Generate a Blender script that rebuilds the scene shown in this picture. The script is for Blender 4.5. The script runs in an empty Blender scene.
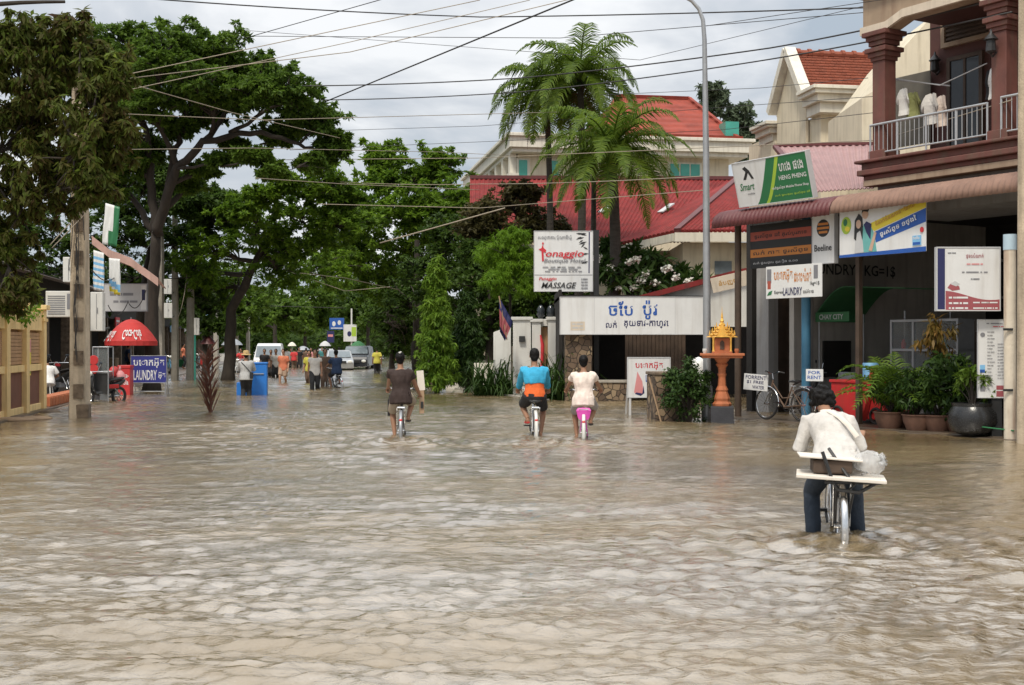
import bpy, bmesh, math, random
import numpy as np
from mathutils import Vector, Matrix, noise as mnoise
rnd = random.Random(7)
NR = np.random.default_rng(11)
SC = bpy.context.scene
COL = SC.collection
PI = math.pi
F, H, HY = 1280.0, 1.65, 345.0            # focal length in pixels, eye height, horizon row

def rad(a): return math.radians(a)
def at(px, py, Y): return Vector(((px-512)/F*Y, Y, H+(HY-py)/F*Y))
def gnd(px, py):
    Y = F*H/(py-HY)
    return Vector(((px-512)/F*Y, Y, 0))
def V(*a): return Vector(a)
# right-hand row of shops: local x to the right along the kerb, y into the buildings
RLOC = gnd(990, 440); RROT = math.atan2(-.8536, .521)
# left-hand row: local x runs away along the kerb, y into the shops
LLOC = gnd(80, 418); LROT = math.atan2(.986, -.168)
def on_line(px, py, t, loc, rot):
    k = (px-512)/F
    n = Vector((-math.sin(rot), math.cos(rot))); u = Vector((math.cos(rot), math.sin(rot)))
    l2 = Vector((loc.x, loc.y))
    Y = (t+l2.dot(n))/(k*n.x+n.y)
    return (Vector((k*Y, Y))-l2).dot(u), H+(HY-py)/F*Y
def rx(px, t): return on_line(px, 0, t, RLOC, RROT)[0]
def rz(px, py, t): return on_line(px, py, t, RLOC, RROT)[1]
def lx(px, t): return on_line(px, 0, t, LLOC, LROT)[0]
def lz(px, py, t): return on_line(px, py, t, LLOC, LROT)[1]
def RW(x, t, z=0): return RLOC+Matrix.Rotation(RROT, 3, 'Z')@Vector((x, t, z))
def LW(x, t, z=0): return LLOC+Matrix.Rotation(LROT, 3, 'Z')@Vector((x, t, z))

# ---------------------------------------------------------------- object helpers
def tag(o, label=None, cat=None, group=None, kind=None):
    if label: o['label'] = label
    if cat: o['category'] = cat
    if group: o['group'] = group
    if kind: o['kind'] = kind
    return o
def thing(name, label, cat, loc=(0, 0, 0), rotz=0.0, group=None):
    o = bpy.data.objects.new(name, None); COL.objects.link(o)
    o.empty_display_size = .2
    o.location = loc; o.rotation_euler = (0, 0, rotz)
    return tag(o, label, cat, group)
def copy_tree(o, parent=None):
    c = o.copy(); COL.objects.link(c)
    if parent: c.parent = parent
    for ch in list(o.children): copy_tree(ch, c)
    return c
_txt = {}
def text_mesh(s):
    if s not in _txt:
        c = bpy.data.curves.new('t', 'FONT'); c.body = s; c.resolution_u = 2; c.offset = .014
        o = bpy.data.objects.new('t', c); COL.objects.link(o)
        m = bpy.data.meshes.new_from_object(o.evaluated_get(bpy.context.evaluated_depsgraph_get()))
        vs = [v.co.copy() for v in m.vertices]; fs = [tuple(p.vertices) for p in m.polygons]
        bpy.data.objects.remove(o); bpy.data.curves.remove(c); bpy.data.meshes.remove(m)
        x0 = min(v.x for v in vs); x1 = max(v.x for v in vs); y0 = min(v.y for v in vs); y1 = max(v.y for v in vs)
        _txt[s] = ([((v.x-x0)/max(x1-x0, 1e-6)-.5, (v.y-y0)/max(y1-y0, 1e-6)-.5) for v in vs], fs)
    return _txt[s]

class MB:
    def __init__(s, off=(0, 0, 0)):
        s.v = []; s.f = []; s.m = []; s.off = Vector(off)
    def add(s, vs, fs, m=0):
        b = len(s.v); s.v += [tuple(v) for v in vs]
        s.f += [tuple(b+i for i in f) for f in fs]; s.m += [m]*len(fs); return s
    def box(s, x0, x1, y0, y1, z0, z1, m=0):
        v = [(x, y, z) for z in (z0, z1) for y in (y0, y1) for x in (x0, x1)]
        return s.add(v, [(0, 2, 3, 1), (4, 5, 7, 6), (0, 1, 5, 4), (2, 6, 7, 3), (0, 4, 6, 2), (1, 3, 7, 5)], m)
    def obox(s, c, size, rot=None, m=0):
        c = Vector(c); q = rot or Matrix.Identity(3)
        v = [c+q@Vector((x*size[0]/2, y*size[1]/2, z*size[2]/2)) for z in (-1, 1) for y in (-1, 1) for x in (-1, 1)]
        return s.add(v, [(0, 2, 3, 1), (4, 5, 7, 6), (0, 1, 5, 4), (2, 6, 7, 3), (0, 4, 6, 2), (1, 3, 7, 5)], m)
    def bar(s, a, b, w, h, m=0):
        a = Vector(a); b = Vector(b); d = b-a; L = d.length; d.normalize()
        up = Vector((0, 0, 1)) if abs(d.z) < .95 else Vector((0, 1, 0))
        r = d.cross(up).normalized(); u = r.cross(d)
        return s.obox((a+b)/2, (w, L, h), Matrix((r, d, u)).transposed(), m)
    def loft(s, rings, n=12, m=0, caps=True):
        # rings: (centre, vector a, vector b) ellipses
        vs = []
        for c, a, b in rings:
            c = Vector(c)
            for i in range(n):
                t = 2*PI*i/n
                vs.append(c+Vector(a)*math.cos(t)+Vector(b)*math.sin(t))
        k = len(rings); fs = []
        for j in range(k-1):
            for i in range(n):
                i2 = (i+1) % n
                fs.append((j*n+i, j*n+i2, (j+1)*n+i2, (j+1)*n+i))
        if caps:
            fs.append(tuple(range(n))[::-1]); fs.append(tuple((k-1)*n+i for i in range(n)))
        return s.add(vs, fs, m)
    def tube(s, pts, r, n=8, m=0, caps=True, flat=1.0, side=None):
        pts = [Vector(p) for p in pts]; k = len(pts)
        rs = list(r) if isinstance(r, (list, tuple)) else [r]*k
        rings = []; ref = None
        for i in range(k):
            d = (pts[min(i+1, k-1)]-pts[max(i-1, 0)])
            if d.length < 1e-9: d = Vector((0, 0, 1))
            d.normalize()
            if side is not None: a = Vector(side)
            elif ref is None: a = d.orthogonal()
            else: a = ref
            a = a-d*a.dot(d)
            if a.length < 1e-6: a = d.orthogonal()
            a.normalize(); ref = a; b = d.cross(a)
            rings.append((pts[i], a*rs[i], b*rs[i]*flat))
        return s.loft(rings, n, m, caps)
    def lathe(s, prof, c=(0, 0, 0), n=16, m=0, axis='z', caps=True):
        c = Vector(c)
        A = {'z': (V(1, 0, 0), V(0, 1, 0), V(0, 0, 1)), 'x': (V(0, 1, 0), V(0, 0, 1), V(1, 0, 0)), 'y': (V(0, 0, 1), V(1, 0, 0), V(0, 1, 0))}[axis]
        return s.loft([(c+A[2]*z, A[0]*r, A[1]*r) for r, z in prof], n, m, caps)
    def ell(s, c, r, rot=None, n=12, k=8, m=0):
        q = rot or Matrix.Identity(3); c = Vector(c)
        rings = []
        for j in range(k+1):
            ph = -PI/2+PI*j/k; cr = max(math.cos(ph), .02)
            rings.append((c+q@Vector((0, 0, math.sin(ph)*r[2])), q@Vector((r[0]*cr, 0, 0)), q@Vector((0, r[1]*cr, 0))))
        return s.loft(rings, n, m)
    def prism(s, poly, y0, y1, m=0, plane='xz'):
        n = len(poly)
        if plane == 'xz': v = [(p[0], y0, p[1]) for p in poly]+[(p[0], y1, p[1]) for p in poly]
        elif plane == 'yz': v = [(y0, p[0], p[1]) for p in poly]+[(y1, p[0], p[1]) for p in poly]
        else: v = [(p[0], p[1], y0) for p in poly]+[(p[0], p[1], y1) for p in poly]
        fs = [tuple(range(n)), tuple(range(2*n-1, n-1, -1))]+[(i, n+i, n+(i+1) % n, (i+1) % n) for i in range(n)]
        return s.add(v, fs, m)
    def slab(s, quad, th, m=0):
        q = [Vector(p) for p in quad]
        n = (q[1]-q[0]).cross(q[-1]-q[0]).normalized()*th
        k = len(q); v = q+[p-n for p in q]
        return s.add(v, [tuple(range(k)), tuple(range(2*k-1, k-1, -1))]+[(i, k+i, k+(i+1) % k, (i+1) % k) for i in range(k)], m)
    def torus(s, c, R, r, n=28, k=8, m=0, axis='x'):
        c = Vector(c); e1, e2, e3 = {'x': (V(0, 1, 0), V(0, 0, 1), V(1, 0, 0)), 'y': (V(1, 0, 0), V(0, 0, 1), V(0, 1, 0)), 'z': (V(1, 0, 0), V(0, 1, 0), V(0, 0, 1))}[axis]
        vs = []; fs = []
        for i in range(n):
            t = 2*PI*i/n; d = e1*math.cos(t)+e2*math.sin(t)
            for j in range(k):
                p = 2*PI*j/k; vs.append(c+d*(R+r*math.cos(p))+e3*r*math.sin(p))
        for i in range(n):
            for j in range(k):
                fs.append((i*k+j, i*k+(j+1) % k, ((i+1) % n)*k+(j+1) % k, ((i+1) % n)*k+j))
        return s.add(vs, fs, m)
    def text(s, t, cx, cz, w, h, y=0.0, th=.003, m=0, skew=0, rot=0):
        vs, fs = text_mesh(t)
        c, sn = math.cos(rot), math.sin(rot)
        P = []
        for a, b in vs:
            X = a*w+b*h*skew; Z = b*h
            P.append((cx+X*c-Z*sn, y, cz+X*sn+Z*c))
        return s.add(P, fs, m)
    def arr(s, verts, faces_per=4, m=0):
        return s
    def build(s, name, mats, parent=None, loc=(0, 0, 0), rotz=0.0, smooth=None, bevel=0, label=None):
        mats = mats if isinstance(mats, (list, tuple)) else [mats]
        vs = np.array(s.v, dtype=np.float64).reshape(-1, 3)-np.array(s.off)
        me = bpy.data.meshes.new(name)
        o = bpy.data.objects.new(name, me); COL.objects.link(o)
        if parent is None:
            mn = vs.min(0); mx = vs.max(0)
            c = np.array([(mn[0]+mx[0])/2, (mn[1]+mx[1])/2, mn[2]])
            vs = vs-c
            o.location = Vector(loc)+Matrix.Rotation(rotz, 3, 'Z')@Vector(c)
            o.rotation_euler = (0, 0, rotz)
        else: o.parent = parent
        me.from_pydata(vs.tolist(), [], s.f)
        for mm in mats: me.materials.append(mm)
        if len(mats) > 1: me.polygons.foreach_set('material_index', s.m)
        if smooth:
            me.polygons.foreach_set('use_smooth', [True]*len(s.f))
            if smooth < 179: me.set_sharp_from_angle(angle=rad(smooth))
        bm = bmesh.new(); bm.from_mesh(me); bmesh.ops.recalc_face_normals(bm, faces=bm.faces); bm.to_mesh(me); bm.free()
        if bevel:
            b = o.modifiers.new('edge', 'BEVEL'); b.width = bevel; b.segments = 2; b.limit_method = 'ANGLE'
        if label: o['label'] = label
        return o

def quads_object(name, verts, mats, parent=None, tri=False, loc=None):
    """verts (N,4,3) -> one mesh of separate small faces"""
    verts = np.asarray(verts, dtype=np.float32)
    n, k = verts.shape[0], verts.shape[1]
    me = bpy.data.meshes.new(name)
    me.vertices.add(n*k); me.vertices.foreach_set('co', verts.reshape(-1))
    me.loops.add(n*k); me.loops.foreach_set('vertex_index', np.arange(n*k, dtype=np.int32))
    me.polygons.add(n); me.polygons.foreach_set('loop_start', np.arange(0, n*k, k, dtype=np.int32))
    me.polygons.foreach_set('loop_total', np.full(n, k, dtype=np.int32))
    me.update(calc_edges=True)
    for mm in (mats if isinstance(mats, (list, tuple)) else [mats]): me.materials.append(mm)
    o = bpy.data.objects.new(name, me); COL.objects.link(o)
    if parent: o.parent = parent
    elif loc is not None: o.location = loc
    return o

# ---------------------------------------------------------------- materials
def mat(name, col, rough=.7, var=.15, scale=3.0, bump=0.0, bscale=None, metal=0.0, streak=0.0, dirt=(.12, .09, .06), spec=.5, patch=0.0, stretch=(1, 1, 1)):
    m = bpy.data.materials.new(name); m.use_nodes = True
    nt = m.node_tree; N = nt.nodes; L = nt.links; p = N['Principled BSDF']
    p.inputs['Roughness'].default_value = rough; p.inputs['Metallic'].default_value = metal
    p.inputs['Specular IOR Level'].default_value = spec
    tc = N.new('ShaderNodeTexCoord'); mp = N.new('ShaderNodeMapping'); mp.inputs['Scale'].default_value = stretch
    L.new(tc.outputs['Object'], mp.inputs['Vector'])
    nz = N.new('ShaderNodeTexNoise'); nz.inputs['Scale'].default_value = scale; nz.inputs['Detail'].default_value = 6; nz.inputs['Roughness'].default_value = .65
    L.new(mp.outputs[0], nz.inputs['Vector'])
    rp = N.new('ShaderNodeValToRGB'); rp.color_ramp.elements[0].position = .3; rp.color_ramp.elements[1].position = .7
    rp.color_ramp.elements[0].color = [max(0, c*(1-var)) for c in col]+[1]
    rp.color_ramp.elements[1].color = [min(1, c*(1+var)) for c in col]+[1]
    L.new(nz.outputs['Fac'], rp.inputs['Fac']); out = rp.outputs['Color']
    if streak:
        m2 = N.new('ShaderNodeMapping'); m2.inputs['Scale'].default_value = (5, 5, .5); L.new(tc.outputs['Object'], m2.inputs['Vector'])
        n2 = N.new('ShaderNodeTexNoise'); n2.inputs['Scale'].default_value = 1.3; n2.inputs['Detail'].default_value = 7; L.new(m2.outputs[0], n2.inputs['Vector'])
        r2 = N.new('ShaderNodeMapRange'); r2.inputs['From Min'].default_value = .48; r2.inputs['From Max'].default_value = .75; r2.inputs['To Max'].default_value = streak
        L.new(n2.outputs['Fac'], r2.inputs['Value'])
        mx = N.new('ShaderNodeMix'); mx.data_type = 'RGBA'; L.new(r2.outputs[0], mx.inputs['Factor']); L.new(out, mx.inputs['A']); mx.inputs['B'].default_value = (*dirt, 1)
        out = mx.outputs['Result']
    L.new(out, p.inputs['Base Color'])
    if bump:
        nb = N.new('ShaderNodeTexNoise'); nb.inputs['Scale'].default_value = bscale or scale*8; nb.inputs['Detail'].default_value = 5
        L.new(mp.outputs[0], nb.inputs['Vector'])
        bp = N.new('ShaderNodeBump'); bp.inputs['Strength'].default_value = bump; bp.inputs['Distance'].default_value = .03
        L.new(nb.outputs['Fac'], bp.inputs['Height']); L.new(bp.outputs['Normal'], p.inputs['Normal'])
        rm = N.new('ShaderNodeMapRange'); rm.inputs['To Min'].default_value = max(rough-.12, .03); rm.inputs['To Max'].default_value = min(rough+.12, 1)
        L.new(nb.outputs['Fac'], rm.inputs['Value']); L.new(rm.outputs[0], p.inputs['Roughness'])
    return m
def leafmat(name, c1, c2, c3=None, trans=.3, rough=.5, p3=.9):
    m = bpy.data.materials.new(name); m.use_nodes = True
    nt = m.node_tree; N = nt.nodes; L = nt.links; p = N['Principled BSDF']
    g = N.new('ShaderNodeNewGeometry'); rp = N.new('ShaderNodeValToRGB')
    e = rp.color_ramp.elements; e[0].color = (*c1, 1); e[1].color = (*c2, 1)
    if c3: x = e.new(p3); x.color = (*c2, 1); e[-1].color = (*c3, 1)
    tc = N.new('ShaderNodeTexCoord'); nz = N.new('ShaderNodeTexNoise'); nz.inputs['Scale'].default_value = .7; L.new(tc.outputs['Object'], nz.inputs['Vector'])
    mx = N.new('ShaderNodeMath'); mx.operation = 'MULTIPLY_ADD'; mx.inputs[1].default_value = .6
    ad = N.new('ShaderNodeMath'); ad.operation = 'MULTIPLY_ADD'; ad.inputs[1].default_value = 1.4; ad.inputs[2].default_value = -.5
    L.new(nz.outputs['Fac'], ad.inputs[0]); L.new(g.outputs['Random Per Island'], mx.inputs[0])
    sc = N.new('ShaderNodeMath'); sc.operation = 'MULTIPLY'; sc.inputs[1].default_value = .6; L.new(ad.outputs[0], sc.inputs[0]); L.new(sc.outputs[0], mx.inputs[2])
    L.new(mx.outputs[0], rp.inputs['Fac']); L.new(rp.outputs[0], p.inputs['Base Color'])
    p.inputs['Roughness'].default_value = rough; p.inputs['Specular IOR Level'].default_value = .22
    t = N.new('ShaderNodeBsdfTranslucent'); L.new(rp.outputs[0], t.inputs['Color'])
    ms = N.new('ShaderNodeMixShader'); ms.inputs[0].default_value = trans
    L.new(p.outputs[0], ms.inputs[1]); L.new(t.outputs[0], ms.inputs[2]); L.new(ms.outputs[0], N['Material Output'].inputs['Surface'])
    return m
def glassmat(name, col=(.03, .035, .04), rough=.08):
    m = mat(name, col, rough, .1); return m
def banded(m, scale, axis, strength, dist=.05, wave='SIN'):
    """adds a real-height-like corrugation or tile bump to a material"""
    nt = m.node_tree; N = nt.nodes; L = nt.links; p = N['Principled BSDF']
    tc = N.new('ShaderNodeTexCoord'); w = N.new('ShaderNodeTexWave'); w.bands_direction = axis; w.wave_profile = wave
    w.inputs['Scale'].default_value = scale; w.inputs['Distortion'].default_value = .3; w.inputs['Detail'].default_value = 1
    L.new(tc.outputs['Object'], w.inputs['Vector'])
    b = N.new('ShaderNodeBump'); b.inputs['Strength'].default_value = strength; b.inputs['Distance'].default_value = dist
    L.new(w.outputs['Fac'], b.inputs['Height'])
    old = p.inputs['Normal'].links
    if old: L.new(old[0].from_socket, b.inputs['Normal'])
    L.new(b.outputs[0], p.inputs['Normal'])
    return m

M = {}
def dm(k, *a, **kw): M[k] = mat(k, *a, **kw)
dm('cream', (.68, .6, .45), .8, .1, .8, .15, streak=.42, dirt=(.3, .24, .15))
dm('cream_trim', (.7, .66, .56), .7, .08, 1.5, .1, streak=.35, dirt=(.25, .2, .15))
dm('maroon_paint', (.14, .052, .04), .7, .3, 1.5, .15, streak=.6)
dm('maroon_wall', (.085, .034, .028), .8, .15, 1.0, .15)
dm('beige_paint', (.35, .26, .18), .75, .15, 1.5, .15, streak=.6, dirt=(.2, .12, .08))
dm('pale_beige', (.62, .53, .42), .7, .1, 2, .1, streak=.3)
dm('white_paint', (.64, .63, .59), .6, .06, 2, .08, streak=.35, dirt=(.35, .3, .24))
dm('white_board', (.68, .68, .67), .5, .05, 2.0, .04, streak=.38, dirt=(.45, .42, .38))
dm('white_cloth', (.76, .75, .72), .85, .06, 6, .15)
dm('grey_wall', (.3, .29, .28), .85, .15, 1.2, .2, streak=.4)
dm('shop_wall', (.42, .39, .35), .85, .15, 1.2, .2, streak=.3)
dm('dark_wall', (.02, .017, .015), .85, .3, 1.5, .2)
dm('dark_wood', (.07, .045, .03), .7, .3, 3, .2)
dm('concrete', (.36, .33, .28), .9, .18, 3, .35, streak=.5)
dm('pole_concrete', (.48, .39, .28), .92, .2, 4, .4, streak=.6, dirt=(.14, .11, .08))
dm('wet_paving', (.10, .075, .052), .35, .3, 1.5, .3)
dm('mud', (.16, .115, .07), .8, .25, .6, .4)
dm('tan_awning', (.25, .15, .11), .8, .2, 2.5, .15, streak=.6, dirt=(.2, .12, .09))
dm('maroon_awning', (.12, .03, .03), .5, .15, 3, .12, streak=.35, dirt=(.07, .03, .03))
dm('pink_roof', (.34, .2, .19), .55, .12, 2, .1, streak=.35, dirt=(.3, .12, .12))
dm('red_metal_roof', (.22, .03, .028), .78, .35, .8, .1, streak=.75, dirt=(.12, .035, .03), spec=.2)
dm('red_tile_roof', (.26, .045, .026), .85, .35, 1.2, .2, streak=.55, dirt=(.22, .05, .03)); banded(M['red_tile_roof'], .9, 'Z', .9)
dm('orange_tile', (.25, .065, .032), .75, .2, 3, .2, streak=.3, dirt=(.15, .06, .04))
dm('galvanised', (.36, .37, .38), .45, .12, 4, .08, metal=.6)
dm('steel_light', (.5, .5, .5), .4, .1, 5, .05, metal=.7)
dm('chrome', (.7, .7, .7), .18, .1, 5, metal=1)
dm('black_metal', (.02, .02, .02), .45, .3, 5, .1)
dm('black_rubber', (.025, .023, .022), .7, .2, 6, .1)
dm('black_plastic', (.03, .03, .03), .4, .2, 5)
dm('black_print', (.02, .02, .02), .5, .1)
dm('dark_glass', (.03, .035, .04), .1, .2)
dm('grey_glass', (.16, .19, .21), .08, .2)
dm('green_glass', (.06, .33, .26), .2, .12, 2)
dm('blue_print', (.02, .09, .36), .5, .08)
dm('navy_print', (.02, .022, .09), .5, .08)
dm('red_print', (.55, .03, .04), .5, .08)
dm('brown_print', (.38, .08, .05), .5, .1)
dm('pink_print', (.62, .25, .25), .5, .08)
dm('maroon_print', (.32, .08, .09), .5, .08)
dm('grey_print', (.2, .2, .215), .5, .1)
dm('light_grey', (.5, .5, .5), .55, .08)
dm('orange_print', (.55, .2, .04), .5, .08)
dm('gold_print', (.5, .26, .05), .5, .1)
dm('yellow_print', (.72, .58, .05), .5, .06)
dm('green_print', (.025, .16, .06), .45, .08)
dm('lime_print', (.35, .5, .05), .5, .08)
dm('teal_print', (.14, .4, .38), .5, .08)
dm('sky_print', (.2, .45, .7), .5, .08)
dm('skin_print', (.55, .36, .26), .5, .08)
dm('blue_paint', (.06, .2, .32), .5, .15, 3, .1, streak=.3)
dm('sign_blue', (.025, .03, .2), .5, .1, 3, .05)
dm('red_plastic', (.5, .03, .03), .4, .12, 3, .05, streak=.25)
dm('red_cloth', (.5, .035, .03), .7, .12, 3, .1)
dm('blue_plastic', (.02, .17, .55), .4, .12, 3, .05)
dm('green_cloth', (.04, .16, .06), .75, .15, 2, .1)
dm('terracotta', (.42, .13, .05), .7, .15, 4, .15, streak=.3)
dm('gold', (.75, .42, .08), .45, .2, 8, .15, metal=.25)
dm('stone', (.15, .11, .075), .9, .5, 6, .6, 9)
dm('dark_block', (.03, .03, .035), .6, .3, 4, .2)
dm('pot_clay', (.14, .07, .045), .8, .25, 5, .3)
dm('pot_black', (.02, .02, .02), .25, .3, 5, .1)
dm('fence_yellow', (.8, .58, .27), .75, .1, 2, .15, streak=.4, dirt=(.25, .16, .08))
dm('fence_panel', (.42, .25, .13), .8, .15, 3, .2)
dm('fence_dark', (.17, .07, .045), .8, .2, 3, .2)
dm('pink_tarp', (.48, .3, .25), .8, .15, 3, .15, streak=.4)
dm('banner_white', (.7, .7, .68), .7, .06, 3, .08)
dm('bark', (.038, .03, .023), .95, .35, 5, .7, 12, stretch=(1, 1, .3))
dm('palm_bark', (.05, .042, .034), .95, .35, 4, .7, 10, stretch=(.5, .5, 3))
dm('wire', (.03, .028, .027), .6, .1)
dm('wire_pale', (.32, .27, .2), .6, .1)
dm('skin', (.30, .155, .09), .55, .08, 6)
dm('skin_light', (.42, .235, .15), .55, .08, 6)
dm('hair', (.006, .005, .0045), .6, .3, 30, .2, 60, spec=.18)
dm('car_dark', (.03, .033, .04), .25, .1); dm('car_silver', (.45, .46, .47), .3, .08, metal=.5); dm('car_white', (.7, .7, .7), .3, .05)
dm('lamp_lens', (.7, .7, .65), .15, .1); dm('red_lens', (.5, .02, .02), .2, .1)
dm('foam', (.68, .62, .54), .8, .05, 8, .1)
dm('straw', (.45, .31, .14), .9, .2, 12, .3)
dm('cardboard', (.34, .23, .14), .85, .12, 5, .1)
def stonemat(name, cells):
    m = M['stone'] if False else mat(name, (.15, .11, .075), .9, .5, 6, .6, 9)
    N = m.node_tree.nodes; L = m.node_tree.links; p = N['Principled BSDF']; tc = N.new('ShaderNodeTexCoord')
    v = N.new('ShaderNodeTexVoronoi'); v.inputs['Scale'].default_value = cells; L.new(tc.outputs['Object'], v.inputs['Vector'])
    d = N.new('ShaderNodeTexVoronoi'); d.feature = 'DISTANCE_TO_EDGE'; d.inputs['Scale'].default_value = cells; L.new(tc.outputs['Object'], d.inputs['Vector'])
    r = N.new('ShaderNodeValToRGB'); e = r.color_ramp.elements; e[0].color = (.05, .035, .025, 1); e[1].color = (.34, .25, .15, 1); x = e.new(.5); x.color = (.15, .10, .065, 1)
    L.new(v.outputs['Color'], r.inputs['Fac'])
    q = N.new('ShaderNodeMapRange'); q.inputs['From Max'].default_value = .06; L.new(d.outputs['Distance'], q.inputs['Value'])
    x = N.new('ShaderNodeMix'); x.data_type = 'RGBA'; L.new(q.outputs[0], x.inputs['Factor']); x.inputs['A'].default_value = (.035, .03, .024, 1); L.new(r.outputs[0], x.inputs['B']); L.new(x.outputs['Result'], p.inputs['Base Color'])
    b = N.new('ShaderNodeBump'); b.inputs['Distance'].default_value = .06; b.inputs['Strength'].default_value = .8; L.new(q.outputs[0], b.inputs['Height']); L.new(b.outputs[0], p.inputs['Normal']); return m
M['rubble'] = stonemat('rubble', 5.5)
# clothes
for k, c in dict(brown_shirt=(.035, .02, .016), blue_shirt=(.04, .36, .58), orange_shirt=(.72, .13, .025), cream_shirt=(.74, .63, .55), white_shirt=(.54, .51, .47), plaid_shorts=(.33, .27, .2),
                 black_cloth=(.018, .018, .02), denim=(.024, .035, .052), dark_denim=(.022, .028, .04), grey_shorts=(.3, .27, .25), grey_shirt=(.42, .42, .41), coral_shirt=(.62, .19, .1), tan_shorts=(.4, .28, .2),
                 navy_shirt=(.02, .04, .09), yellow_shirt=(.55, .5, .08), red_shirt=(.5, .04, .04), olive_cloth=(.25, .26, .1), brown_cloth=(.12, .075, .05), pink_cloth=(.68, .3, .3), teal_shirt=(.05, .2, .2)).items():
    dm(k, c, .85, .14, 9, .25, 40)
M['plastic_bag'] = mat('plastic_bag', (.75, .75, .74), .25, .05, 10, .4, 20)
def seethrough(m, fac):
    N = m.node_tree.nodes; L = m.node_tree.links
    t = N.new('ShaderNodeBsdfTransparent'); mx = N.new('ShaderNodeMixShader'); mx.inputs[0].default_value = fac
    L.new(N['Principled BSDF'].outputs[0], mx.inputs[1]); L.new(t.outputs[0], mx.inputs[2]); L.new(mx.outputs[0], N['Material Output'].inputs['Surface'])
seethrough(M['plastic_bag'], .62)
M['clear_glass'] = mat('clear_glass', (.3, .33, .33), .05, .05); seethrough(M['clear_glass'], .75)
# leaves
M['leaf_rain'] = leafmat('leaf_rain', (.04, .085, .012), (.15, .24, .03), (.24, .32, .05), .5)
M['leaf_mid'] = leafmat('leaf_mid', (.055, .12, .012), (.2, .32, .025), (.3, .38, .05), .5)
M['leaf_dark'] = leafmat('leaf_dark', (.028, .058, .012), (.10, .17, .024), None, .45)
M['leaf_brown'] = leafmat('leaf_brown', (.085, .045, .02), (.12, .175, .026), (.42, .52, .06), .55, .6, .76)
M['leaf_bamboo'] = leafmat('leaf_bamboo', (.09, .19, .014), (.23, .39, .025), (.3, .42, .04), .45)
M['leaf_bougain'] = leafmat('leaf_bougain', (.055, .05, .02), (.12, .105, .035), (.26, .09, .07), .4)
M['leaf_palm'] = leafmat('leaf_palm', (.05, .10, .014), (.19, .27, .03), (.36, .33, .07), .48, .45)
M['leaf_shrub'] = leafmat('leaf_shrub', (.018, .045, .01), (.06, .11, .02), (.12, .17, .03))
M['leaf_column'] = leafmat('leaf_column', (.08, .17, .018), (.25, .38, .04), None, .45)
M['leaf_lime'] = leafmat('leaf_lime', (.06, .12, .012), (.16, .24, .03), None, .35)
M['leaf_dead'] = leafmat('leaf_dead', (.05, .02, .015), (.13, .05, .03), (.2, .1, .05), .15)
M['leaf_grey'] = leafmat('leaf_grey', (.06, .09, .05), (.16, .2, .12))
M['leaf_orange'] = leafmat('leaf_orange', (.1, .09, .02), (.32, .16, .04))
M['petal'] = leafmat('petal', (.7, .68, .6), (.8, .8, .76), None, .3)
# ---------------------------------------------------------------- camera, sky, sun
cam = bpy.data.cameras.new('camera'); cam.lens = 45.0; cam.sensor_width = 36.0; cam.clip_end = 4000; cam.shift_y = 2.5/1024
co = bpy.data.objects.new('camera', cam); COL.objects.link(co); co.location = (0, 0, H); co.rotation_euler = (PI/2, 0, 0); SC.camera = co
SUN_EL, SUN_AZ = rad(56), rad(200)          # azimuth measured from +Y clockwise
W = bpy.data.worlds.new('World'); SC.world = W; W.use_nodes = True
N = W.node_tree.nodes; L = W.node_tree.links; bg = N['Background']; STR = .1
bg.inputs['Strength'].default_value = STR
sky = N.new('ShaderNodeTexSky'); sky.sky_type = 'NISHITA'; sky.sun_disc = False; sky.sun_elevation = SUN_EL; sky.sun_rotation = SUN_AZ
tc = N.new('ShaderNodeTexCoord'); sp = N.new('ShaderNodeSeparateXYZ'); L.new(tc.outputs['Generated'], sp.inputs[0])
def mth(op, a, b=None):
    n = N.new('ShaderNodeMath'); n.operation = op
    for i, x in enumerate((a, b)):
        if x is None: continue
        if isinstance(x, (int, float)): n.inputs[i].default_value = x
        else: L.new(x, n.inputs[i])
    return n.outputs[0]
zc = mth('MAXIMUM', sp.outputs['Z'], 0.0); dn = mth('ADD', zc, .16)
cb = N.new('ShaderNodeCombineXYZ'); L.new(mth('DIVIDE', sp.outputs['X'], dn), cb.inputs[0]); L.new(mth('DIVIDE', sp.outputs['Y'], dn), cb.inputs[1]); cb.inputs[2].default_value = 3.7
cn = N.new('ShaderNodeTexNoise'); cn.inputs['Scale'].default_value = 1.5; cn.inputs['Detail'].default_value = 7; cn.inputs['Roughness'].default_value = .52; cn.inputs['Distortion'].default_value = .35
L.new(cb.outputs[0], cn.inputs['Vector'])
cr = N.new('ShaderNodeValToRGB'); e = cr.color_ramp.elements
e[0].position = .38; e[0].color = (.40, .46, .525, 1); e[1].position = .62; e[1].color = (.84, .85, .86, 1)
x = e.new(.5); x.color = (.58, .61, .65, 1)
L.new(cn.outputs['Fac'], cr.inputs['Fac'])
br = mth('ADD', mth('MULTIPLY', mth('MULTIPLY', zc, zc), 1.7), 1.13)      # an overcast dome is brighter overhead
mul = N.new('ShaderNodeVectorMath'); mul.operation = 'SCALE'; L.new(cr.outputs['Color'], mul.inputs[0]); L.new(mth('MULTIPLY', br, 1/STR), mul.inputs['Scale'])
mix = N.new('ShaderNodeMix'); mix.data_type = 'RGBA'; mix.inputs['Factor'].default_value = .9
L.new(sky.outputs[0], mix.inputs['A']); L.new(mul.outputs[0], mix.inputs['B']); L.new(mix.outputs['Result'], bg.inputs['Color'])
sl = bpy.data.lights.new('sun', 'SUN'); sl.energy = 2.7; sl.specular_factor = .15; sl.angle = rad(10); sl.color = (1, .92, .79)
so = bpy.data.objects.new('sun', sl); COL.objects.link(so)
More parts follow.
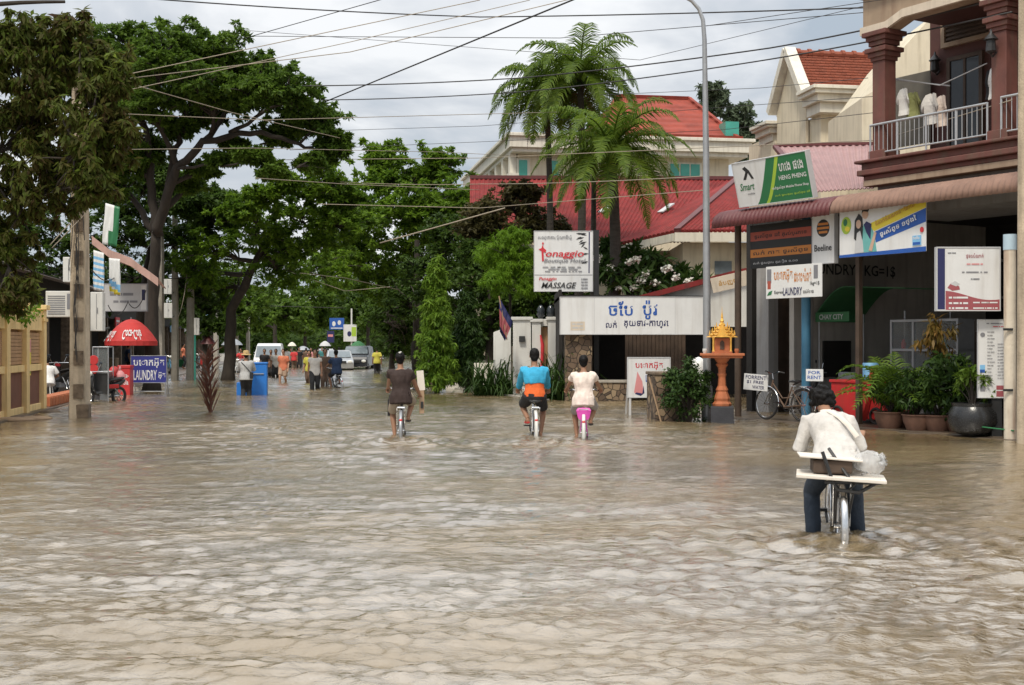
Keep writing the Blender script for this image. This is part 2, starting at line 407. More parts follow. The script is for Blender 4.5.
sd = Vector((math.sin(SUN_AZ)*math.cos(SUN_EL), math.cos(SUN_AZ)*math.cos(SUN_EL), math.sin(SUN_EL)))
so.rotation_euler = sd.to_track_quat('Z', 'Y').to_euler(); so.location = (0, -10, 30)
vs = SC.view_settings; vs.view_transform = 'Standard'; vs.look = 'None'; vs.exposure = 0.0; vs.gamma = 1.0; vs.use_curve_mapping = False

# ---------------------------------------------------------------- ground and water
WATER_BED = -.2
g = MB(); g.add([(-1500, -1500, -.6), (1500, -1500, -.6), (1500, 1500, -.6), (-1500, 1500, -.6)], [(0, 1, 2, 3)])
tag(g.build('ground', M['mud']), kind='structure')
wakes = [(gnd(398, 441), .06), (gnd(534, 441), .055), (gnd(583, 443), .055), (gnd(838, 544), .055), (gnd(315, 390), .05), (gnd(336, 388), .05)]
_k = 110
lam = np.exp(NR.uniform(np.log(.11), np.log(2.0), _k)); ang = NR.normal(PI/2+.15, .48, _k)
kx = 2*PI/lam*np.cos(ang); ky = 2*PI/lam*np.sin(ang); ph = NR.uniform(0, 2*PI, _k)
amp = .0020*lam**.30*np.where(lam > .9, .75, 1)
def wave(X, Y, sp_):
    Z = np.zeros_like(X)
    gust = .8+.45*np.sin(.31*X+.9*np.sin(.17*Y)+.4)*np.sin(.23*Y+.7*np.sin(.21*X))+.14*np.sin(.9*X+.5*Y)
    dx = .25*np.sin(.8*Y+.3*X)+.2*np.sin(.53*X-.9*Y); dy = .25*np.sin(.7*X+1.1*Y)
    for i in range(_k):
        w = np.clip((lam[i]/sp_-1.9)/1.5, 0, 1).astype(np.float32)
        s = np.sin(kx[i]*(X+dx)+ky[i]*(Y+dy)+ph[i])
        Z += amp[i]*w*(s+.25*s*s)
    Z *= gust
    for c, a in wakes:
        r = np.sqrt((X-c.x)**2+((Y-c.y)*.8)**2)
        Z += a*.6*np.exp(-r*1.0)*np.sin(2*PI*r/.36)*np.clip(r*2, 0, 1)
        ax = X-c.x+.12*(Y-c.y); by = c.y-Y          # a spreading V behind
        vv = np.abs(np.abs(ax)-.12-.33*np.clip(by, 0, 9))
        Z += a*.75*np.exp(-(vv/.14)**2)*np.exp(-np.clip(by, 0, 30)/2.2)*(by > -.2)
    return Z
ys = [1.2]
while ys[-1] < 330: y_ = ys[-1]; ys.append(y_+(max(.012, min(.0045*y_, .075)) if y_ < 48 else .075+.0075*(y_-48)))
ys = np.array(ys); nc = 640
us = np.linspace(-1, 1, nc)
Yg = np.repeat(ys[:, None], nc, 1); Xg = us[None, :]*(3.5+.6*ys[:, None])
spc = np.maximum((3.5+.6*ys)*2/nc, np.gradient(ys))[:, None]
Zg = wave(Xg.astype(np.float32), Yg.astype(np.float32), spc)
co_ = np.stack([Xg, Yg, Zg], -1).reshape(-1, 3)
idx = np.arange(len(ys)*nc).reshape(len(ys), nc)
fc = np.stack([idx[:-1, :-1], idx[:-1, 1:], idx[1:, 1:], idx[1:, :-1]], -1).reshape(-1, 4)
def grid_object(name, co_, fc, m, smooth=True):
    me = bpy.data.meshes.new(name); me.vertices.add(len(co_)); me.vertices.foreach_set('co', co_.astype(np.float32).reshape(-1))
    me.loops.add(fc.size); me.loops.foreach_set('vertex_index', fc.astype(np.int32).reshape(-1))
    me.polygons.add(len(fc)); me.polygons.foreach_set('loop_start', np.arange(0, fc.size, fc.shape[1], dtype=np.int32)); me.polygons.foreach_set('loop_total', np.full(len(fc), fc.shape[1], dtype=np.int32))
    if smooth: me.polygons.foreach_set('use_smooth', np.ones(len(fc), dtype=bool))
    me.update(calc_edges=True); me.materials.append(m)
    o = bpy.data.objects.new(name, me); COL.objects.link(o); return o
wm = bpy.data.materials.new('flood_water'); wm.use_nodes = True
wn = wm.node_tree.nodes; wl = wm.node_tree.links; p = wn['Principled BSDF']
p.inputs['IOR'].default_value = 1.9; p.inputs['Roughness'].default_value = .12; p.inputs['Specular IOR Level'].default_value = .5; p.inputs['Coat Weight'].default_value = 1; p.inputs['Coat IOR'].default_value = 2.6; p.inputs['Coat Roughness'].default_value = .06
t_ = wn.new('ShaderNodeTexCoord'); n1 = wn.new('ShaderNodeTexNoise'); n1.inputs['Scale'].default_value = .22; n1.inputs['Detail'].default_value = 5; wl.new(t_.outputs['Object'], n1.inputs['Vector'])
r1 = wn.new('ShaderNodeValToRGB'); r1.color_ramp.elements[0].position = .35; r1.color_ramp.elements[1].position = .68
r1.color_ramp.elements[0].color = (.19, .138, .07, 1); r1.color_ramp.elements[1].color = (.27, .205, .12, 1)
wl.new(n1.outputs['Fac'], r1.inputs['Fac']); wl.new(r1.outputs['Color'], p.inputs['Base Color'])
n2 = wn.new('ShaderNodeTexNoise'); n2.inputs['Scale'].default_value = 1; n2.inputs['Detail'].default_value = 5; n2.inputs['Roughness'].default_value = .6; mp2 = wn.new('ShaderNodeMapping'); mp2.inputs['Scale'].default_value = (6, 13, 6); mp2.inputs['Rotation'].default_value = (0, 0, .12); wl.new(t_.outputs['Object'], mp2.inputs['Vector']); wl.new(mp2.outputs[0], n2.inputs['Vector'])
b2 = wn.new('ShaderNodeBump'); b2.inputs['Strength'].default_value = .55; b2.inputs['Distance'].default_value = .035; wl.new(n2.outputs['Fac'], b2.inputs['Height']); mp3 = wn.new('ShaderNodeMapping'); mp3.inputs['Scale'].default_value = (1, 1.7, 1); mp3.inputs['Rotation'].default_value = (0, 0, .25); wl.new(t_.outputs['Object'], mp3.inputs['Vector'])
n3 = wn.new('ShaderNodeTexNoise'); n3.inputs['Scale'].default_value = 3.2; n3.inputs['Detail'].default_value = 6; n3.inputs['Roughness'].default_value = .62; n3.inputs['Distortion'].default_value = .6; wl.new(mp3.outputs[0], n3.inputs['Vector'])
b3 = wn.new('ShaderNodeBump'); b3.inputs['Strength'].default_value = .8; b3.inputs['Distance'].default_value = .075; pn = wn.new('ShaderNodeTexNoise'); pn.inputs['Scale'].default_value = .16; pn.inputs['Detail'].default_value = 4; wl.new(mp3.outputs[0], pn.inputs['Vector']); pr3 = wn.new('ShaderNodeMapRange'); pr3.inputs['From Min'].default_value = .38; pr3.inputs['From Max'].default_value = .62; pr3.inputs['To Min'].default_value = .05; pr3.inputs['To Max'].default_value = .3; wl.new(pn.outputs['Fac'], pr3.inputs['Value']); wl.new(pr3.outputs[0], b3.inputs['Strength']); wl.new(n3.outputs['Fac'], b3.inputs['Height']); wl.new(b2.outputs[0], b3.inputs['Normal'])
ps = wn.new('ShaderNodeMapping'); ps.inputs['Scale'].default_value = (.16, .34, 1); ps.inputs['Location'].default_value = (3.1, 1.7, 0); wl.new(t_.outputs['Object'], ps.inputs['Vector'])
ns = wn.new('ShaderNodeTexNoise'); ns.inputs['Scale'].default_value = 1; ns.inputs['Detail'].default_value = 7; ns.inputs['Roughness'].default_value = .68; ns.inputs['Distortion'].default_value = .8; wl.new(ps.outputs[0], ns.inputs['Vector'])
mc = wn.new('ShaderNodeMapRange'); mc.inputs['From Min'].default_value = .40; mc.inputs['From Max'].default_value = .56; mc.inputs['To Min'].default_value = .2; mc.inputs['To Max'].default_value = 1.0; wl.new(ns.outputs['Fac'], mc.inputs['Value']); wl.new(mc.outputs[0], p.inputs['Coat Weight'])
wl.new(b3.outputs[0], p.inputs['Normal']); wl.new(b3.outputs[0], p.inputs['Coat Normal'])
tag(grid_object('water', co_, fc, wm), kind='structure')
# wet pavement strip in front of the right-hand shops, a hand above the flood
pv = MB(); pv.box(-9.2, 14, .35, 16, -.55, .035); pv.box(-9.2, 14, .12, .35, -.55, .02)
tag(pv.build('pavement', [M['wet_paving'], M['concrete']], None, RLOC, RROT, bevel=.02), kind='structure')
pl_ = MB(); pl_.box(-6, 160, 1.3, 14, -.55, .05); 
tag(pl_.build('footpath', [M['wet_paving']], None, LLOC, LROT, bevel=.02), kind='structure')
# ---------------------------------------------------------------- trees and plants
def leaf_quads(C, R, per, size, droop=.0, spread=.55, up=.7):
    C = np.repeat(np.asarray(C), per, 0); R = np.repeat(np.asarray(R), per, 0); n = len(C)
    d = NR.normal(0, 1, (n, 3)); d /= np.linalg.norm(d, axis=1)[:, None]
    rr = NR.uniform(0, 1, (n, 1))**spread
    P = C+d*rr*R
    nrm = d*.5+NR.normal(0, .45, (n, 3))+np.array([0, 0, up]); nrm /= np.linalg.norm(nrm, axis=1)[:, None]
    ax = NR.normal(0, 1, (n, 3)); ax[:, 2] -= droop*3
    ax -= nrm*(ax*nrm).sum(1)[:, None]*(1-droop*.8); ax /= np.linalg.norm(ax, axis=1)[:, None]+1e-9
    sd_ = np.cross(nrm, ax); sd_ /= np.linalg.norm(sd_, axis=1)[:, None]+1e-9
    s = NR.uniform(.65, 1.3, (n, 1)); l = ax*size[0]*s; w = sd_*size[1]*s*.5
    fold = nrm*size[1]*.18*s
    return np.stack([P, P+l*.45+w+fold, P+l-fold*.6, P+l*.45-w+fold], 1)
def blob_world(b): 
    px, py, a, c, Y = b
    return at(px, py, Y), (a/F*Y, a/F*Y*.9, c/F*Y)
def limb(mb, a, b, r0, r1, bend=.12, n=6):
    a = Vector(a); b = Vector(b); L_ = (b-a).length
    off = Vector((rnd.uniform(-1, 1), rnd.uniform(-1, 1), rnd.uniform(-.2, .8)))*L_*bend
    pts = []; rs = []
    for i in range(n+1):
        t = i/n; p = a.lerp(b, t)+off*math.sin(PI*t)+Vector((rnd.uniform(-1, 1), rnd.uniform(-1, 1), rnd.uniform(-1, 1)))*L_*.015
        pts.append(p); rs.append(r0+(r1-r0)*t)
    mb.tube(pts, rs, 7); return pts
def tree(name, label, base, trunk, r, blobs, leaf, nsub=22, per=90, size=(.17, .08), droop=0., subr=(.24, .4), group=None, flat=.62, bark='bark', cat='tree', limbs=(), shell=.2, up=.7, twigs=.4, dens=2.3):
    per = int(per*.55); subr = (subr[0]*.62, subr[1]*.68)
    base = Vector(base); t = thing(name, label, cat, base, 0, group)
    mb = MB(off=base); tp = [Vector(p) for p in trunk]
    n = len(tp); k = 5; pts = []; rs = []
    for i in range(n-1):
        for j in range(k):
            q = tp[i].lerp(tp[i+1], j/k); f = (i+j/k)/(n-1)
            pts.append(q+Vector((rnd.uniform(-1, 1), rnd.uniform(-1, 1), 0))*r*.15); rs.append(r*(1.0-.45*f)*(1.35 if i+j == 0 else 1))
    pts.append(tp[-1]); rs.append(r*.55); mb.tube(pts, rs, 12)
    C = []; R = []
    nodes = [(pts[i], rs[i]) for i in range(int(len(pts)*.72), len(pts))]
    for lb in limbs:
        P = [at(*q_) for q_ in lb[0]]; Q = []
        for i in range(len(P)-1): Q += [P[i].lerp(P[i+1], j/4)+Vector((rnd.uniform(-1, 1), rnd.uniform(-1, 1), rnd.uniform(-1, 1)))*.07 for j in range(4)]
        Q.append(P[-1]); R_ = [lb[1]+(lb[2]-lb[1])*i/(len(Q)-1) for i in range(len(Q))]; mb.tube(Q, R_, 8); nodes += list(zip(Q, R_))
    for b in sorted(blobs, key=lambda b: (blob_world(b)[0]-tp[-1]).length):
        c, rad_ = blob_world(b); end = c-Vector((0, 0, rad_[2]*.3)); tot = (end-tp[-1]).length
        st, r0 = min(nodes, key=lambda n: (n[0]-end).length*1.0+(0 if (n[0]-tp[-1]).length < tot else 5)+.55*(n[0]-tp[-1]).length+(.6 if n[0].z > end.z else 0))
        r0 = min(r0*.75, r*.5); r1 = max(r0*.4, .018)
        lp = limb(mb, st, end, r0, r1, .16)
        nodes += [(q_, r0+(r1-r0)*i_/6) for i_, q_ in enumerate(lp) if i_ > 0]
        for _ in range(int(nsub*dens)):
            d = Vector((rnd.gauss(0, 1), rnd.gauss(0, 1), rnd.gauss(.15, .9))).normalized()
            q = rnd.uniform(shell, 1.0)**.6*rnd.uniform(.9, 1.15); stray = rnd.random() < .2
            if stray: q = rnd.uniform(1.15, 1.5)
            p = c+Vector((d.x*rad_[0], d.y*rad_[1], d.z*rad_[2]))*q
            s = rnd.uniform(*subr)*min(rad_[0], rad_[2]*1.3)*(.7 if stray else 1)
            C.append(p-base); R.append((s*1.15, s*1.15, s*flat))
            if rnd.random() < twigs: limb(mb, lp[rnd.randint(3, 6)], p, min(r1, .03)+.008, .01, .12, 4)
    mb.build('trunk', M[bark], t, smooth=180)
    quads_object('crown', leaf_quads(np.array([tuple(c) for c in C]), np.array(R), per, size, droop, up=up), M[leaf], t)
    return t
def bed(px, py): 
    v = gnd(px, py); v.z = -.3; return v
def atz(px, Y, z=-.3): return Vector(((px-512)/F*Y, Y, z))

# the great spreading tree over the left pavement
tree('rain_tree', 'tall spreading tree with broad flat crown and dark limbs above the left utility poles', atz(152, 46), [atz(152, 46), at(153, 300, 46), at(156, 232, 45.5)], .3,
     [(b[0], b[1], b[2], b[3], 44+b[4]) for b in [(88, 52, 30, 20, 0), (128, 40, 34, 18, 1), (172, 44, 34, 18, -1), (216, 48, 32, 20, 0), (256, 72, 30, 17, 1), (292, 92, 28, 18, -1), (318, 122, 24, 18, 0), (140, 74, 34, 16, 2), (196, 80, 32, 15, -2), (240, 104, 28, 11, 2),
      (100, 92, 30, 18, 1), (330, 150, 15, 9, 0), (150, 108, 30, 13, -1), (110, 130, 26, 14, 2), (285, 128, 22, 8, 1), (205, 118, 20, 8, 2), (125, 160, 22, 14, 1), (70, 75, 26, 24, 1), (110, 68, 30, 16, 2), (160, 62, 30, 15, -2), (192, 58, 28, 15, 1), (228, 70, 28, 16, 2), (275, 86, 26, 14, 0), (302, 110, 24, 14, 2), (252, 92, 26, 12, -2), (170, 96, 30, 13, 1), (132, 96, 28, 15, 0), (215, 98, 26, 11, -1), (180, 128, 16, 9, 1), (95, 130, 24, 18, 2), (150, 150, 18, 14, 2), (110, 185, 22, 18, 2), (252, 156, 17, 6, -2), (222, 160, 12, 6, -1), (282, 139, 15, 6, 1), (312, 163, 15, 7, -1), (236, 146, 12, 5, 1), (203, 170, 12, 7, 1), (272, 172, 14, 7, -2), (338, 140, 10, 8, 0), (190, 185, 14, 8, 2)]], 'leaf_rain', 30, 85, (.18, .08), flat=.5, dens=2.6,
     limbs=[([(156, 234, 45.5), (166, 200, 45), (178, 166, 44.5), (204, 142, 44), (250, 132, 44), (292, 140, 44), (318, 152, 44)], .2, .05), ([(157, 236, 45.5), (152, 190, 45.5), (146, 140, 45), (140, 92, 45)], .2, .07), ([(168, 196, 45), (176, 150, 45), (186, 118, 45), (196, 78, 45)], .13, .05),
            ([(204, 142, 44), (226, 112, 44.5), (256, 92, 45)], .11, .04), ([(156, 234, 45.5), (126, 190, 46), (108, 140, 46)], .14, .05), ([(230, 133, 44), (262, 112, 43.5), (300, 96, 43)], .08, .03), ([(176, 168, 44.6), (215, 165, 43), (255, 160, 42)], .06, .02), ([(148, 150, 45), (122, 110, 45), (100, 70, 45)], .1, .04)])
for px, py in ((185, 150), (175, 190)): pass
tree('roadside_tree', 'bushy green roadside tree whose low crown fills below the great spreading crown', atz(228, 60), [atz(228, 60), at(232, 310, 60), at(262, 250, 58)], .3,
     [(325, 178, 24, 17, 55), (345, 196, 20, 14, 56), (285, 182, 18, 10, 55), (240, 212, 24, 12, 55), (340, 222, 26, 16, 56), (280, 250, 30, 18, 58), (195, 270, 24, 18, 60), (262, 196, 18, 8, 55), (300, 208, 32, 16, 56), (258, 232, 32, 18, 57), (215, 248, 28, 18, 58), (310, 240, 34, 20, 57), (280, 270, 34, 20, 60), (225, 282, 28, 18, 62), (330, 272, 30, 22, 62)], 'leaf_mid', 28, 80, (.22, .10))
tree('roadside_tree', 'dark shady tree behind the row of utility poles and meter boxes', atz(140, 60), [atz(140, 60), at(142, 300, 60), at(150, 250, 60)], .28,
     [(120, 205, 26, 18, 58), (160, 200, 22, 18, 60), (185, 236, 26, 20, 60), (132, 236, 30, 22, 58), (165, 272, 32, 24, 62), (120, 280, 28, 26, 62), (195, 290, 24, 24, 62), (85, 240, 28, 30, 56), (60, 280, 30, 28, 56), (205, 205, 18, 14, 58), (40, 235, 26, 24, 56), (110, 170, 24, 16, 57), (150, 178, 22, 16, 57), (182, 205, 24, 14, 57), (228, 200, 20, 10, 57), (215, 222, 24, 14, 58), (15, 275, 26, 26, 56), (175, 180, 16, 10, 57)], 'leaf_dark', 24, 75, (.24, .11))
tree('roadside_tree', 'leafy tree with two rounded topmost lobes standing against the open sky', atz(418, 72), [atz(418, 72), at(416, 330, 72), at(405, 250, 70)], .34,
     [(382, 156, 22, 14, 68), (442, 164, 22, 18, 68), (412, 178, 30, 14, 68), (350, 205, 28, 18, 66), (398, 212, 38, 20, 66), (455, 200, 24, 18, 66), (345, 240, 32, 22, 68), (372, 268, 34, 22, 70), (420, 250, 32, 24, 68), (365, 222, 34, 18, 64), (380, 182, 20, 14, 67), (425, 205, 30, 16, 65), (345, 262, 26, 18, 67), (400, 285, 30, 22, 70), (440, 225, 26, 18, 65), (470, 215, 16, 14, 65)], 'leaf_mid', 30, 80, (.27, .12))
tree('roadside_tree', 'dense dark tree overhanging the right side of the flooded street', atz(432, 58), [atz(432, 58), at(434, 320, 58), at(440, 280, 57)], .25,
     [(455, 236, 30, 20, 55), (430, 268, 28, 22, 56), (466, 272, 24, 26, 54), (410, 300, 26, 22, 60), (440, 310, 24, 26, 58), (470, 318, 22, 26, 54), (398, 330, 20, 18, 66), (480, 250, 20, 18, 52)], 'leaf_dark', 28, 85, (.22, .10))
far = [(215, 352, 92, [(215, 305, 24, 20), (235, 318, 22, 16), (200, 318, 18, 14), (250, 300, 26, 18)]), (275, 352, 110, [(272, 305, 26, 18), (290, 315, 20, 14), (258, 322, 18, 12)]),
       (305, 352, 135, [(305, 298, 26, 20), (318, 318, 18, 12), (296, 322, 16, 10)]), (330, 352, 165, [(328, 308, 22, 18), (340, 322, 14, 10), (345, 296, 22, 16)]),
       (392, 356, 90, [(388, 300, 24, 22), (402, 318, 20, 18), (378, 318, 16, 12), (412, 332, 16, 16)]), (368, 352, 125, [(366, 300, 22, 20), (372, 322, 14, 10), (358, 312, 16, 12)]), (352, 352, 190, [(352, 316, 18, 12), (362, 326, 10, 7), (338, 312, 16, 14)])]
words_far = ['nearest of the far trees beside the left utility poles', 'far tree over the white van', 'far tree arching above the crowd in the left lane', 'far tree near the middle of the street end',
             'far dark tree over the parked dark pickup', 'far tree behind the blue and white hanging signs', 'farthest pale tree closing the end of the street']
for (px, py, Y, bl), w in zip(far, words_far):
    tree('street_tree', w, atz(px, Y), [atz(px, Y), at(px, 335, Y), at(px, 318, Y)], .22, [(a, b, c, d, Y+rnd.uniform(-3, 3)) for a, b, c, d in bl], rnd.choice(['leaf_rain', 'leaf_dark', 'leaf_rain']), 26, 60, (.0042*Y, .002*Y), group='trees along the far street')
# foreground tree, left edge: long drooping leaves, some browned
tree('foreground_tree', 'tree with long drooping green and brown leaves above the yellow fence', LW(-3.5, 2.6, -.3), [LW(-3.5, 2.6, -.3), LW(-3.4, 2.3, 3.0), LW(-3.2, 1.6, 4.6)], .2,
     [(b[0], b[1], b[2], b[3], 25.5+b[4]) for b in [(18, 78, 30, 34, 0), (58, 64, 32, 30, .6), (92, 92, 26, 34, 0), (28, 130, 34, 34, .5), (78, 138, 36, 36, -.4), (108, 150, 18, 30, .3), (22, 195, 30, 34, 0), (62, 190, 30, 28, .5), (92, 182, 20, 18, -.3), (10, 250, 20, 26, .4),
      (40, 40, 30, 16, 1), (100, 55, 22, 18, .6), (14, 292, 20, 16, 0), (-20, 120, 36, 60, 0), (-25, 230, 34, 50, 0), (116, 82, 13, 16, 0), (122, 128, 12, 14, 0), (70, 28, 22, 12, .5), (12, 34, 22, 18, 0), (45, 100, 26, 26, .6), (55, 160, 26, 24, .6)]], 'leaf_brown', 26, 95, (.19, .062), droop=.6, subr=(.2, .38), flat=1.15, up=.35, twigs=.5, dens=1.3)
lf = MB(); limb(lf, at(-60, 8, 24), at(64, 2, 24.5), .06, .03, .03); lf.build('bare_branch', M['bark'], None); bb = bpy.data.objects['bare_branch']
tag(bb, 'bare dark branch reaching in at the top left corner of the sky', 'branch')
# columnar trees right of the street
for px, Y, top, w, lab in ((437, 43.5, 264, 13, 'tall narrow columnar tree standing left of the shorter column by the white wall'), (467, 45, 296, 11, 'shorter dark columnar tree next to the white wall and hedge')):
    bl = []
    for i in range(7):
        f = i/6; bl.append((px+rnd.uniform(-1.5, 1.5), top+8+(382-top-16)*f, w*(.45+.65*min(1, f*1.8)), (382-top)/9, Y))
    tree('columnar_tree', lab, atz(px, Y), [atz(px, Y), at(px, 345, Y), at(px, top+10, Y)], .1, bl, 'leaf_column' if px == 437 else 'leaf_shrub', 34, 100, (.2, .05), droop=.6, flat=1.3, group='columnar trees')
tree('bougainvillea_tree', 'sprawling tree with sparse dark red brown foliage before the pink red roof', atz(505, 52), [atz(505, 52), at(506, 300, 52), at(508, 250, 52)], .16,
     [(485, 212, 24, 16, 51), (518, 204, 26, 16, 52), (538, 224, 18, 15, 52), (500, 228, 26, 14, 51), (555, 232, 16, 12, 52), (478, 236, 18, 14, 51), (525, 190, 18, 8, 52)], 'leaf_bougain', 26, 55, (.2, .09), twigs=1)
tree('bamboo_clump', 'feathery bright green bamboo clump behind the white hotel wall', atz(510, 46), [atz(510, 46), at(510, 320, 46), at(510, 285, 46)], .07,
     [(508, 248, 18, 16, 45), (494, 256, 14, 16, 45.5), (524, 258, 14, 16, 45), (510, 274, 22, 16, 45), (497, 282, 14, 12, 44.5), (527, 284, 12, 12, 45), (516, 236, 12, 8, 45)], 'leaf_bamboo', 24, 90, (.2, .022), droop=.55, flat=1.0, cat='bamboo')
tree('distant_tree', 'grey green loose tree behind the hotel roof and lamp post', atz(735, 100), [atz(735, 100), at(738, 220, 100), at(738, 160, 100)], .3,
     [(716, 100, 13, 12, 100), (738, 116, 14, 13, 101), (748, 142, 14, 14, 100), (728, 130, 14, 14, 100), (755, 165, 12, 14, 100), (704, 112, 10, 10, 100), (742, 128, 16, 16, 100), (757, 148, 14, 16, 101), (712, 92, 10, 8, 100), (765, 178, 12, 12, 100)], 'leaf_grey', 22, 40, (.42, .2))
tree('background_tree', 'dark tree mass behind the white entrance wall and columnar trees', atz(490, 49), [atz(490, 49), at(490, 330, 49), at(490, 290, 49)], .2,
     [(482, 282, 26, 26, 49.5), (505, 304, 24, 24, 49), (530, 308, 24, 22, 49), (548, 290, 20, 22, 49), (478, 335, 20, 22, 49), (560, 262, 16, 20, 49.5), (495, 330, 22, 20, 49.5), (590, 310, 22, 20, 48.5), (520, 330, 22, 18, 49.5), (572, 285, 16, 16, 49), (475, 255, 18, 16, 50)], 'leaf_dark', 24, 60, (.22, .1))
# the wood that closes the far end of the street
C = []; R = []; o_ = atz(320, 200)
for i in range(420):
    px = rnd.uniform(150, 470); Y = 150+rnd.uniform(0, 90); C.append(at(px, 345-rnd.uniform(-8, 38)*(.6+.4*abs(math.sin(px*.05))), Y)-o_); R.append((2.6, 2.6, 1.7))
tag(quads_object('far_woods', leaf_quads(C, R, 60, (.95, .5)), M['leaf_dark'], None, loc=o_), kind='stuff')
for px, Y, bl, lab in ((205, 70, [(200, 318, 20, 16), (215, 300, 18, 14), (190, 300, 16, 16), (222, 326, 14, 9)], 'low leafy tree behind the hanging white and red sign'), (392, 78, [(392, 330, 18, 16), (405, 345, 16, 14), (412, 325, 14, 18), (384, 312, 14, 14)], 'low dark tree right of the dark pickup')):
    tree('street_tree', lab, atz(px, Y), [atz(px, Y), at(px, 340, Y), at(px, 325, Y)], .18, [(a, b, c, d, Y) for a, b, c, d in bl], 'leaf_dark', 26, 60, (.26, .12), group='trees along the far street')
# white-flowered frangipani behind the long white sign
def frangipani():
    b = atz(645, 45); t = tree('frangipani', 'frangipani tree with clusters of white flowers behind the long white sign', b, [b, at(645, 330, 45), at(645, 300, 45)], .1,
        [(612, 272, 15, 14, 44), (634, 262, 16, 16, 45), (655, 268, 17, 15, 44.5), (676, 276, 15, 12, 45), (640, 284, 24, 12, 44), (692, 284, 10, 8, 44), (610, 252, 8, 10, 45)], 'leaf_shrub', 12, 26, (.42, .11), flat=1, up=.5)
    C = []; R = []
    for px, py in ((630, 262), (636, 259), (646, 275), (641, 280), (665, 270), (668, 268), (676, 277), (655, 283), (598, 258), (620, 288), (634, 288), (688, 281), (610, 268)):
        C.append(at(px, py, 43.4)-b); R.append((.16, .12, .12))
    quads_object('blossom', leaf_quads(C, R, 34, (.11, .1)), M['petal'], t)
frangipani()

def frond(verts, a, direction, length, droop, n=26, leaflet=.5, width=.045, hang=.5, rach=None, bothdown=True):
    """one feather leaf: arc from a, leaflets both sides"""
    d = Vector(direction).normalized(); side = d.cross(Vector((0, 0, 1)))
    side = side.normalized() if side.length > .05 else Vector((1, 0, 0))
    p = Vector(a); pts = [p.copy()]; cur = d.copy(); step = length/n
    for i in range(n):
        cur = (cur+Vector((0, 0, -droop*(.4+1.2*i/n)/n*2))).normalized(); p = p+cur*step; pts.append(p.copy())
    if rach is not None: rach.tube(pts[::2]+[pts[-1]], [.035*length/3*(1-.8*i/(len(pts[::2]))) for i in range(len(pts[::2])+1)], 5)
    for i in range(2, n+1):
        f = i/n; ln = leaflet*math.sin(PI*min(1, .18+f*.78))*rnd.uniform(.85, 1.1)
        tg = (pts[i]-pts[i-1]).normalized(); upv = side.cross(tg)
        for sg in (-1, 1):
            dd = (side*sg*.8+tg*.55+upv*.15+Vector((rnd.uniform(-.1, .1), rnd.uniform(-.1, .1), rnd.uniform(-.1, .1)))).normalized()
            m_ = pts[i]+dd*ln*.5; e_ = m_+(dd+Vector((0, 0, -hang*1.6))).normalized()*ln*.5
            w = tg*width*.5*rnd.uniform(.8, 1.2)
            verts.append((pts[i]-w, pts[i]+w, m_+w*.9, m_-w*.9)); verts.append((m_-w*.9, m_+w*.9, e_+w*.12, e_-w*.12))
def palm(label, base, top, r, nf, length, group='coconut palms', seed=0, dead=3, lo=-.38):
    base = Vector(base); top = Vector(top); t = thing('coconut_palm', label, 'palm tree', base, 0, group)
    mb = MB(off=base); n = 16
    pts = []; rs = []
    sway = Vector((.25, .1, 0))
    for i in range(n+1):
        f = i/n; pts.append(base.lerp(top, f)+sway*math.sin(PI*f)); rs.append(r*(1.25-.5*f)*(1+.05*(i % 2)))
    mb.tube(pts, rs, 12); mb.build('trunk', M['palm_bark'], t, smooth=180)
    vs = []; ra = MB(off=base)
    for i in range(nf):
        a = i*2.39996+rnd.uniform(-.2, .2); el = 1.25-(1.25-lo)*((i+.5)/nf)**.85
        frond(vs, top, (math.cos(a)*math.cos(el), math.sin(a)*math.cos(el), math.sin(el)), length*rnd.uniform(.85, 1.08), rnd.uniform(.85, 1.25), 44, .78, .06, rnd.uniform(.45, .9), ra)
    quads_object('crown', np.array([[tuple(Vector(p)-base) for p in q] for q in vs]), M['leaf_palm'], t)
    ra.build('frond_stem', M['leaf_palm'], t)
    for i in range(7):
        nb = MB(off=base); a = i*2*PI/7; nb.ell(top+Vector((math.cos(a)*.28, math.sin(a)*.28, -.32+rnd.uniform(-.1, .08))), (.11, .11, .14)); nb.build('coconut', M['leaf_shrub'], t, smooth=180)
    for i in range(dead):
        dv = []; a = rnd.uniform(0, 6.28); frond(dv, top-Vector((0, 0, .2)), (math.cos(a)*.6, math.sin(a)*.6, -.5), length*.75, 1.6, 22, .4, .04, 1.2)
        quads_object('dead_frond', np.array([[tuple(Vector(p)-base) for p in q] for q in dv]), M['leaf_dead'], t)
palm('coconut palm standing nearest with thick trunk and lowest crown over the white signs', atz(605, 44), at(611, 150, 44), .2, 38, 3.2, dead=1)
palm('tall slim coconut palm with thin bare trunk farthest from the lamp post', atz(541, 50), at(546, 92, 50), .13, 32, 2.9)
palm('coconut palm with high crown between the slim palm and the nearest palm', atz(570, 48), at(580, 76, 48), .15, 36, 3.1, dead=2)
def bare_trunk():
    mb = MB(); mb.tube([atz(592, 46), at(593, 300, 46), at(594, 170, 46)], [.14, .11, .09], 10)
    tag(mb.build('bare_palm', M['palm_bark'], smooth=180), 'slender dark leafless palm rising beside the hotel sign post', 'palm tree')
bare_trunk()
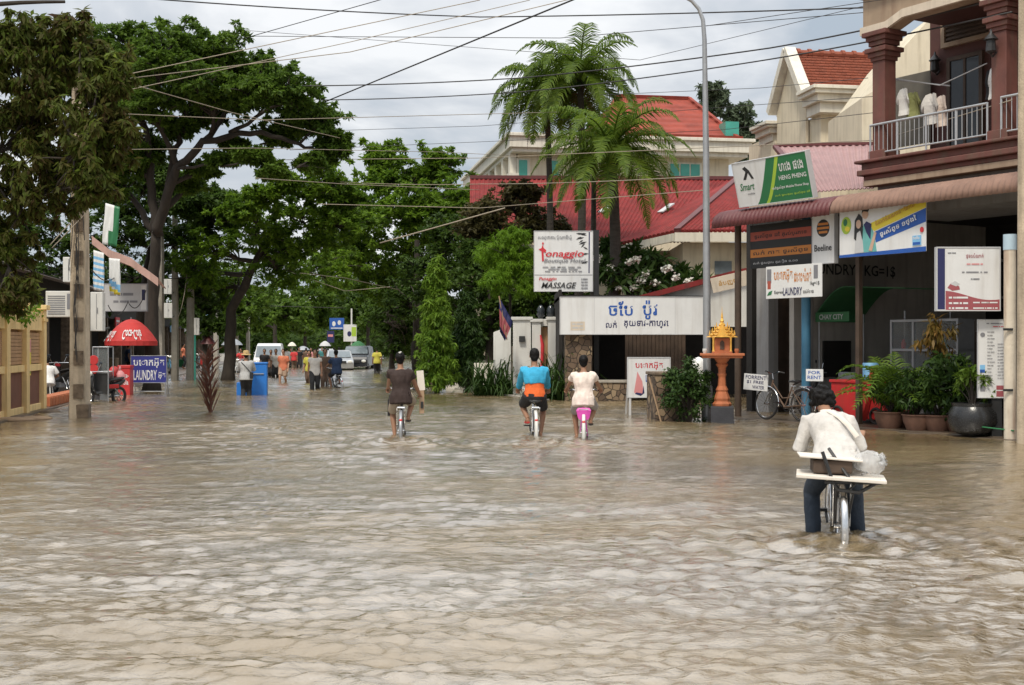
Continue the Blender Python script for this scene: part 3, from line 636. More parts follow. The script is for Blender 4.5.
# fan of green palm leaves above the yellow fence
def small_palm(name, label, base, n, length, leaf, el0=.3, el1=1.3, droop=.8, leaflet=.35, width=.04, group=None, cat='palm', pot=None, lean=(0, 0, 0), fn=18):
    base = Vector(base); t = thing(name, label, cat, base, 0, group); vs = []; st = MB(off=base)
    z0 = 0 if pot is None else pot[1]*.9
    for i in range(n):
        a = i*2.4+rnd.uniform(-.3, .3); el = rnd.uniform(el0, el1)
        frond(vs, base+Vector((rnd.uniform(-.06, .06), rnd.uniform(-.06, .06), z0)), Vector((math.cos(a)*math.cos(el), math.sin(a)*math.cos(el), math.sin(el)))+Vector(lean), length*rnd.uniform(.7, 1.1), droop*rnd.uniform(.7, 1.2), fn, leaflet, width, .35, st)
    quads_object('foliage', np.array([[tuple(Vector(p)-base) for p in q] for q in vs]), M[leaf], t)
    st.build('stem', M[leaf], t)
    if pot: add_pot(t, *pot)
    return t
def add_pot(t, r, h, m='pot_clay', shape=None):
    pr = shape or [(r*.7, 0), (r*.95, h*.55), (r, h*.92), (r*1.08, h*.94), (r*1.08, h), (r*.88, h), (r*.85, h*.9), (.01, h*.88)]
    mb = MB(); mb.lathe(pr, (0, 0, 0), 20); return mb.build('pot', M[m], t, smooth=40)
small_palm('garden_palm', 'bright palm fronds spreading behind the drooping tree and yellow fence', LW(1.5, 4.0, .1), 12, 2.0, 'leaf_palm', .2, 1.2, .9, .4, .045)
gp = bpy.data.objects['garden_palm']; gp.location.z = 3.6
gpt = MB(); gpt.tube([(0, 0, -3.6), (.1, 0, -1.8), (0, 0, .05)], [.13, .1, .09], 10); gpt.build('trunk', M['palm_bark'], gp, smooth=180)
# broken palm branch standing in the flood
def dead_branch():
    b = gnd(211, 413); b.z = -.2; t = thing('palm_branch', 'broken reddish brown palm branch planted upright in the flooded road', 'palm branch', b)
    vs = []; st = MB(off=b); s = b.y/F
    top = b+Vector((-4*s, 0, 66*s)); st.tube([b, b.lerp(top, .5)+Vector((2*s, 0, 0)), top], [.03, .022, .012], 7)
    st.build('stem', M['leaf_dead'], t)
    for i in range(84):
        f = rnd.uniform(.08, .4) if i < 34 else rnd.uniform(.5, 1); p = b.lerp(top, f); a = rnd.uniform(0, 2*PI)
        d = Vector((math.cos(a)*.5, math.sin(a)*.5, rnd.uniform(.75, 1.3))).normalized()
        ln = rnd.uniform(.5, .78) if f < .5 else rnd.uniform(.3, .55); w = d.cross(Vector((0, 1, .2))).normalized()*rnd.uniform(.009, .018)
        if f > .6: w *= 1.7; d = (d+Vector((rnd.uniform(-.5, .5), rnd.uniform(-.4, .4), -.25))).normalized()
        m_ = p+d*ln*.5; e_ = p+d*ln+Vector((0, 0, -.04))
        vs.append((p-w*.5, p+w*.5, m_+w, m_-w)); vs.append((m_-w, m_+w, e_+w*.1, e_-w*.1))
    quads_object('leaflet', np.array([[tuple(Vector(p)-b) for p in q] for q in vs]), M['leaf_dead'], t)
dead_branch()
def bush(name, label, base, r, h, leaf, n=26, per=40, size=(.12, .05), pot=None, cat='plant', group=None, droop=.2, up=.5):
    base = Vector(base); t = thing(name, label, cat, base, 0, group); z0 = pot[1]*.85 if pot else 0
    C = []; R = []; st = MB()
    for i in range(n):
        d = Vector((rnd.gauss(0, 1), rnd.gauss(0, 1), rnd.gauss(.2, .8))).normalized(); q = rnd.uniform(.45, 1)
        p = Vector((d.x*r*q, d.y*r*q, z0+h*.52+d.z*h*.5*q)); C.append(p); s = r*rnd.uniform(.22, .4); R.append((s, s, s*.9))
        st.tube([(0, 0, z0), (p.x*.4, p.y*.4, z0+(p.z-z0)*.6), p], [.014, .01, .005], 5)
    st.build('stem', M['bark'], t)
    quads_object('foliage', leaf_quads(np.array([tuple(c) for c in C]), np.array(R), per, size, droop, up=up), M[leaf], t)
    if pot: add_pot(t, *pot)
    return t
def strap_clump(name, label, base, n, length, leaf='leaf_shrub', width=.06, cat='plant', group=None, spread=1.0):
    base = Vector(base); t = thing(name, label, cat, base, 0, group); vs = []
    for i in range(n):
        a = rnd.uniform(0, 2*PI); el = rnd.uniform(.5, 1.45); p = Vector((rnd.uniform(-.5, .5)*spread, rnd.uniform(-.25, .25), 0)); L_ = length*rnd.uniform(.6, 1.1)
        d = Vector((math.cos(a)*math.cos(el), math.sin(a)*math.cos(el), math.sin(el))); w = d.cross(Vector((0, 0, 1))).normalized()*width*.5
        prev = p; k = 4
        for j in range(k):
            d = (d+Vector((0, 0, -.28*j))).normalized(); q = prev+d*L_/k
            w0 = w*(1-.2*j); w1 = w*(1-.2*(j+1)) if j < k-1 else w*.05
            vs.append((prev-w0, prev+w0, q+w1, q-w1)); prev = q
    quads_object('foliage', np.array([[tuple(p) for p in q] for q in vs]), M[leaf], t)
    return t
# ---------------------------------------------------------------- signs
def sign_board(name, label, cat, loc, rotz, w, h, th=.05, bg='white_board', frame=None, fw=.03, rects=(), polys=(), texts=(), tilt=0, roll=0, group=None, post=None, both=False):
    t = thing(name, label, cat, loc, rotz, group); t.rotation_euler = (tilt, roll, rotz)
    mb = MB(); mb.box(-w/2, w/2, 0, th, 0, h); mb.build('panel', M[bg], t, bevel=.004)
    if frame:
        fb = MB(); e = fw
        fb.box(-w/2-e, w/2+e, -.012, th+.012, h, h+e); fb.box(-w/2-e, w/2+e, -.012, th+.012, -e, 0)
        fb.box(-w/2-e, -w/2, -.01, th+.01, 0, h); fb.box(w/2, w/2+e, -.01, th+.01, 0, h)
        fb.build('frame', M[frame], t, bevel=.004)
    mats = []; pb = MB(); lay = 0
    def mi(k):
        if k not in mats: mats.append(k)
        return mats.index(k)
    for r in rects:
        lay += 1; pb.box((r[0]-.5)*w, (r[1]-.5)*w, -.0012*lay-.001, .001, r[2]*h, r[3]*h, mi(r[4]))
    for pts, k in polys:
        lay += 1; pb.prism([((u-.5)*w, v*h) for u, v in pts], -.0012*lay-.001, .001, mi(k))
    if mats: pb.build('print', [M[k] for k in mats], t)
    if texts:
        mats2 = []; tb = MB()
        for tx in texts:
            s, cu, cv, tw, thh, k = tx[:6]; kw = tx[6] if len(tx) > 6 else {}
            if k not in mats2: mats2.append(k)
            tb.text(s, (cu-.5)*w, cv*h, tw*w, thh*h, -.0012*lay-.0035, m=mats2.index(k), **kw)
        tb.build('lettering', [M[k] for k in mats2], t)
    return t
def rboard(px0, px1, yt, yb, t):
    x0, x1 = rx(px0, t), rx(px1, t); z0, z1 = rz(px0, yb, t), rz(px0, yt, t)
    return RW((x0+x1)/2, t, z0), x1-x0, z1-z0
def fboard(x0, y0, x1, y1, Y):
    a = at((x0+x1)/2, y1, Y); return a, (x1-x0)/F*Y, (y1-y0)/F*Y
def dashes(u0, u1, v, h, n, k):
    cuts = sorted(rnd.uniform(.15, .85) for _ in range(n-1)); e = [0]+cuts+[1]
    return [('l', u0+(u1-u0)*(a+b)/2, v, (u1-u0)*max(b-a-.06, .05), h, k) for a, b in zip(e, e[1:])]
def wavy(y, n=18, amp=.5, x0=0., x1=1.): return [(x0+(x1-x0)*i/n, y+amp*math.sin(i*1.3)*.02) for i in range(n+1)]
def corr(mb, x0, x1, prof, period, amp, m=0, th=.0):
    nx = max(2, int((x1-x0)/period*6)); k = len(prof); vs = []
    for j, (t, z) in enumerate(prof):
        a = prof[max(j-1, 0)]; b = prof[min(j+1, k-1)]; d = Vector((b[0]-a[0], b[1]-a[1])).normalized(); n = (-d.y, d.x)
        for i in range(nx+1):
            o = amp*math.cos(2*PI*i/6); vs.append((x0+(x1-x0)*i/nx, t+n[0]*o, z+n[1]*o))
    fs = [(j*(nx+1)+i, j*(nx+1)+i+1, (j+1)*(nx+1)+i+1, (j+1)*(nx+1)+i) for j in range(k-1) for i in range(nx)]
    mb.add(vs, fs, m)
def corr_quad(mb, p00, p10, p11, p01, ribs, amp, m=0, rows=3):
    p00, p10, p11, p01 = map(Vector, (p00, p10, p11, p01)); n = (p10-p00).cross(p01-p00).normalized(); nx = ribs*6; vs = []
    for j in range(rows+1):
        f = j/rows; a = p00.lerp(p01, f); b = p10.lerp(p11, f)
        for i in range(nx+1): vs.append(a.lerp(b, i/nx)+n*amp*(1 if i % 6 in (0, 1) else (0 if i % 6 in (3, 4) else .4)))
    fs = [(j*(nx+1)+i, j*(nx+1)+i+1, (j+1)*(nx+1)+i+1, (j+1)*(nx+1)+i) for j in range(rows) for i in range(nx)]
    mb.add(vs, fs, m)

# ---------------------------------------------------------------- the brown shophouse with the balcony (right)
def shophouse():
    T0 = 2.0; root = thing('shophouse', 'brown shophouse with railed upper balcony over an open dark laundry shop', 'building', RW(0, T0, 0), RROT)
    O = (0, T0, 0)
    xl = rx(866, T0); xr_ = 4.5
    zs0, zs1 = rz(870, 180, T0), rz(870, 160, T0)          # balcony slab
    zb = rz(930, 17, T0)                                    # underside of the beam
    # ground floor shell
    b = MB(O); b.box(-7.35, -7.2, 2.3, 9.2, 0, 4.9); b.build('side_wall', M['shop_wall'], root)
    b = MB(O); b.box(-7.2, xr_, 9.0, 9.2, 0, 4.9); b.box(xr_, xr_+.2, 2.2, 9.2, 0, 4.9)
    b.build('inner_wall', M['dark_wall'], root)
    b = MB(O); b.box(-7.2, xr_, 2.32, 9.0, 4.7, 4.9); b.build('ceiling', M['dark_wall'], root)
    # upper storey
    wl = rx(930, 4.6)
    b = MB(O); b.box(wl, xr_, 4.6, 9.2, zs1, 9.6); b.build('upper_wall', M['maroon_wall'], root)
    b = MB(O)
    for dz0, dz1, e in ((0, .1, .0), (.1, .22, .1), (.22, .36, .03), (.36, zs1-zs0, .14)):
        b.box(xl-.08-e, xr_, T0-e, 4.58, zs0+dz0, zs0+dz1)
    b.build('balcony_slab', M['maroon_paint'], root, bevel=.02)
    b = MB(O); b.box(xl+.05, xr_, T0+.3, 4.55, zs0-.75, zs0-.003); b.build('wall_strip', M['grey_wall'], root)
    b = MB(O); b.box(xl-.06, xr_, T0-.02, T0+.28, zs0-.13, zs0-.004); b.build('slab_trim', M['beige_paint'], root, bevel=.01)
    for cx in (rx(876, T0)+.05, rx(998, T0)):
        c = MB(O); s = .17
        c.box(cx-s, cx+s, T0+.02, T0+.02+2*s, zs1, zb-.62)
        for z, e in ((zb-.62, .03), (zb-.54, .07), (zb-.44, .12), (zb-.3, .06), (zb-.2, .1), (zb-.1, .16)): c.box(cx-s-e, cx+s+e, T0+.02-e, T0+.02+2*s+e, z, z+.098)
        c.box(cx-s-.06, cx+s+.06, T0-.04, T0+.08+2*s, zs1, zs1+.18)
        c.build('column', M['maroon_paint'], root, bevel=.012)
    # beam with chamfered haunches
    cx0, cx1 = rx(876, T0), rx(998, T0)
    poly = [(xl-.1, zb-.02), (cx0+.3, zb-.02), (cx0+.75, zb+.0), (cx0+.75, zb+.14), (cx1-.5, zb+.14), (cx1-.3, zb-.02), (cx1+.35, zb-.02), (cx1+.6, zb+.14), (xr_, zb+.14), (xr_, 10.2), (xl-.1, 10.2)]
    poly[2] = (cx0+.75, zb+.14); poly.pop(3)
    b = MB(O); b.prism(poly, T0+.02, T0+.34); b.build('beam', M['beige_paint'], root)
    b = MB(O)
    pa = [(xl-.12, zb-.02), (cx0+.3, zb-.02), (cx0+.75, zb+.14), (cx1-.5, zb+.14), (cx1-.3, zb-.02), (cx1+.35, zb-.02), (cx1+.6, zb+.14), (xr_, zb+.14)]
    for i in range(len(pa)-1):
        (a0, z0), (a1, z1) = pa[i], pa[i+1]; b.prism([(a0, z0), (a1, z1), (a1, z1+.17), (a0, z0+.17)], T0-.06, T0+.015)
    b.build('beam_trim', M['pale_beige'], root)
    b = MB(O); b.box(xl-.2, xr_, T0-.1, T0+.4, 9.05, 9.2); b.box(xl-.3, xr_, T0-.22, T0+.4, 9.2, 9.4); b.build('cornice', M['maroon_paint'], root, bevel=.02)
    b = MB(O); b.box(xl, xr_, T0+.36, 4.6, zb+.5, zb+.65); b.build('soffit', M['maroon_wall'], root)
    # railing
    for a0, a1, zt, col in ((rx(871, T0), rx(988, T0), .72, 'steel_light'), (rx(1002, T0), 2.2, .78, 'steel_light')):
        r = MB(O); y = T0-.02
        for z, q in ((zt, .028), (.12, .02)): r.tube([(a0, y, zs1+z), (a1, y, zs1+z)], q, 8)
        n = int((a1-a0)/.115)
        for i in range(n+1): x = a0+(a1-a0)*i/n; r.tube([(x, y, zs1+.12), (x, y, zs1+zt)], .009, 5)
        for i in range(5): x = a0+(a1-a0)*i/4; r.tube([(x, y, zs1-.03), (x, y, zs1+zt+.02)], .022, 7)
        r.build('railing', M[col], root, smooth=40)
    # door, vent, lamps
    d0, d1 = rx(952, 4.6), rx(981, 4.6); zt = rz(960, 60, 4.6)
    b = MB(O); b.box(d0, d1, 4.55, 4.6, zs1, zt); dr = b.build('door', M['dark_glass'], root)
    b = MB(O); b.box(d0-.09, d0, 4.52, 4.6, zs1, zt+.09); b.box(d1, d1+.09, 4.52, 4.6, zs1, zt+.09); b.box(d0, d1, 4.52, 4.6, zt, zt+.09); b.box((d0+d1)/2-.03, (d0+d1)/2+.03, 4.53, 4.548, zs1, zt); b.build('door_frame', M['dark_wood'], root)
    v0, v1 = rx(947, 4.6), rx(992, 4.6); z0, z1 = rz(950, 43, 4.6), rz(950, 22, 4.6)
    b = MB(O); b.box(v0, v1, 4.57, 4.6, z0, z1); 
    for i in range(5): b.box(v0, v1, 4.53, 4.57, z0+.05+i*(z1-z0)/5, z0+.1+i*(z1-z0)/5)
    vt = b.build('vent', M['dark_wood'], root)
    b = MB(O); e = .1
    b.box(v0-e, v1+e, 4.5, 4.6, z0-e, z0); b.box(v0-e, v1+e, 4.5, 4.6, z1, z1+e); b.box(v0-e, v0, 4.5, 4.6, z0, z1); b.box(v1, v1+e, 4.5, 4.6, z0, z1); b.build('frame', M['beige_paint'], vt)
    for px, py, t in ((935, 66, 4.45), (991, 46, 1.85)):
        x, z = rx(px, t), rz(px, py, t); l = MB(O)
        l.tube([(x, t+.15, z-.1), (x, t+.05, z-.2), (x, t, z-.14)], .02, 6); l.lathe([(.05, -.14), (.1, -.1), (.08, .12)], (x, t, z), 8); l.lathe([(.14, .12), (.1, .17), (.03, .25), (.015, .32)], (x, t, z), 8)
        l.build('wall_lamp', M['black_metal'], root, smooth=40)
    # awning (tan)
    a = MB(O); x0 = rx(829, .3); ze = rz(829, 204, .3)
    corr(a, x0, 3.0, [(T0+.3, ze+.40), (.75, ze+.2), (.5, ze+.14), (.37, ze+.05), (.31, ze-.06), (.3, ze-.2)], .125, .016)
    aw = a.build('awning', M['tan_awning'], root, smooth=60); s = aw.modifiers.new('t', 'SOLIDIFY'); s.thickness = .012
    for x in (x0+.15, -1.9, .2, 2.4): a = MB(O); a.bar((x, .45, ze+.02), (x, T0+.3, ze+.3), .04, .05); a.build('awning_bracket', M['black_metal'], root)
    p = MB(O); x = rx(859, 1.0); p.box(x-.05, x+.05, .95, 1.05, 0, 4.5); p.build('post', M['dark_wood'], root)
    p = MB(O); x = rx(806, 1.6); p.tube([(x, 1.6, 0), (x, 1.6, 4.6)], .1, 12); p.build('blue_post', M['blue_paint'], root, smooth=40)
    # painted words on the back wall
    tx = MB(O); X0, X1 = rx(806, 6.48), rx(904, 6.48); z = rz(855, 269, 6.48)
    tx.text('LAUNDRY 1KG=1$', 4.15, 3.42, 3.0, .3, 0); tx.text('បោកអ៊ុត', 4.2, 3.84, 1.2, .32, 0)
    tx.v = [(-7.192, x_, z_) for x_, y_, z_ in tx.v]
    tx.build('wall_lettering', M['black_print'], root)
    # dark pictures / openings on the back wall
    o = MB(O); o.box(-7.2, -7.15, 3.2, 4.1, .9, 1.75); o.build('hatch', M['dark_wall'], root, bevel=.01)
    return root
shophouse()

# ---------------------------------------------------------------- single-storey phone shop to its left
def phone_shop():
    T0 = 2.6; root = thing('phone_shop', 'low shop with corrugated maroon awning and pink metal roof beside the shophouse', 'building', RW(-8.5, T0, 0), RROT); O = (-8.5, T0, 0)
    xa, xb = rx(752, T0), -7.36
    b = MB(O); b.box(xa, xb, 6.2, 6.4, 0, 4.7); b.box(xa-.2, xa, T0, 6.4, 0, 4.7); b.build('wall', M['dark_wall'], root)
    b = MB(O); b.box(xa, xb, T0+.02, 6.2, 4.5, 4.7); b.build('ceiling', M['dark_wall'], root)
    for p0, p1 in ((757, 769), (792, 804)):
        b = MB(O); b.box(rx(p0, T0), rx(p1, T0), T0-.02, T0+.3, 0, 4.5); b.build('pillar', M['grey_wall'], root, bevel=.01)
    b = MB(O); b.box(rx(769, 3.3), rx(793, 3.3), 3.3, 3.36, 0, 3.1); b.build('door', M['dark_wood'], root, bevel=.01)
    a = MB(O); x0, x1 = rx(711, .3), rx(828.5, .3); ze = rz(829, 204, .3)
    corr(a, x0, x1, [(T0+.2, ze+.40), (.75, ze+.2), (.5, ze+.14), (.37, ze+.05), (.31, ze-.06), (.3, ze-.22)], .125, .016)
    aw = a.build('awning', M['maroon_awning'], root, smooth=60); s = aw.modifiers.new('t', 'SOLIDIFY'); s.thickness = .012
    p = MB(O); x = rx(738, .8); p.tube([(x, .8, 0), (x, .8, ze+.12)], .075, 10)
    p.build('awning_post', M['dark_wood'], root, smooth=40)
    p = MB(O); p.bar((x0+.05, .45, ze+.02), (x1, .45, ze+.02), .06, .08); p.bar((x0+.1, .45, ze+.0), (x0+.1, T0, ze+.25), .05, .06); p.build('awning_frame', M['black_metal'], root)
    r = MB(O); Rm = Matrix.Rotation(-RROT, 3, 'Z')
    q = [Rm@(v-RLOC) for v in (at(812, 192, 30.5), at(874, 188, 29.5), at(880, 145, 35.5), at(775, 147, 37))]
    corr_quad(r, q[0], q[1], q[2], q[3], 16, .03); rf = r.build('roof', M['pink_roof'], root); s = rf.modifiers.new('t', 'SOLIDIFY'); s.thickness = .02
    r = MB(O); r.bar(q[0]+V(0, 0, .02), q[3]+V(0, 0, .02), .14, .1); r.bar(q[3]+V(0, 0, .04), q[2]+V(0, 0, .04), .2, .08); r.build('roof_edge', M['maroon_awning'], root)
    return root
phone_shop()
# roof-top sign, tilted towards the street
loc, w, h = rboard(740, 813, 164, 207, .42)
curve = lambda u0, n=14, k=.10: [(u0-.07+.22*(v/n)**.75, v/n) for v in range(n+1)]
L1 = curve(.30); L2 = curve(.42); L3 = curve(.50)
sign_board('roof_sign', 'green and white phone shop sign tilted forward on the maroon awning', 'sign', loc, RROT, w, h, .12, 'white_board', 'light_grey', .02,
    polys=[([(u, v) for u, v in curve(.33)]+[(1, 1), (1, 0)], 'green_print'), ([(u, v) for u, v in curve(.45)]+[(u+.045, v) for u, v in curve(.45)][::-1], 'lime_print'), ([(.12, .6), (.16, .6), (.2, .75), (.24, .6), (.27, .6), (.22, .8), (.17, .9), (.13, .86), (.17, .78)], 'black_print')],
    texts=[('ហេង ផេង', .79, .76, .32, .2, 'white_board'), ('HENG PHENG', .79, .52, .36, .1, 'white_board'), ('លក់ទូរស័ព្ទ Mobile Phone Shop', .74, .31, .48, .09, 'white_board'), ('លក់ ជួសជុល ទូរស័ព្ទ ដៃ', .75, .14, .46, .06, 'lime_print'), ('Smart', .16, .44, .2, .17, 'green_print', dict(skew=.2)), ('mobile', .2, .27, .1, .05, 'grey_print')], tilt=rad(14))
loc, w, h = rboard(750, 812, 226, 269, .9)
sign_board('striped_banner', 'black and orange striped phone banner under the maroon awning', 'banner', loc, RROT, w, h, .03, 'black_print',
    rects=[(.01, .99, .63, .84, 'brown_print'), (.01, .99, .25, .44, 'orange_print')], texts=[('ទូរស័ព្ទ ដៃ គ្រប់ប្រភេទ', .5, .735, .84, .13, 'black_print'), ('លក់ កាត ទូរស័ព្ទ', .5, .345, .88, .13, 'black_print'), ('លក់ ជួសជុល គ្រឿង ១.០០', .42, .12, .72, .08, 'light_grey')])
loc, w, h = rboard(812.5, 834, 213, 264, .75)
sign_board('phone_sign', 'narrow white sign with a black and orange round logo above its name', 'sign', loc, RROT, w, h, .1, 'white_board', 'light_grey', .015,
    polys=[([(.5+.3*math.cos(a*PI/10), .68+.17*math.sin(a*PI/10)) for a in range(20)], 'black_print')]+[([(.5-q, z), (.5+q, z), (.5+q, z+.045), (.5-q, z+.045)], 'orange_print') for z, q in ((.58, .2), (.66, .28), (.74, .24))],
    texts=[('Beeline™'.replace('™', ''), .5, .3, .8, .13, 'black_print')])
loc, w, h = rboard(766, 822, 267, 299, .6)
sign_board('laundry_banner', 'white cloth laundry banner with orange lettering below the striped banner', 'banner', loc, RROT, w, h, .015, 'banner_white',
    rects=[(.02, .1, .48, .92, 'grey_print'), (.03, .09, .3, .55, 'brown_print'), (.86, .93, .55, .95, 'grey_print')],
    polys=[([(.02, .1), (.06, .22), (.12, .25), (.1, .12)], 'green_print')],
    texts=[('បោកអ៊ុត', .32, .68, .34, .4, 'orange_print'), ('ដោះសំពត់', .67, .68, .3, .4, 'orange_print'), ('LAUNDRY', .49, .2, .34, .24, 'navy_print'), ('Express', .24, .18, .16, .12, 'black_print'), ('1kg=1$', .88, .4, .16, .14, 'black_print'), ('ដល់ម៉ោង', .77, .18, .18, .12, 'black_print')])
# banner with the printed couple
loc, w, h = rboard(839.5, 926, 207, 258, .55)
def ellp(cx, cy, a, b, n=16, r=0): return [(cx+a*math.cos(t*2*PI/n)*math.cos(r)-b*math.sin(t*2*PI/n)*math.sin(r), cy+a*math.cos(t*2*PI/n)*math.sin(r)+b*math.sin(t*2*PI/n)*math.cos(r)) for t in range(n)]
sign_board('advert_banner', 'yellow and blue banner printed with a young couple under the tan awning', 'banner', loc, RROT, w, h, .02, 'white_board',
    polys=[([(.38, .62), (.97, .97), (.97, .84), (.4, .48)][::1], 'yellow_print'), ([(.36, .58), (.6, .75), (1, .98), (1, .8), (.42, .46)], 'yellow_print'), ([(.42, .44), (1, .79), (1, .54), (.44, .24)], 'blue_print'), ([(0, 0), (1, 0), (1, .09), (0, .05)], 'blue_print'),
           (ellp(.085, .62, .06, .17), 'lime_print'), (ellp(.075, .68, .025, .07), 'green_print'), (ellp(.1, .55, .03, .05), 'yellow_print'),
           ([(.26, .07), (.27, .4), (.3, .62), (.37, .62), (.42, .4), (.45, .07)], 'teal_print'), ([(.3, .6), (.33, .66), (.39, .6), (.38, .3), (.33, .45)], 'navy_print'), (ellp(.315, .8, .035, .09), 'skin_print'), ([(.275, .82), (.29, .95), (.33, .97), (.36, .88), (.345, .84), (.3, .86)], 'black_print'),
           ([(.19, .07), (.2, .4), (.235, .52), (.28, .45), (.3, .07)], 'foam' if False else 'light_grey'), ([(.185, .35), (.195, .7), (.24, .82), (.28, .74), (.29, .5), (.285, .3), (.26, .5), (.22, .45), (.21, .3)], 'black_print'), (ellp(.24, .62, .03, .085), 'skin_print'),
           ([(.36, .1), (.43, .45), (.45, .42), (.4, .08)], 'skin_print'), ([(.86, .12), (.95, .12), (.95, .3), (.86, .3)], 'sky_print'), ([(.865, .13), (.945, .13), (.945, .18), (.865, .18)], 'blue_print'), (ellp(.96, .4, .018, .05), 'red_print')],
    texts=[('ទំនាក់ទំនងកាន់តែងាយ', .66, .745, .46, .1, 'gold_print', dict(rot=.30)), ('ទូរស័ព្ទ ១ថ្ងៃ', .7, .505, .42, .14, 'white_board', dict(rot=.28)), ('hello', .905, .26, .07, .06, 'white_board')])
# white rectangular sign on the pole + hanging notice board
Ys = 22.4
loc, w, h = fboard(937.5, 248, 999.5, 310, Ys)
sign_board('guesthouse_sign', 'square white sign with navy left edge and dusky red lower wave', 'sign', loc, 0, w, h, .1, 'white_board', 'light_grey', .02,
    rects=[(0, .12, .01, .99, 'navy_print')], polys=[([(.13, 0), (.13, .26)]+[(.13+.87*i/12, .26+.05*math.cos(i/12*PI*1.3)-.06*(i/12)) for i in range(13)]+[(1, 0)], 'maroon_print'), ([(.16, .36), (.22, .44), (.35, .38), (.36, .33), (.24, .31)], 'maroon_print'), ([(.2, .42), (.28, .47), (.36, .42), (.3, .38)], 'light_grey')],
    texts=[('ផ្ទះសំណាក់', .6, .87, .28, .09, 'maroon_print')]+dashes(.46, .74, .74, .022, 3, 'pink_print')+dashes(.38, .82, .61, .02, 4, 'grey_print')+dashes(.53, .68, .5, .02, 2, 'grey_print')+dashes(.16, .3, .92, .016, 2, 'grey_print')
    +[d for v in (.2, .11, .03) for d in dashes(.17, .5, v, .03, 4, 'white_board')]+[d for v in (.12, .03) for d in dashes(.56, .98, v, .022, 5, 'white_board')])
loc, w, h = fboard(978.5, 320, 1011.5, 397.5, 22.6)
sign_board('notice_board', 'tall narrow printed notice board fixed to the white rusty pole', 'notice board', loc, rad(-3), w, h, .03, 'white_board', 'light_grey', .012,
    rects=[(.54, .98, .01, .085, 'maroon_print'), (.54, .98, .1, .155, 'maroon_print'), (.05, .2, .32, .36, 'blue_print'), (.05, .2, .36, .42, 'sky_print'), (.06, .2, .08, .16, 'grey_print'), (.76, .96, .73, .78, 'grey_print')],
    polys=[(ellp(.13, .81, .07, .028), 'grey_print')],
    texts=dashes(.22, .92, .955, .012, 5, 'grey_print')+dashes(.42, .8, .915, .01, 3, 'red_print')+[d for i in range(17) for d in dashes(.26, .26+rnd.uniform(.12, .24), .845-.043*i, .009, 2, 'grey_print')]
    +[d for i in range(12) for d in dashes(.56, .56+rnd.uniform(.2, .4), .69-.04*i, .009, 3, 'grey_print')])
def white_pole():
    b = gnd(1010, 440); b.z = 0; t = thing('sign_pole', 'white rusty sign pole with a pale blue cap', 'pole', b)
    mb = MB(); s = b.y/F; top = (440-250)*s; mb.tube([(0, 0, -.3), (0, 0, top)], .105, 14); mb.build('shaft', mat('rusty_white', (.66, .58, .46), .7, .12, 3, .2, streak=.75, dirt=(.25, .10, .04)), t, smooth=40)
    c = MB(); c.tube([(0, 0, top), (0, 0, top+.27)], .115, 14); c.build('cap', mat('pale_blue_cap', (.45, .58, .66), .6, .1), t, smooth=40)
    k = MB(); k.box(-.16, .0, -.14, -.1, .85, .89); k.box(-.16, 0, -.14, -.1, 1.9, 1.94); k.build('bracket', M['black_metal'], t)
    g_ = gnd(995, 438); p = MB(); p.box(-.09, .09, -.09, .09, -.3, 1.0); q = p.build('stub_post', M['black_metal'], None, g_); tag(q, 'short black post standing beside the white rusty pole', 'post')
    st = MB(); st.tube([(g_.x-.4, g_.y-.12, .22), (g_.x+.1, b.y-.13, .17), (b.x, b.y-.12, .16)], .012, 6); tag(st.build('green_cord', M['green_print']), 'thin green cord tied between black pot and white pole', 'cord')
white_pole()
sp = MB(); sp.box(.5, .92, .03, .07, .2, .24); sp.box(.5, .92, .03, .07, .85, .89)
sgp = bpy.data.objects['guesthouse_sign']; sp.build('bracket', M['black_metal'], sgp)
# utility pole at the right edge
def edge_pole():
    b = atz(1026.5, 21.3); t = thing('utility_pole', 'pale grey concrete utility pole at the right edge before the shophouse', 'utility pole', b)
    mb = MB(); mb.tube([(0, 0, 0), (0, 0, 9.5)], [.16, .12], 14); mb.build('shaft', M['pole_concrete'], t, smooth=40)
    c = MB(); c.tube([(-.02, -.2, 0), (.02, -.17, 4), (-.02, -.14, 8.8)], .025, 6); c.build('cable', M['black_metal'], t)
edge_pole()

# ---------------------------------------------------------------- street lamp
def street_lamp():
    b = gnd(707, 421); b.z = -.2; s = b.y/F; t = thing('street_lamp', 'tall grey steel street lamp curving over the road', 'street lamp', b)
    top = lambda px, py: at(px, py, b.y)-b
    mb = MB(); mb.tube([(0, 0, 0), top(707, 345), top(706, 150), top(704.5, 40), top(703, 20), top(699, 9), top(692, 1), top(680, -6), top(664, -11)], [.09, .085, .068, .05, .045, .042, .04, .038, .035], 12); mb.build('shaft', M['galvanised'], t, smooth=60)
    mb = MB(); mb.tube([(0, 0, .0), (0, 0, .95)], .12, 12); mb.tube([(0, 0, .95), (0, 0, 1.0)], .105, 12); mb.build('base_sleeve', M['galvanised'], t, smooth=40)
    l = MB(); c = top(650, -15); l.ell(c, (.42, .14, .08)); l.build('lamp_head', M['galvanised'], t, smooth=60)
street_lamp()
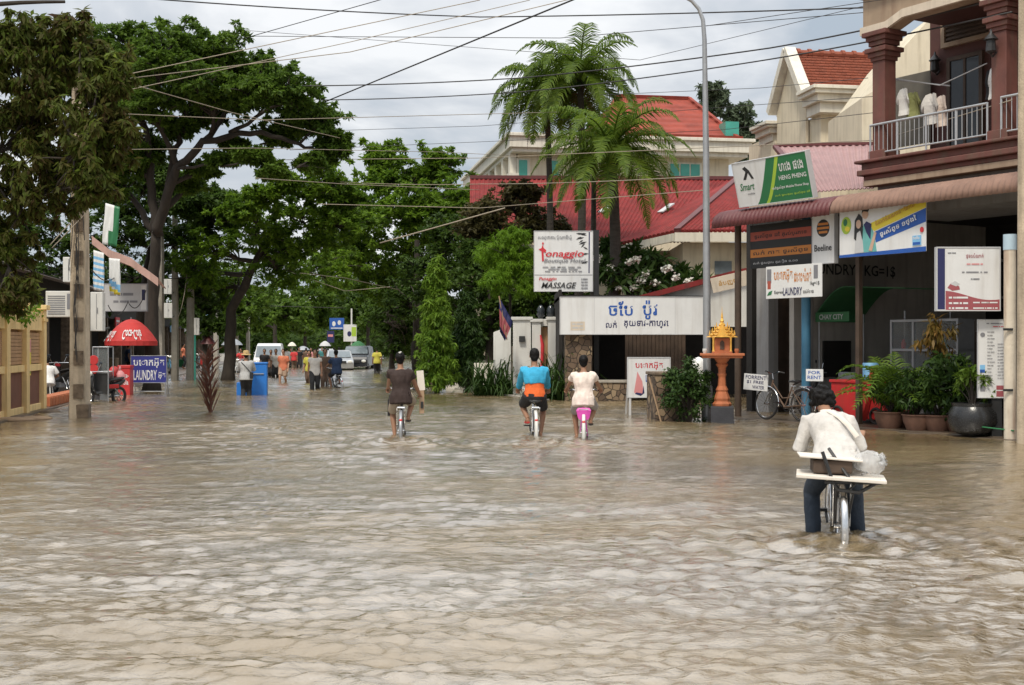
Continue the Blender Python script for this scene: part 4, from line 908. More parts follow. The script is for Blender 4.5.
# ---------------------------------------------------------------- spirit house
def spirit_house():
    b = gnd(722, 423); b.z = -.2; s = b.y/F; t = thing('spirit_house', 'small golden spirit house on a terracotta pedestal beside the street lamp', 'shrine', b, rad(-8))
    w = 2.0/1; zt = (423-358)*s+.2
    m = MB(); m.box(-.24, .24, -.24, .24, 0, .2+17*s); m.build('base', M['dark_block'], t, bevel=.015)
    z0 = .2+17*s
    m = MB(); H_ = zt-z0
    pr = [(.25, 0), (.26, .05), (.2, .1), (.22, .16), (.15, .3), (.17, .34), (.115, .42), (.10, .6), (.125, .66), (.10, .7), (.11, .8), (.17, .86), (.13, .9), (.2, .97), (.22, 1.0)]
    m.lathe([(r*.78, z0+z*H_) for r, z in pr], (0, 0, 0), 8); m.build('pedestal', M['terracotta'], t, bevel=.006)
    m = MB(); m.box(-.42, .42, -.32, .32, zt, zt+.05); m.box(-.46, .46, -.36, .36, zt+.05, zt+.1)
    m.build('tray', M['terracotta'], t, bevel=.008)
    m = MB(); m.box(-.21, .21, -.2, .2, zt+.1, zt+.14); m.box(-.16, .16, -.14, .14, zt+.14, zt+.42); m.build('shrine_body', M['terracotta'], t, bevel=.006)
    m = MB()
    for x in (-.18, .18):
        for y in (-.17, .17): m = MB(); m.lathe([(.028, 0), (.02, .04), (.02, .26), (.032, .3)], (x, y, zt+.14), 8); m.build('column', M['gold'], t, smooth=40)
    
    m = MB(); m.prism([(-.045, zt+.18), (.045, zt+.18), (.045, zt+.33), (0, zt+.38), (-.045, zt+.33)], -.15, -.142); m.build('niche', M['dark_wood'], t)
    m = MB(); z = zt+.44
    for i, (a, h) in enumerate(((.25, .05), (.2, .06), (.15, .06), (.11, .06))):
        m.loft([((0, 0, z), (a*1.35, 0, 0), (0, a*1.3, 0)), ((0, 0, z+h*.4), (a*1.2, 0, 0), (0, a*1.15, 0)), ((0, 0, z+h), (a*.8, 0, 0), (0, a*.75, 0))], 4)
        for sx in (-1, 1):
            for sy in (-1, 1): m.tube([(sx*a*.85, sy*a*.8, z+.01), (sx*a*1.05, sy*a*1.0, z+.06), (sx*a*1.0, sy*a*.95, z+.15)], [.02, .013, .003], 5)
        m.prism([(-a*.6, z), (a*.6, z), (0, z+h*2.6)], -a*1.05, -a*.85)
        z += h
    m.lathe([(.06, 0), (.075, .03), (.035, .08), (.045, .11), (.02, .17), (.025, .2), (.008, .3), (.002, .42)], (0, 0, z), 10)
    m.build('tiered_roof', M['gold'], t)
    for k, (x, lab) in enumerate(((-.36, 'white cup at the left end of the spirit house tray'), (.3, 'clay jar at the right end of the spirit house tray'))):
        m = MB(); m.lathe([(.035, 0), (.05, .06), (.045, .1), (.04, .1)], (0, 0, 0), 10)
        o = m.build('offering_cup', M['white_paint' if k == 0 else 'terracotta'], None, b+Matrix.Rotation(rad(-8), 3, 'Z')@V(x, -.2, zt+.1)); tag(o, lab, 'cup')
spirit_house()

# ---------------------------------------------------------------- noodle shop: long white sign over a dark stone-sided front
loc, w, h = fboard(560.5, 297.5, 703.5, 334, 37.0)
loc0 = loc.copy()
sign_board('noodle_sign', 'long white sign with blue Khmer lettering over the dark stone-sided entrance', 'sign', loc, 0, w, h, .22, 'white_board', 'light_grey', .02,
    rects=[(.235, .238, .02, .98, 'light_grey'), (.8, .803, .02, .98, 'light_grey'), (.07, .17, .1, .34, 'pale_beige')],
    texts=[('ចែប', .42, .7, .17, .4, 'blue_print'), ('ប៉ូវ', .625, .66, .105, .52, 'blue_print'), ('លក់', .355, .27, .075, .2, 'navy_print'), ('គុយទាវ-កាហ្វេ', .6, .27, .31, .22, 'navy_print')]+dashes(.08, .16, .27, .04, 3, 'light_grey')+dashes(.08, .16, .17, .04, 3, 'light_grey'))
def noodle_shop():
    Y = 37.3; x = lambda px: (px-512)/F*Y
    t = thing('noodle_shop', 'dark open-fronted noodle shop with stone pillar and low red roof', 'building', (x(640), Y, 0)); O = (x(640), Y, 0)
    m = MB(O); m.box(x(565), x(592), Y-.1, Y+.6, -.3, 2.6); m.build('stone_pillar', M['rubble'], t, bevel=.02)
    m = MB(O); m.box(x(592), x(628), Y, Y+.3, -.3, .55); m.build('low_wall', M['rubble'], t, bevel=.02)
    m = MB(O); m.box(x(592), x(628), Y-.04, Y+.34, .552, .63); m.build('wall_coping', M['concrete'], t, bevel=.01)
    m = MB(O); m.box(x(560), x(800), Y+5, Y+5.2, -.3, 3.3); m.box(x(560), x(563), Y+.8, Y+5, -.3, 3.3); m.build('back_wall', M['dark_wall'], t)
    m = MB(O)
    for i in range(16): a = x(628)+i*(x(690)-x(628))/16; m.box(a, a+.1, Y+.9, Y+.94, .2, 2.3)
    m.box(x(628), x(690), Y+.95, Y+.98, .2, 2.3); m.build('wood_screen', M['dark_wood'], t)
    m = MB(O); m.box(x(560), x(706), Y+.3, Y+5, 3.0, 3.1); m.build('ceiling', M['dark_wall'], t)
    zt = lambda px, py: H+(HY-py)/F*Y
    m = MB(O); m.prism([(x(640), 2.2), (x(640), zt(0, 299)), (x(746), zt(0, 274)), (x(800), zt(0, 268)), (x(800), 2.2)], Y+1.2, Y+1.4); m.build('gable_wall', M['white_paint'], t)
    m = MB(O); P = lambda px, py: (x(px), zt(0, py))
    a, b, c = P(632, 297), P(746, 267), P(800, 258)
    m.prism([a, b, c, (c[0], c[1]-.16), (b[0], b[1]-.16), (a[0], a[1]-.16)], Y+.9, Y+6.5); m.build('roof', M['red_metal_roof'], t)
noodle_shop()
loc, w, h = fboard(713, 264, 750, 289, 33.5)
sign_board('stall_banner', 'small cream cloth banner hanging slanted left of the awning post', 'banner', loc, 0, w, h*.6, .015, 'pale_beige', texts=[('នំបញ្ចុក', .5, .5, .6, .45, 'gold_print')], roll=rad(-13))
# A-frame laundry board, stone box, shrub, propped stick
loc, w, h = fboard(628, 358, 670, 397, 29.8)
sign_board('laundry_board', 'white standing board with red lettering and pink shirt beside the stone box', 'sign', loc, rad(3), w, h, .05, 'white_board', 'light_grey', .02,
    polys=[([(.14, .12), (.2, .5), (.22, .66), (.27, .55), (.34, .4), (.37, .1), (.3, .06), (.2, .07)], 'pink_print'), ([(.16, .08), (.2, .12), (.34, .09), (.37, .3), (.39, .1), (.3, .03)], 'navy_print')],
    texts=[('បោកអ៊ុត', .5, .8, .66, .2, 'red_print'), ('LAUNDRY', .7, .48, .56, .18, 'blue_print'), ('1kg 1$', .72, .2, .36, .12, 'red_print')], roll=rad(0))
sg = bpy.data.objects['laundry_board']
m = MB(); zb = -sg.location.z-.25
for x in (-w/2+.02, w/2-.06): m = MB(); m.box(x, x+.05, .0, .05, zb, -.022); m.bar((x+.02, .1, h-.1), (x+.02, .75, zb), .04, .04); m.build('leg', M['light_grey'], sg)
def stone_box():
    b = gnd(672, 421); t = thing('stone_planter', 'low rough stone pier standing in the flood before the laundry board', 'planter', b, rad(6)); s = b.y/F
    m = MB(); m.box(-17*s, 19*s, 0, .9, -.4, 46*s); o = m.build('body', M['rubble'], t, bevel=.03)
    m = MB(); m.box(-18*s, 20*s, -.03, .93, 46*s, 49*s); m.build('coping', M['stone'], t, bevel=.015)
    bush('potted_shrub', 'dense dark green shrub rising beside the rough stone pier', b+V(.28, -.45, -.25), .5, 1.62, 'leaf_shrub', 60, 70, (.09, .045))
    k = MB(); k.tube([b+V(-.2, -.1, -.2), b+V(-.5, -.02, .95)], .02, 6); tag(k.build('wooden_stick', M['cardboard']), 'thin wooden stick propped against the rough stone pier', 'stick')
stone_box()
m = MB(); c = gnd(684, 409); c.z = .03
m.ell((c.x+.55, c.y+1.2, 1.02), (.24, .26, .3), n=20, k=14); m.ell((c.x+.6, c.y+1.2, .7), (.2, .22, .4), n=18, k=12)
o = m.build('cloth_bundle', M['white_cloth'], smooth=180); tx = o.modifiers.new('d', 'DISPLACE'); tt = bpy.data.textures.new('crumple', 'CLOUDS'); tt.noise_scale = .13; tx.texture = tt; tx.strength = .07
tag(o, 'pale crumpled cloth bundle behind the dark shrub and lamp post', 'bundle')

# ---------------------------------------------------------------- hotel sign, entrance wall, hedge plants, flag
Yh = 39.0
loc, w, h = fboard(534.5, 246 if False else 231.5, 592.5, 291, Yh)
sh = .262
bam = [([(.93, .3), (.95, .3), (.955, .99), (.935, .99)], 'navy_print')]
for cx, cy, a, l in ((.9, .93, 2.7, .16), (.86, .9, 3.4, .13), (.83, .95, 2.9, .12), (.9, .83, 3.6, .15), (.87, .8, 4.1, .12), (.84, .86, 3.9, .1), (.92, .7, 2.5, .1), (.93, .63, 3.3, .11), (.92, .5, 3.6, .12), (.9, .47, 2.9, .1), (.8, .91, 3.8, .1), (.89, .97, 3.3, .1)):
    dx, dy = math.cos(a)*l, math.sin(a)*l*.7; bam.append(([(cx, cy), (cx+dx*.5-dy*.13, cy+dy*.5+dx*.13), (cx+dx, cy+dy), (cx+dx*.5+dy*.13, cy+dy*.5-dx*.13)], 'black_print'))
st_ = sign_board('hotel_sign', 'white two-panel hotel sign with red script and black bamboo leaves', 'sign', loc, 0, w, h, .12, 'white_board', 'light_grey', .02,
    rects=[(0, 1, sh, sh+.012, 'grey_print')], polys=bam+[([(.13, .5), (.16, .5), (.155, .66), (.19, .64), (.2, .69), (.16, .72), (.14, .78), (.12, .72), (.07, .7), (.12, .67)], 'red_print'), (ellp(.145, .8, .014, .02), 'red_print')],
    texts=[('សណ្ឋាគារ ប៉ូណាជីយ៉ូ', .35, .9, .58, .08, 'grey_print'), ('onaggio', .52, .61, .66, .14, 'red_print', dict(skew=.3)), ('Boutique Hotel', .52, .5, .7, .085, 'grey_print', dict(skew=.25)), ('Panaggio', .23, .2, .3, .07, 'red_print', dict(skew=.3)), ('MASSAGE', .42, .095, .58, .1, 'black_print', dict(skew=.3))]
    +dashes(.12, .82, .4, .016, 8, 'grey_print')+dashes(.22, .76, .365, .016, 7, 'grey_print')+dashes(.16, .84, .33, .016, 8, 'grey_print')+[d for v in (.05, .1, .15, .2) for d in dashes(.8, .92, v, .018, 2, 'grey_print')])
m = MB(); m.box(w/2+.05, w/2+.2, .02, .16, -loc.z-.3, h+.05); m.build('post', M['black_metal'], st_)
def entrance_wall():
    Y = 41.0; x = lambda px: (px-512)/F*Y; z = lambda py: H+(HY-py)/F*Y; O = (x(530), Y, 0)
    t = thing('entrance_wall', 'white hotel boundary wall with capped piers and dark gaps behind strap plants', 'wall', O)
    for a, b_, tp in ((513, 531, 320), (532, 541, 322), (548, 556, 320), (559, 568, 322)):
        m = MB(O); m.box(x(a), x(b_), Y, Y+.5, -.3, z(tp)); m.box(x(a)-.06, x(b_)+.06, Y-.06, Y+.56, z(tp), z(tp)+.1); m.build('pier', M['white_paint'], t, bevel=.01)
    m = MB(O); m.box(x(531), x(568), Y+.1, Y+.4, z(326), z(319)); m.build('lintel', M['white_paint'], t, bevel=.01)
    m = MB(O); m.box(x(541), x(548), Y+.3, Y+.36, 0, z(327)); m.build('door_panel', M['fence_panel'], t); 
    m = MB(O); m.box(x(556), x(559), Y+.3, Y+.36, 0, z(327)); m.build('door_panel', M['fence_panel'], t)
    m = MB(O); m.prism([(x(493), -.3), (x(513)-.07, -.3), (x(513)-.07, z(325)), (x(493), z(332))], Y+.9, Y+1.2); m.build('panel', M['white_paint'], t)
    m = MB(O); m.box(x(472), x(494), Y+2.2, Y+2.5, -.3, z(364)); m.build('low_wall', M['cream_trim'], t, bevel=.01)
    m = MB(O); m.tube([(x(541.5), Y-.05, z(372)), (x(542.5), Y-.08, z(345)), (x(540.5), Y-.05, z(335))], [.045, .06, .025], 8); m.build('red_ornament', M['red_print'], t, smooth=60)
    m = MB(O); m.box(x(519), x(525), Y-.12, Y-.01, z(342), z(336)); m.build('meter_box', M['black_plastic'], t, bevel=.01)
    for px in (541, 551): m = MB(O); m.lathe([(.05, 0), (.13, .08), (.13, .3), (.04, .42)], (x(px), Y+.25, z(318)), 8); m.build('gate_lamp', M['dark_glass'], t, smooth=50)
entrance_wall()
m = MB(); b = at(499, 345, 40); m.tube([at(507, 340, 40), at(499, 296, 40)], .02, 6); fl = thing('flag', 'dark red and blue flag hanging from a slanted staff by the entrance wall', 'flag', at(507, 340, 40)); m.off = at(507, 340, 40); m.build('staff', M['cardboard'], fl)
q = [at(499, 297, 40), at(513, 322, 40), at(505, 341, 40), at(500, 332, 40)]
def cloth(mb, q, nx, ny, amp, m0=0, fm=None):
    q = [Vector(p) for p in q]; nrm = (q[1]-q[0]).cross(q[3]-q[0]).normalized(); vs = []
    for j in range(ny+1):
        for i in range(nx+1):
            p = q[0].lerp(q[1], i/nx).lerp(q[3].lerp(q[2], i/nx), j/ny); vs.append(p+nrm*amp*math.sin(i*2.1+j*.5)*(.3+j/ny))
    for j in range(ny):
        for i in range(nx):
            mb.f.append(tuple(len(mb.v)+k for k in (j*(nx+1)+i, j*(nx+1)+i+1, (j+1)*(nx+1)+i+1, (j+1)*(nx+1)+i))); mb.m.append(fm(i/nx, j/ny) if fm else m0)
    mb.v += [tuple(v) for v in vs]
m = MB(off=at(507, 340, 40)); cloth(m, q, 10, 6, .05, fm=lambda u, v: 0 if v < .3 or v > .7 else 1); o = m.build('cloth', [M['navy_print'], M['maroon_print']], fl, smooth=180); s_ = o.modifiers.new('t', 'SOLIDIFY'); s_.thickness = .006
strap_clump('strap_plant', 'low clump of arching strap leaves at the foot of the white entrance piers', gnd(497, 396)+V(0, .3, 0), 260, 1.75, 'leaf_shrub', .085, spread=1.5)
strap_clump('strap_plant', 'taller dark clump of strap leaves between the entrance piers and stone pillar', gnd(556, 401)+V(0, .4, 0), 200, 2.0, 'leaf_shrub', .08, spread=.9)
m = MB(); a = gnd(455, 389); b = gnd(545, 401); m.bar(a+V(0, .25, -.1), b+V(0, .1, -.1), .3, .32); tag(m.build('kerb', M['concrete'], bevel=.02), kind='structure')
def white_wall():
    O = gnd(452, 382); O.z = -.3; t = thing('low_wall', 'low cream roadside wall with vertical stains between the two columnar trees', 'wall', O)
    m = MB(off=O); a = at(446, 366, 48.5); b = at(482, 366, 45.5); a.z = -.3; b.z = -.3
    m.slab([a, b, V(b.x, b.y, 1.0), V(a.x, a.y, 1.0)], .25); m.build('body', M['cream_trim'], t)
    m = MB(off=O); m.bar(V(a.x, a.y+.1, 1.06), V(b.x, b.y+.1, 1.06), .34, .1); m.build('coping', M['cream_trim'], t)
white_wall()

# ---------------------------------------------------------------- hotel and houses behind
HR = rad(9.67)
def hotel():
    C0 = at(520, 345, 62); C0.z = -.3; t = thing('hotel', 'large cream hotel with red hipped roof, green windows and arched side gallery', 'building', C0, HR)
    zf = lambda py, Y=62: H+(HY-py)/F*Y+.3
    Wd = (750-520)/F*62*1.02; D = 17
    m = MB(); m.box(0, Wd-.6, .6, D, 0, zf(152)); m.build('wall', M['cream'], t)
    m = MB(); zt = zf(137); zb = zf(152)
    m.box(-.55, Wd+.3, -.3, D, zb+.2, zt); m.box(-.7, Wd+.45, -.45, D+.1, zt, zt+.16); m.box(-.4, Wd+.15, -.12, D, zb, zb+.2)
    m.build('cornice', M['cream_trim'], t, bevel=.02)
    # hipped roof over the right part
    xa, xb = (596-520)/F*62, (744-520)/F*62; zr = zf(91, 66); r0 = zt+.16
    xb = 11.05; v = [(xa, -.1, r0), (xb, -.1, r0), (xb, 10.4, r0), (xa, 10.4, r0), (xa+2.4, 4.6, zr), (xb-1.1, 4.6, zr)]
    m = MB(); m.add(v, [(0, 1, 5, 4), (1, 2, 5), (2, 3, 4, 5), (3, 0, 4), (3, 2, 1, 0)]); m.build('roof', M['red_tile_roof'], t)
    m = MB()
    for i, j in ((0, 4), (1, 5), (4, 5)): m.bar(V(*v[i])+V(0, 0, .05), V(*v[j])+V(0, 0, .05), .22, .16)
    m.box(xa-.15, xb+.15, -.3, -.1, r0, r0+.14); m.build('roof_ridge', M['red_tile_roof'], t)
    for p0, p1 in ((678, 711), (553, 562), (520, 530)):
        a, b = (p0-520)/F*62, (p1-520)/F*62; n = 3 if p1-p0 > 20 else 1; z0, z1 = zf(176.5), zf(158.5)
        f = MB(); f.box(a-.08, b+.08, .5, .6, z0-.08, z1+.08); fr = f.build('window', M['cream_trim'], t)
        g_ = MB()
        for i in range(n): g_.box(a+(b-a)*i/n+.04, a+(b-a)*(i+1)/n-.04, .46, .5, z0, z1)
        g_.build('pane', M['green_glass'], fr)
    # arched side gallery along the street side
    n = 7
    for i in range(n):
        m = MB(); ar = MB(); y0 = .8+i*2.2
        m.box(-.4, -.1, y0-.25, y0+.25, zf(172), zb)
        pts = [(y0+.25, zf(172)), (y0+1.95, zf(172)), (y0+1.95, zb-1.0)]+[(y0+1.1+.85*math.cos(a*PI/8), zb-1.0+.75*math.sin(a*PI/8)) for a in range(1, 8)]+[(y0+.25, zb-1.0)]
        ar.prism(pts, -.02, .02, plane='yz')
        m.build('gallery_pier', M['cream_trim'], t); ar.build('arch_opening', M['dark_glass'], t)
    m = MB(); m.box(-.5, 0, .3, D, zf(178), zf(172)); m.build('gallery_floor', M['cream_trim'], t)
    # flower boxes / green rail at the roof corner
    m = MB(); m.box(Wd-.9, Wd-.2, .2, 1.2, zt+.16, zt+1.1); m.build('roof_rail', M['green_glass'], t)
hotel()
def front_wing():
    t = thing('hotel_wing', 'low front wing with broad pinkish red metal roof behind the palms', 'building', atz(620, 52), 0); O = atz(620, 52)
    m = MB(off=O)
    A, B_, C_, D_ = at(470, 243, 52), at(690, 243, 52), at(745, 180, 60), at(470, 179, 60)
    corr_quad(m, A, B_, C_, D_, 62, .05); m.build('roof', M['red_metal_roof'], t)
    m = MB(off=O); e1, e2, top = at(677, 233, 48), at(775, 233, 48), at(742, 178, 54); val = at(618, 246, 52)
    corr_quad(m, e1, e2, at(800, 178, 54), top, 22, .05); corr_quad(m, val, e1, top, top+V(-.05, .05, 0), 14, .05); o = m.build('wing_roof', M['red_metal_roof'], t); s = o.modifiers.new('t', 'SOLIDIFY'); s.thickness = .1
    m = MB(off=O); m.bar(e1+V(0, -.05, .08), top+V(0, 0, .1), .25, .2); m.bar(D_+V(0, 0, .08), C_+V(0, 0, .08), .3, .16); m.build('ridge', M['maroon_awning'], t)
    m = MB(off=O); m.bar(e1+V(-.1, -.05, -.16), e2+V(0, -.05, -.16), .12, .34); m.bar(e1+V(-.1, .05, -.16), val+V(0, 0, -.16), .12, .3); m.bar(A+V(0, -.05, -.14), V(val.x, val.y-.05, val.z-.2), .12, .26); m.build('fascia', M['cream_trim'], t)
    x = lambda px, Y: (px-512)/F*Y
    m = MB(off=O); m.box(x(683, 48.6), x(800, 48.6), 48.6, 53, -.3, e1.z-.3); m.box(x(470, 52.8), x(683, 52.8), 52.8, 58, -.3, A.z-.25); m.build('wall', M['cream'], t)
    m = MB(off=O); m.box(x(715, 48.5), x(732, 48.5), 48.54, 48.6, H+(HY-274)/F*48.5, H+(HY-261)/F*48.5); m.build('window', M['grey_glass'], t); m = MB(off=O); m.box(x(628, 52.7), x(655, 52.7), 52.74, 52.8, 2.6, 4.2); m.build('window', M['grey_glass'], t)
    for px in (600, 660, 700): m = MB(off=O); m.bar(at(px, 214, 55.4)+V(0, 0, .08), at(px+12, 206, 56)+V(0, 0, .1), .3, .05); m.build('skylight', M['light_grey'], t)
front_wing()
def cream_house():
    Y = 44.0; C0 = at(806, 345, Y); C0.z = -.3; t = thing('cream_house', 'cream house with orange tiled gable and stepped cornices beside the balcony', 'building', C0, HR)
    z = lambda py, yy=Y: H+(HY-py)/F*yy+.3; dx = lambda px: (px-806)/F*Y
    ze, zr = z(94), z(54, Y+1.3)
    # tiled roof: ridge runs away to the right of the gable
    m = MB(); D = 2.7; L_ = 6
    m.slab([(.05, -.1, ze), (L_, -.1, ze), (L_, D/2, zr), (.05, D/2, zr)], .1); m.slab([(L_, D+.1, ze), (.05, D+.1, ze), (.05, D/2, zr), (L_, D/2, zr)], .1); 
    for i in range(14):
        f = i/14
        for j in range(30): xx = .05+(j+.5*(i % 2))*.2; m.box(xx+.008, min(xx+.192, L_), -.1+f*(D/2+.1)-.03, -.1+f*(D/2+.1)+.1, ze+f*(zr-ze)+.0, ze+f*(zr-ze)+.045+.012*(j % 2))
    m.build('roof', M['orange_tile'], t)
    m = MB(); m.tube([(.0, D/2, zr+.05), (L_, D/2, zr+.05)], .12, 8)
    for i in range(14): m.tube([(.2+i*.42, D/2, zr+.07), (.32+i*.42, D/2, zr+.07)], .15, 8)
    m.build('roof_ridge', M['orange_tile'], t)
    m = MB(); m.prism([(-.05, ze-.3), (D+.05, ze-.3), (D/2, zr-.05)], .0, .1, plane='yz'); m.box(0, .1, .02, D-.02, 0, ze-.3); m.build('gable', M['cream'], t)
    m = MB(); m.bar((-.08, -.25, ze-.15), (-.08, D/2, zr+.15), .4, .28); m.bar((-.08, D+.25, ze-.15), (-.08, D/2, zr+.15), .4, .28); m.build('bargeboard', M['cream_trim'], t, bevel=.01)
    zc0, zc1 = z(119), z(94)
    for x0, x1, y0, y1, dz in ((-.35, 7, -1.6, -.15, 0.0), (-.35, .6, D+.05, D+1.7, -.45)):
        m = MB(); h = (zc1-zc0)*(1 if dz == 0 else .8); zc0 = zc1-h
        m.box(x0+.3, x1, y0+.3, y1, zc0+dz, zc0+h*.4+dz); m.box(x0+.15, x1, y0+.15, y1, zc0+h*.4+dz, zc0+h*.7+dz); m.box(x0, x1, y0, y1, zc0+h*.7+dz, zc1-.12+dz); m.box(x0-.08, x1, y0-.08, y1, zc1-.12+dz, zc1+dz)
        m.build('cornice', M['cream_trim'], t, bevel=.015)
    m = MB(); m.box(.15, 8, -.9, 6, 0, z(119)); m.box(-.02, .12, D+.1, D+1.6, 0, z(119)-.3); m.build('wall', M['cream'], t)
    m = MB(); m.box(dx(848), dx(858), -.96, -.9, z(145), z(126)); m.box(dx(870), dx(885), -.96, -.9, z(148), z(128)); m.build('window', M['dark_glass'], t)
    Yg = 37.5; P = lambda px, py: ((px-512)/F*Yg, H+(HY-py)/F*Yg)
    m = MB(off=C0); w0 = [P(862, 160), P(862, 98), P(872, 92), P(905, 46), P(934, 14), P(960, 14), P(960, 160)]
    Ri = Matrix.Rotation(-HR, 3, 'Z'); 
    m = MB(); m.prism([(a, b) for a, b in w0], Yg, Yg+4); m.v = [tuple(Ri@(Vector(v)-C0)) for v in m.v]; m.build('parapet_wall', M['cream'], t)
cream_house()
# a shade net on the balcony and the laundry on its line
def balcony_things():
    T0 = 2.0; z = lambda px, py, t=2.6: rz(px, py, t)
    m = MB(); t = 4.45; m.box(rx(884, t), rx(930.5, t), t, t+.02, rz(884, 150, t), rz(905, 76, t)); o = m.build('shade_net', mat('net', (.13, .12, .10), .9, .15, 3), None, RLOC, RROT)
    seethrough(bpy.data.materials['net'], .12); tag(o, 'grey shade net closing the left end of the balcony', 'net')
    m = MB(); tl = 2.7
    a, b, c = V(rx(893, tl), tl, z(893, 77)), V(rx(940, tl), tl, z(940, 84)), V(rx(987, tl), tl, z(987, 62)); m.tube([a, b, c], .012, 5); m.tube([a+V(0, 0, -.03), b+V(0, .3, .02)], .015, 5)
    tag(m.build('clothes_line', M['light_grey'], None, RLOC, RROT), 'drooping clothes line strung across the balcony', 'clothes line')
    def shirt(px0, px1, y0, y1, mk, lab, t=2.65, name='shirt', cat='shirt'):
        x0, x1 = rx(px0, t), rx(px1, t); zt, zb = rz((px0+px1)/2, y0, t), rz((px0+px1)/2, y1, t); w = x1-x0; h = zt-zb; m = MB()
        poly = [(x0+w*.12, zb), (x0+w*.88, zb+.02), (x0+w*.86, zb+h*.62), (x0+w*1.02, zb+h*.42), (x0+w*1.1, zb+h*.55), (x0+w*.84, zt-.03), (x0+w*.62, zt), (x0+w*.5, zt-.05), (x0+w*.38, zt), (x0+w*.16, zt-.03), (x0-w*.1, zb+h*.55), (x0-w*.02, zb+h*.42), (x0+w*.14, zb+h*.62)]
        m.prism(poly, t-.025, t+.025); o = m.build(name, M[mk], None, RLOC, RROT)
        bm = bmesh.new(); bm.from_mesh(o.data); bmesh.ops.triangulate(bm, faces=[f for f in bm.faces if len(f.verts) > 4]); bmesh.ops.subdivide_edges(bm, edges=bm.edges[:], cuts=2, use_grid_fill=True)
        for v in bm.verts: v.co.y += .035*math.sin(v.co.x*17+v.co.z*3)+.02*math.sin(v.co.z*11)
        bm.to_mesh(o.data); bm.free(); tag(o, lab, cat)
    shirt(899, 908, 88, 116, 'white_cloth', 'narrow white shirt hung first at the left of the balcony line', name='hung_shirt')
    shirt(906, 920, 92, 117, 'olive_cloth', 'olive green shirt drying between the two white ones', 2.75, name='hung_shirt')
    shirt(924, 938, 93, 125, 'white_shirt', 'large white shirt drying over the balcony rail', 2.55, name='hung_shirt')
    shirt(936, 946, 95, 127, 'cream_shirt', 'pale shirt drying just right of the large white shirt', 2.75, name='hung_shirt')
    shirt(986, 989, 70, 100, 'black_cloth', 'black garment hung by the right balcony column', 2.6, name='hung_shirt')
    shirt(989, 992, 68, 100, 'white_cloth', 'white garment hung beside the black one at the right column', 2.55, name='hung_shirt')
balcony_things()

# ---------------------------------------------------------------- pots and plants before the shops
def rp(px, t, z=.035): return RW(rx(px, t), t, z)
bush('potted_plant', 'feathery green potted plant nearest the red handcart', rp(890, .6), .4, 1.0, 'leaf_shrub', 26, 60, (.16, .03), (.3, .32), group='pot plants', droop=.5)
small_palm('potted_palm', 'potted areca palm with bright arching fronds above the red handcart', rp(897, .8), 20, 1.75, 'leaf_lime', .7, 1.4, 1.1, .42, .04, pot=(.26, .3), lean=(-.18, -.1, .25), cat='plant')
bush('potted_plant', 'bushy dark potted plant between the areca palm and the orange leaved one', rp(917, .55), .4, 1.0, 'leaf_shrub', 26, 55, (.14, .035), (.27, .3), group='pot plants', droop=.4)
bush('potted_plant', 'dark rounded pot plant under the orange leaved shrub', rp(938, .75), .45, .95, 'leaf_dark', 24, 60, (.14, .04), (.28, .3), group='pot plants')
bush('potted_plant', 'broad green pot plant beside the white notice board', rp(961, .95), .6, 1.35, 'leaf_shrub', 30, 70, (.15, .05), (.3, .3), group='pot plants')
bush('potted_plant', 'yellowish potted plant growing from the big round black pot', rp(972, .38), .35, .9, 'leaf_lime', 14, 36, (.14, .05), None, group='pot plants')
q = rp(973, .3); t = thing('round_pot', 'big round glossy black pot at the edge of the wet pavement', 'pot', q); add_pot(t, .42, .58, 'pot_black', [(.2, 0), (.36, .08), (.44, .24), (.43, .4), (.36, .52), (.38, .58), (.33, .58), (.3, .48), (.01, .46)])
bpy.data.objects['potted_plant.004'].location = q+V(0, 0, .4)
bush('orange_shrub', 'sparse shrub with orange brown drooping leaves before the dark shop', rp(940, 1.3), .42, 1.1, 'leaf_orange', 14, 26, (.2, .05), None, droop=.7); bpy.data.objects['orange_shrub'].location.z = 1.25
m = MB(); m.tube([(0, 0, -1.22), (.02, 0, -.5), (0, 0, .3)], .02, 6); m.build('trunk', M['bark'], bpy.data.objects['orange_shrub'])
# ---------------------------------------------------------------- left side
def lboard(px0, px1, yt, yb, t):
    x0, x1 = lx(px0, t), lx(px1, t); z0, z1 = lz(px0, yb, t), lz(px0, yt, t)
    return LW((x0+x1)/2, t, z0), abs(x1-x0), z1-z0
def cpole(name, lab, base, w, hgt, face=0.0, group=None, rungs=True, lean=(0, 0), mk='pole_concrete'):
    t = thing(name, lab, 'utility pole', base, face, group); m = MB()
    q = .72
    m.loft([((0, 0, 0), (w*.72, 0, 0), (0, w*.55, 0)), ((lean[0], lean[1], hgt), (w*.72*q, 0, 0), (0, w*.55*q, 0))], 4)
    a = PI/4; c, s_ = math.cos(a), math.sin(a); m.v = [(x*c-y*s_, x*s_+y*c, z) for x, y, z in m.v]
    m.build('shaft', M[mk], t, bevel=.012)
    if rungs:
        r = MB(); k = int(hgt/.75)
        for i in range(1, k): 
            z = i*.75; ww = w*.5*(1-.28*z/hgt); r.box(-ww*.55, ww*.55, -ww*1.0-.012, -ww*.4, z, z+.32)
        r.build('recess', M['stone'], t)
        b = MB(); b.box(-w*.545, w*.545, -w*.45, w*.45, 0, .62); b.build('foot', M['stone'], t, bevel=.02)
        b = MB()
        for i in range(7):
            x = rnd.uniform(-w*.5, w*.5); z0 = rnd.uniform(2, 6); b.tube([(x, -w*.55, z0-1.6+j*.5) if j % 2 else (x+rnd.uniform(-.06, .06), -w*.6, z0-1.6+j*.5) for j in range(6)], .01, 5)
        b.build('cable', M['wire'], t)
    return t
